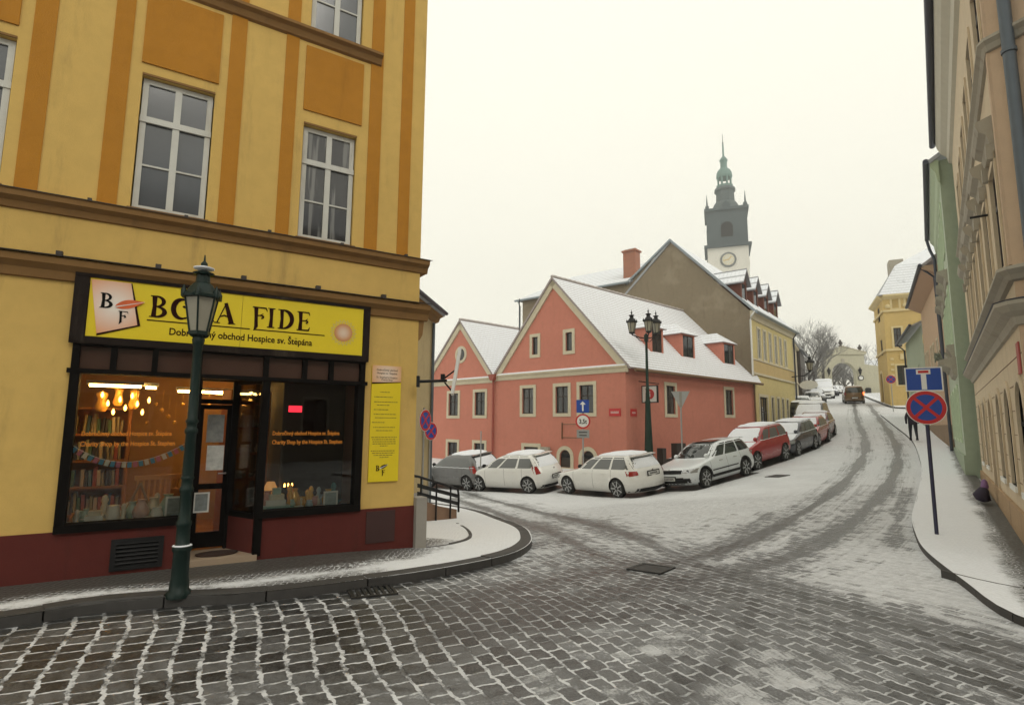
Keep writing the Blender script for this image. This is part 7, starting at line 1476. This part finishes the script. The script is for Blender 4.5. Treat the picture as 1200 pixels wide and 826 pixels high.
SP = signpost('traffic_sign_post', 'post with a blue dead-end sign above a round no-stopping sign on the right pavement', bs, fa-6, zl_(436, bs), .028, M['bluepost'])
no_stopping(SP, zl_(477.5, bs, 1094), .275)
z0, z1 = zl_(458.5, bs), zl_(430.5, bs); hw_ = .25
b = MB(); b.box(-hw_, hw_, -.018, -.008, z0, z1); b.build('plate_back', M['galv'], SP); b = MB(); ring(b, rect(-hw_, hw_, z0, z1), rect(-hw_+.018, hw_-.018, z0+.018, z1-.018), -.024, -.019); b.build('white_edge', M['white_sign'], SP)
MB().box(-hw_+.018, hw_-.018, -.022, -.0185, z0+.018, z1-.018).build('blue_field', M['blue_sign'], SP)
MB().box(-.035, .035, -.026, -.0225, z0+.03, z1-.10).box(-.095, .095, -.0255, -.0225, z1-.115, z1-.035).build('white_T', M['white_sign'], SP); MB().box(-.07, .07, -.029, -.0262, z1-.095, z1-.055).build('red_bar', M['red_sign'], SP)
# one-way and weight limit signs before the gable
by_ = 24.6; bx = atY(683.5, 540, by_)[0]; bs2 = (bx, by_, Z(bx, by_))
S2 = signpost('traffic_sign_post', 'post with blue arrow sign above round 3,5t sign before the salmon gable', bs2, 7, zl_(470, bs2, 684), .035)
z0, z1 = zl_(483.5, bs2, 684), zl_(468.5, bs2, 684)
MB().box(-.27, .27, -.03, -.01, z0, z1).build('blue_field', M['blue_sign'], S2); zc_ = (z0+z1)/2
MB().box(-.035, .035, -.036, -.031, z0+.07, z1-.16).prism([(-.13, z1-.2), (.13, z1-.2), (0, z1-.06)], -.0365, -.0312).build('white_arrow', M['white_sign'], S2)
cz = zl_(493.5, bs2, 684); rr_ = .32; b = MB(); disc(b, rr_*.86, -.03, -.01, cz); b.build('white_disc', M['white_sign'], S2); b = MB(); ring(b, circle(0, cz, rr_, 32), circle(0, cz, rr_*.80, 32), -.036, -.008); b.build('red_ring', M['red_sign'], S2)
text('3,5t', .27, 'lettering', M['black'], S2, (0, -.034, cz-.10), bold=.006, align='CENTER', depth=.006, sx=.8)
MB().box(-.27, .27, -.03, -.01, zl_(513, bs2, 684), zl_(503.5, bs2, 684)).build('supplement_plate', M['galv'], S2)
MB().box(-.18, .18, -.033, -.0305, zl_(507, bs2, 684), zl_(506, bs2, 684)).box(-.16, .16, -.033, -.0305, zl_(510.5, bs2, 684), zl_(509.5, bs2, 684)).build('faded_lines', M['black'], S2)
# give-way sign seen from behind
by_ = 21.4; bx = atY(800, 545, by_)[0]; bs3 = (bx, by_, Z(bx, by_)); S3 = signpost('traffic_sign_post', 'triangular give-way sign seen from its bare grey back', bs3, 17, zl_(460, bs3, 800), .03)
zt2, zb2 = zl_(458.5, bs3, 800), zl_(480, bs3, 800); MB().prism([(-.34, zt2), (0, zb2), (.34, zt2)], -.05, -.03).build('sign_plate', M['galv'], S3); MB().box(-.05, .05, -.055, -.051, zb2+.1, zt2-.02).build('clamp', M['concrete'], S3)
# thin bare post before the left gable
by_ = 25.; bx = atY(563, 560, by_)[0]; T_ = thing('bare_post', 'thin bare grey post behind the dark grey people carrier', 'post', (bx, by_, Z(bx, by_))); MB().tube([(0, 0, 0), (0, 0, atY(563, 505, by_)[2]-Z(bx, by_))], .03, 6).build('post', M['galv'], T_)
# two no-stopping signs at the corner of the beige house
for k, (px, py, Y_, r_, lb) in enumerate(((497.5, 492.5, 13.5, .26, 'round no-stopping sign nearest the railing, turned partly away'), (504.5, 505, 17.2, .27, 'round no-stopping sign half hidden behind the nearer one'))):
    p3 = atY(px, py, Y_); g_ = Z(p3[0], p3[1]); T_ = signpost('no_stopping_sign', lb, (p3[0], p3[1], g_), degrees(atan2(p3[0], p3[1]))+(-58 if k == 0 else -45), p3[2]-g_+.3, .025); no_stopping(T_, p3[2]-g_, r_)
# the round sign by the ochre villa
p3 = atY(1044, 444.5, 47.); g_ = Z(p3[0], p3[1]); T_ = signpost('no_stopping_sign', 'small purple-looking round no-stopping sign before the ochre corner villa', (p3[0], p3[1], g_), degrees(atan2(p3[0], p3[1])), p3[2]-g_+.3, .035); no_stopping(T_, p3[2]-g_, .36)
# manhole cover and gutter grate
for (px, py, rr_, lb, nm) in ((763, 667, .23, 'dark square manhole cover in the middle of the crossing', 'manhole_cover'), (911, 558, .3, 'thin manhole cover in the snow by the parked cars', 'manhole_cover'), (436, 694, .24, 'dark gutter grate at the kerb by the shop corner', 'gutter_grate')):
    g_ = gp(px, py); nrm = Vector((Z(g_[0]-.3, g_[1])-Z(g_[0]+.3, g_[1]), Z(g_[0], g_[1]-.3)-Z(g_[0], g_[1]+.3), .6)).normalized(); q = MB()
    if nm == 'manhole_cover': ring(q, rect(-rr_, rr_, -rr_, rr_), rect(-rr_+.05, rr_-.05, -rr_+.05, rr_-.05), 0, .02); q.box(-rr_+.05, rr_-.05, .004, .02, -rr_+.05, rr_-.05)
    else:
        ring(q, rect(-rr_, rr_, -rr_*.8, rr_*.8), rect(-rr_+.03, rr_-.03, -rr_*.8+.03, rr_*.8-.03), 0, .02)
        for k in range(7): q.box(-rr_+.05+k*rr_*.27, -rr_+.08+k*rr_*.27, .0, .018, -rr_*.8+.03, rr_*.8-.03)
    q.v = [(x, z, -y+.012) for x, y, z in q.v]; q.f = [f[::-1] for f in q.f]; o = q.build(nm, plain('cast_iron', (.028, .027, .026), .6, .3, var=.4, bump=.4)); o.location = (g_[0], g_[1], g_[2]+.006); o.rotation_euler = (nrm.to_track_quat('Z', 'Y') @ Matrix.Rotation(LF.rot, 3, 'Z').to_quaternion()).to_euler(); tag(o, lb, 'cover' if nm == 'manhole_cover' else 'grate')
# ------------------------------------------------------------------ walking person
def person(x, y, az_):
    z = Z(x, y)+.12; root = thing('person', 'person in a dark hooded jacket walking away up the right pavement', 'person', (x, y, z), radians(-az_))
    # +y is the walking direction
    J = {'pel': (0, 0, .95), 'ch': (0, .03, 1.22), 'nk': (0, .05, 1.46), 'hd': (0, .08, 1.58), 'ht': (0, .09, 1.70), 'ls': (-.19, .03, 1.40), 'le': (-.27, -.04, 1.13), 'lw': (-.26, .08, .90), 'lh': (-.255, .11, .82), 'rs': (.19, .03, 1.40), 're': (.27, .0, 1.13), 'rw': (.26, .16, .92), 'rh': (.255, .2, .84),
         'lp': (-.10, 0, .90), 'lk': (-.11, .16, .50), 'la': (-.11, .20, .09), 'lt': (-.11, .36, .05), 'rp': (.10, 0, .90), 'rk': (.11, -.02, .49), 'ra': (.11, -.28, .14), 'rt': (.11, -.18, .03)}
    E_ = [('pel', 'ch'), ('ch', 'nk'), ('nk', 'hd'), ('hd', 'ht'), ('ch', 'ls'), ('ls', 'le'), ('le', 'lw'), ('lw', 'lh'), ('ch', 'rs'), ('rs', 're'), ('re', 'rw'), ('rw', 'rh'), ('pel', 'lp'), ('lp', 'lk'), ('lk', 'la'), ('la', 'lt'), ('pel', 'rp'), ('rp', 'rk'), ('rk', 'ra'), ('ra', 'rt')]
    R_ = dict(pel=(.17, .13), ch=(.20, .14), nk=(.075, .075), hd=(.10, .11), ht=(.09, .10), ls=(.085, .085), le=(.065, .065), lw=(.045, .045), lh=(.04, .05), lp=(.11, .11), lk=(.075, .075), la=(.05, .05), lt=(.045, .04))
    ks = list(J); me = bpy.data.meshes.new('body'); me.from_pydata([J[k] for k in ks], [(ks.index(a), ks.index(b_)) for a, b_ in E_], []); o = bpy.data.objects.new('body', me); COL.objects.link(o)
    sk = o.modifiers.new('s', 'SKIN'); 
    if not me.skin_vertices: pass
    for i, k in enumerate(ks):
        rr = R_.get(k) or R_.get('l'+k[1:]); me.skin_vertices[0].data[i].radius = rr; me.skin_vertices[0].data[i].use_root = (k == 'pel')
    ss_ = o.modifiers.new('u', 'SUBSURF'); ss_.levels = 2; ss_.render_levels = 2
    dg = bpy.context.evaluated_depsgraph_get(); m2 = bpy.data.meshes.new_from_object(o.evaluated_get(dg)); bpy.data.objects.remove(o)
    t = NT('dark_jacket_and_jeans'); sp = t.n('ShaderNodeSeparateXYZ'); t.l(t.coord(), sp.inputs[0]); t.fin(t.mix(t.mapr(sp.outputs[2], .84, .86), (.02, .024, .035), (.018, .014, .028)), .9, 0, .2)
    m2.materials.clear(); m2.materials.append(t.m); m2.polygons.foreach_set('use_smooth', [True]*len(m2.polygons)); b_ = bpy.data.objects.new('body', m2); COL.objects.link(b_); b_.parent = root
    # jacket hem, hood and shoes
    MB().lathe([(.185, .78), (.20, .84), (.195, 1.0), (.20, 1.15)], 18).build('jacket_skirt', plain('dark_jacket', (.018, .014, .028), .9), root).scale = (1, .78, 1)
    MB().lathe([(.09, 1.46), (.125, 1.54), (.125, 1.64), (.09, 1.73), (.03, 1.76)], 16, (0, .06, 0)).build('hood', plain('dark_jacket', (.018, .014, .028), .9), root)
    for sx_, yy_, zz_ in ((-.11, .26, .0), (.11, -.24, .02)): MB().box(sx_-.045, sx_+.045, yy_-.12, yy_+.14, zz_, zz_+.09).build('shoe', M['black'], root)
pp = gp(1071.5, 519); person(pp[0], pp[1], 30)
# ------------------------------------------------------------------ bare trees
def bare_tree(x, y, z, h, spread, seed, label, name='bare_tree', lev=5, upright=.55, thick=.22, grp='bare winter trees beyond the houses'):
    r_ = random.Random(seed); t_ = thing(name, label, 'tree', (x, y, z), 0, grp); trunk, crown = MB(), MB()
    def br(p, d, L, rad, k):
        n = 3; pts = [p]; dd = d.copy(); rr = [rad]
        for i in range(n):
            dd = (dd+Vector((r_.uniform(-.18, .18), r_.uniform(-.18, .18), r_.uniform(-.02, .16)))).normalized(); pts.append(pts[-1]+dd*L/n); rr.append(rad*(1-.45*(i+1)/n))
        (trunk if k >= lev-1 else crown).tube(pts, rr, 5 if k >= lev-1 else 3, caps=False)
        if k <= 0: return
        for q in range(r_.choice((3, 4, 4)) if k > 1 else 4):
            f = r_.uniform(.35, 1.) if q else 1.; i = min(int(f*n), n-1); pp_ = pts[i].lerp(pts[i+1], f*n-i); a = r_.uniform(0, 2*pi); sd = Vector((cos(a), sin(a), r_.uniform(-.1, .5))).normalized()
            nd = (dd*upright+sd*(1-upright)*spread).normalized(); br(pp_, nd, L*r_.uniform(.58, .78), max(rad*.5, .012), k-1)
    br(Vector((0, 0, -.5)), Vector((0, 0, 1)), h*.34, thick, lev)
    trunk.build('trunk', M['bark'], t_); crown.build('crown', M['twig'], t_)
M['bark'] = plain('bark', (.07, .062, .055), .95, var=.3); M['twig'] = plain('frosty_twigs', (.17, .165, .16), .95, var=.3, scale=1.5)
tn = 0
for px, dist, toppx, sp_, lb in ((946, 78, 378, 1.0, 'tall bare tree rising right behind the dark timber house'), (956, 84, 380, 1.0, 'bare tree with a rounded crown second from the dark timber house'), (967, 90, 388, 1.1, 'bare tree in the middle of the clump left of the gateway'), (977, 108, 396, 1.1, 'bare tree just left of the gateway pediment'), (938, 95, 392, 1., 'bare tree mostly behind the cream terrace roof'),
    (951, 76, 420, 1.3, 'low bare tree at the foot of the clump by the street'), (1023, 112, 398, .9, 'bare tree beside the left edge of the ochre corner villa')):
    d = ray(px, 455); d = d*dist/d[1]; zg_ = Z(float(d[0]), dist); top = atY(px, toppx, dist)[2]; bare_tree(float(d[0]), dist, zg_, (top-zg_)*1.25, sp_, 30+tn, lb); tn += 1
for px, dist, hh in ((980, 122, 11), (988, 128, 12), (996, 124, 11), (1001, 132, 13), (984, 138, 12), (992, 118, 9)):
    d = ray(px, 450); d = d*dist/d[1]; bare_tree(float(d[0]), dist, Z(float(d[0]), dist), hh, 1.25, 60+tn, 'bare tree seen through the arch of the gateway', grp='bare trees seen through the gateway arch', thick=.3); tn += 1
# dense bare shrubs under the clump
for k, (px, dist, hh) in enumerate(((944, 72, 5.5), (951, 80, 6), (959, 86, 6), (966, 96, 6), (973, 104, 6))):
    d = ray(px, 462); d = d*dist/d[1]; bare_tree(float(d[0]), dist, Z(float(d[0]), dist), hh, 1.6, 90+k, 'dense bare shrub under the trees left of the gateway', name='bare_shrub', lev=4, upright=.4, thick=.12, grp='bare shrubs left of the gateway')
d = ray(505, 440); dist = 46; d = d*dist/d[1]; bare_tree(float(d[0]), dist, -2., 10.2, 1., 7, 'bare treetop showing between the beige house and the smaller gable')
# hillside behind the gateway
hl = MB(); pts = []
for i in range(25):
    for j in range(7):
        s_, t_ = 150+j*22, -110+i*9; X_, Y_ = xy(s_, t_); pts.append((X_, Y_, 8.6+3.0*(1-abs(j-3)/4)*max(0, 1-abs(t_+15)/90)+.8*sin(i*1.3)*sin(j)))
hl.add(pts, [(i*7+j, (i+1)*7+j, (i+1)*7+j+1, i*7+j+1) for i in range(24) for j in range(6)], smooth=True); o = hl.build('hillside', SNOW); struct(o)

# snowless ground under the parked cars, also darkened as their contact shadow
wa, ca_ = road.data.attributes['wet_shade'], road.data.attributes['cover']; wv = wet_shade.copy(); cv = cov.copy()
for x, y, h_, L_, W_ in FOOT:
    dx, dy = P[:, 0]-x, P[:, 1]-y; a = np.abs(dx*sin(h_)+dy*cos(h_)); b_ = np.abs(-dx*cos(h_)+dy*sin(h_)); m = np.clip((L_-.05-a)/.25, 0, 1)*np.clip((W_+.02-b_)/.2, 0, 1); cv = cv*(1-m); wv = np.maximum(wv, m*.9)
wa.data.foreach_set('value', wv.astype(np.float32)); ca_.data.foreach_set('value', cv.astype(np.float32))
# ------------------------------------------------------------------ air
hz = NT('haze'); hz.t.nodes.remove(hz.b); pv = hz.n('ShaderNodeVolumePrincipled'); pv.inputs['Color'].default_value = (.95, .95, .93, 1); pv.inputs['Density'].default_value = .0015; pv.inputs['Anisotropy'].default_value = .2
hz.l(pv.outputs[0], hz.out.inputs['Volume'])
h = MB().box(-340, 420, -160, 460, -6, 130).build('haze', hz.m); h['kind'] = 'stuff'
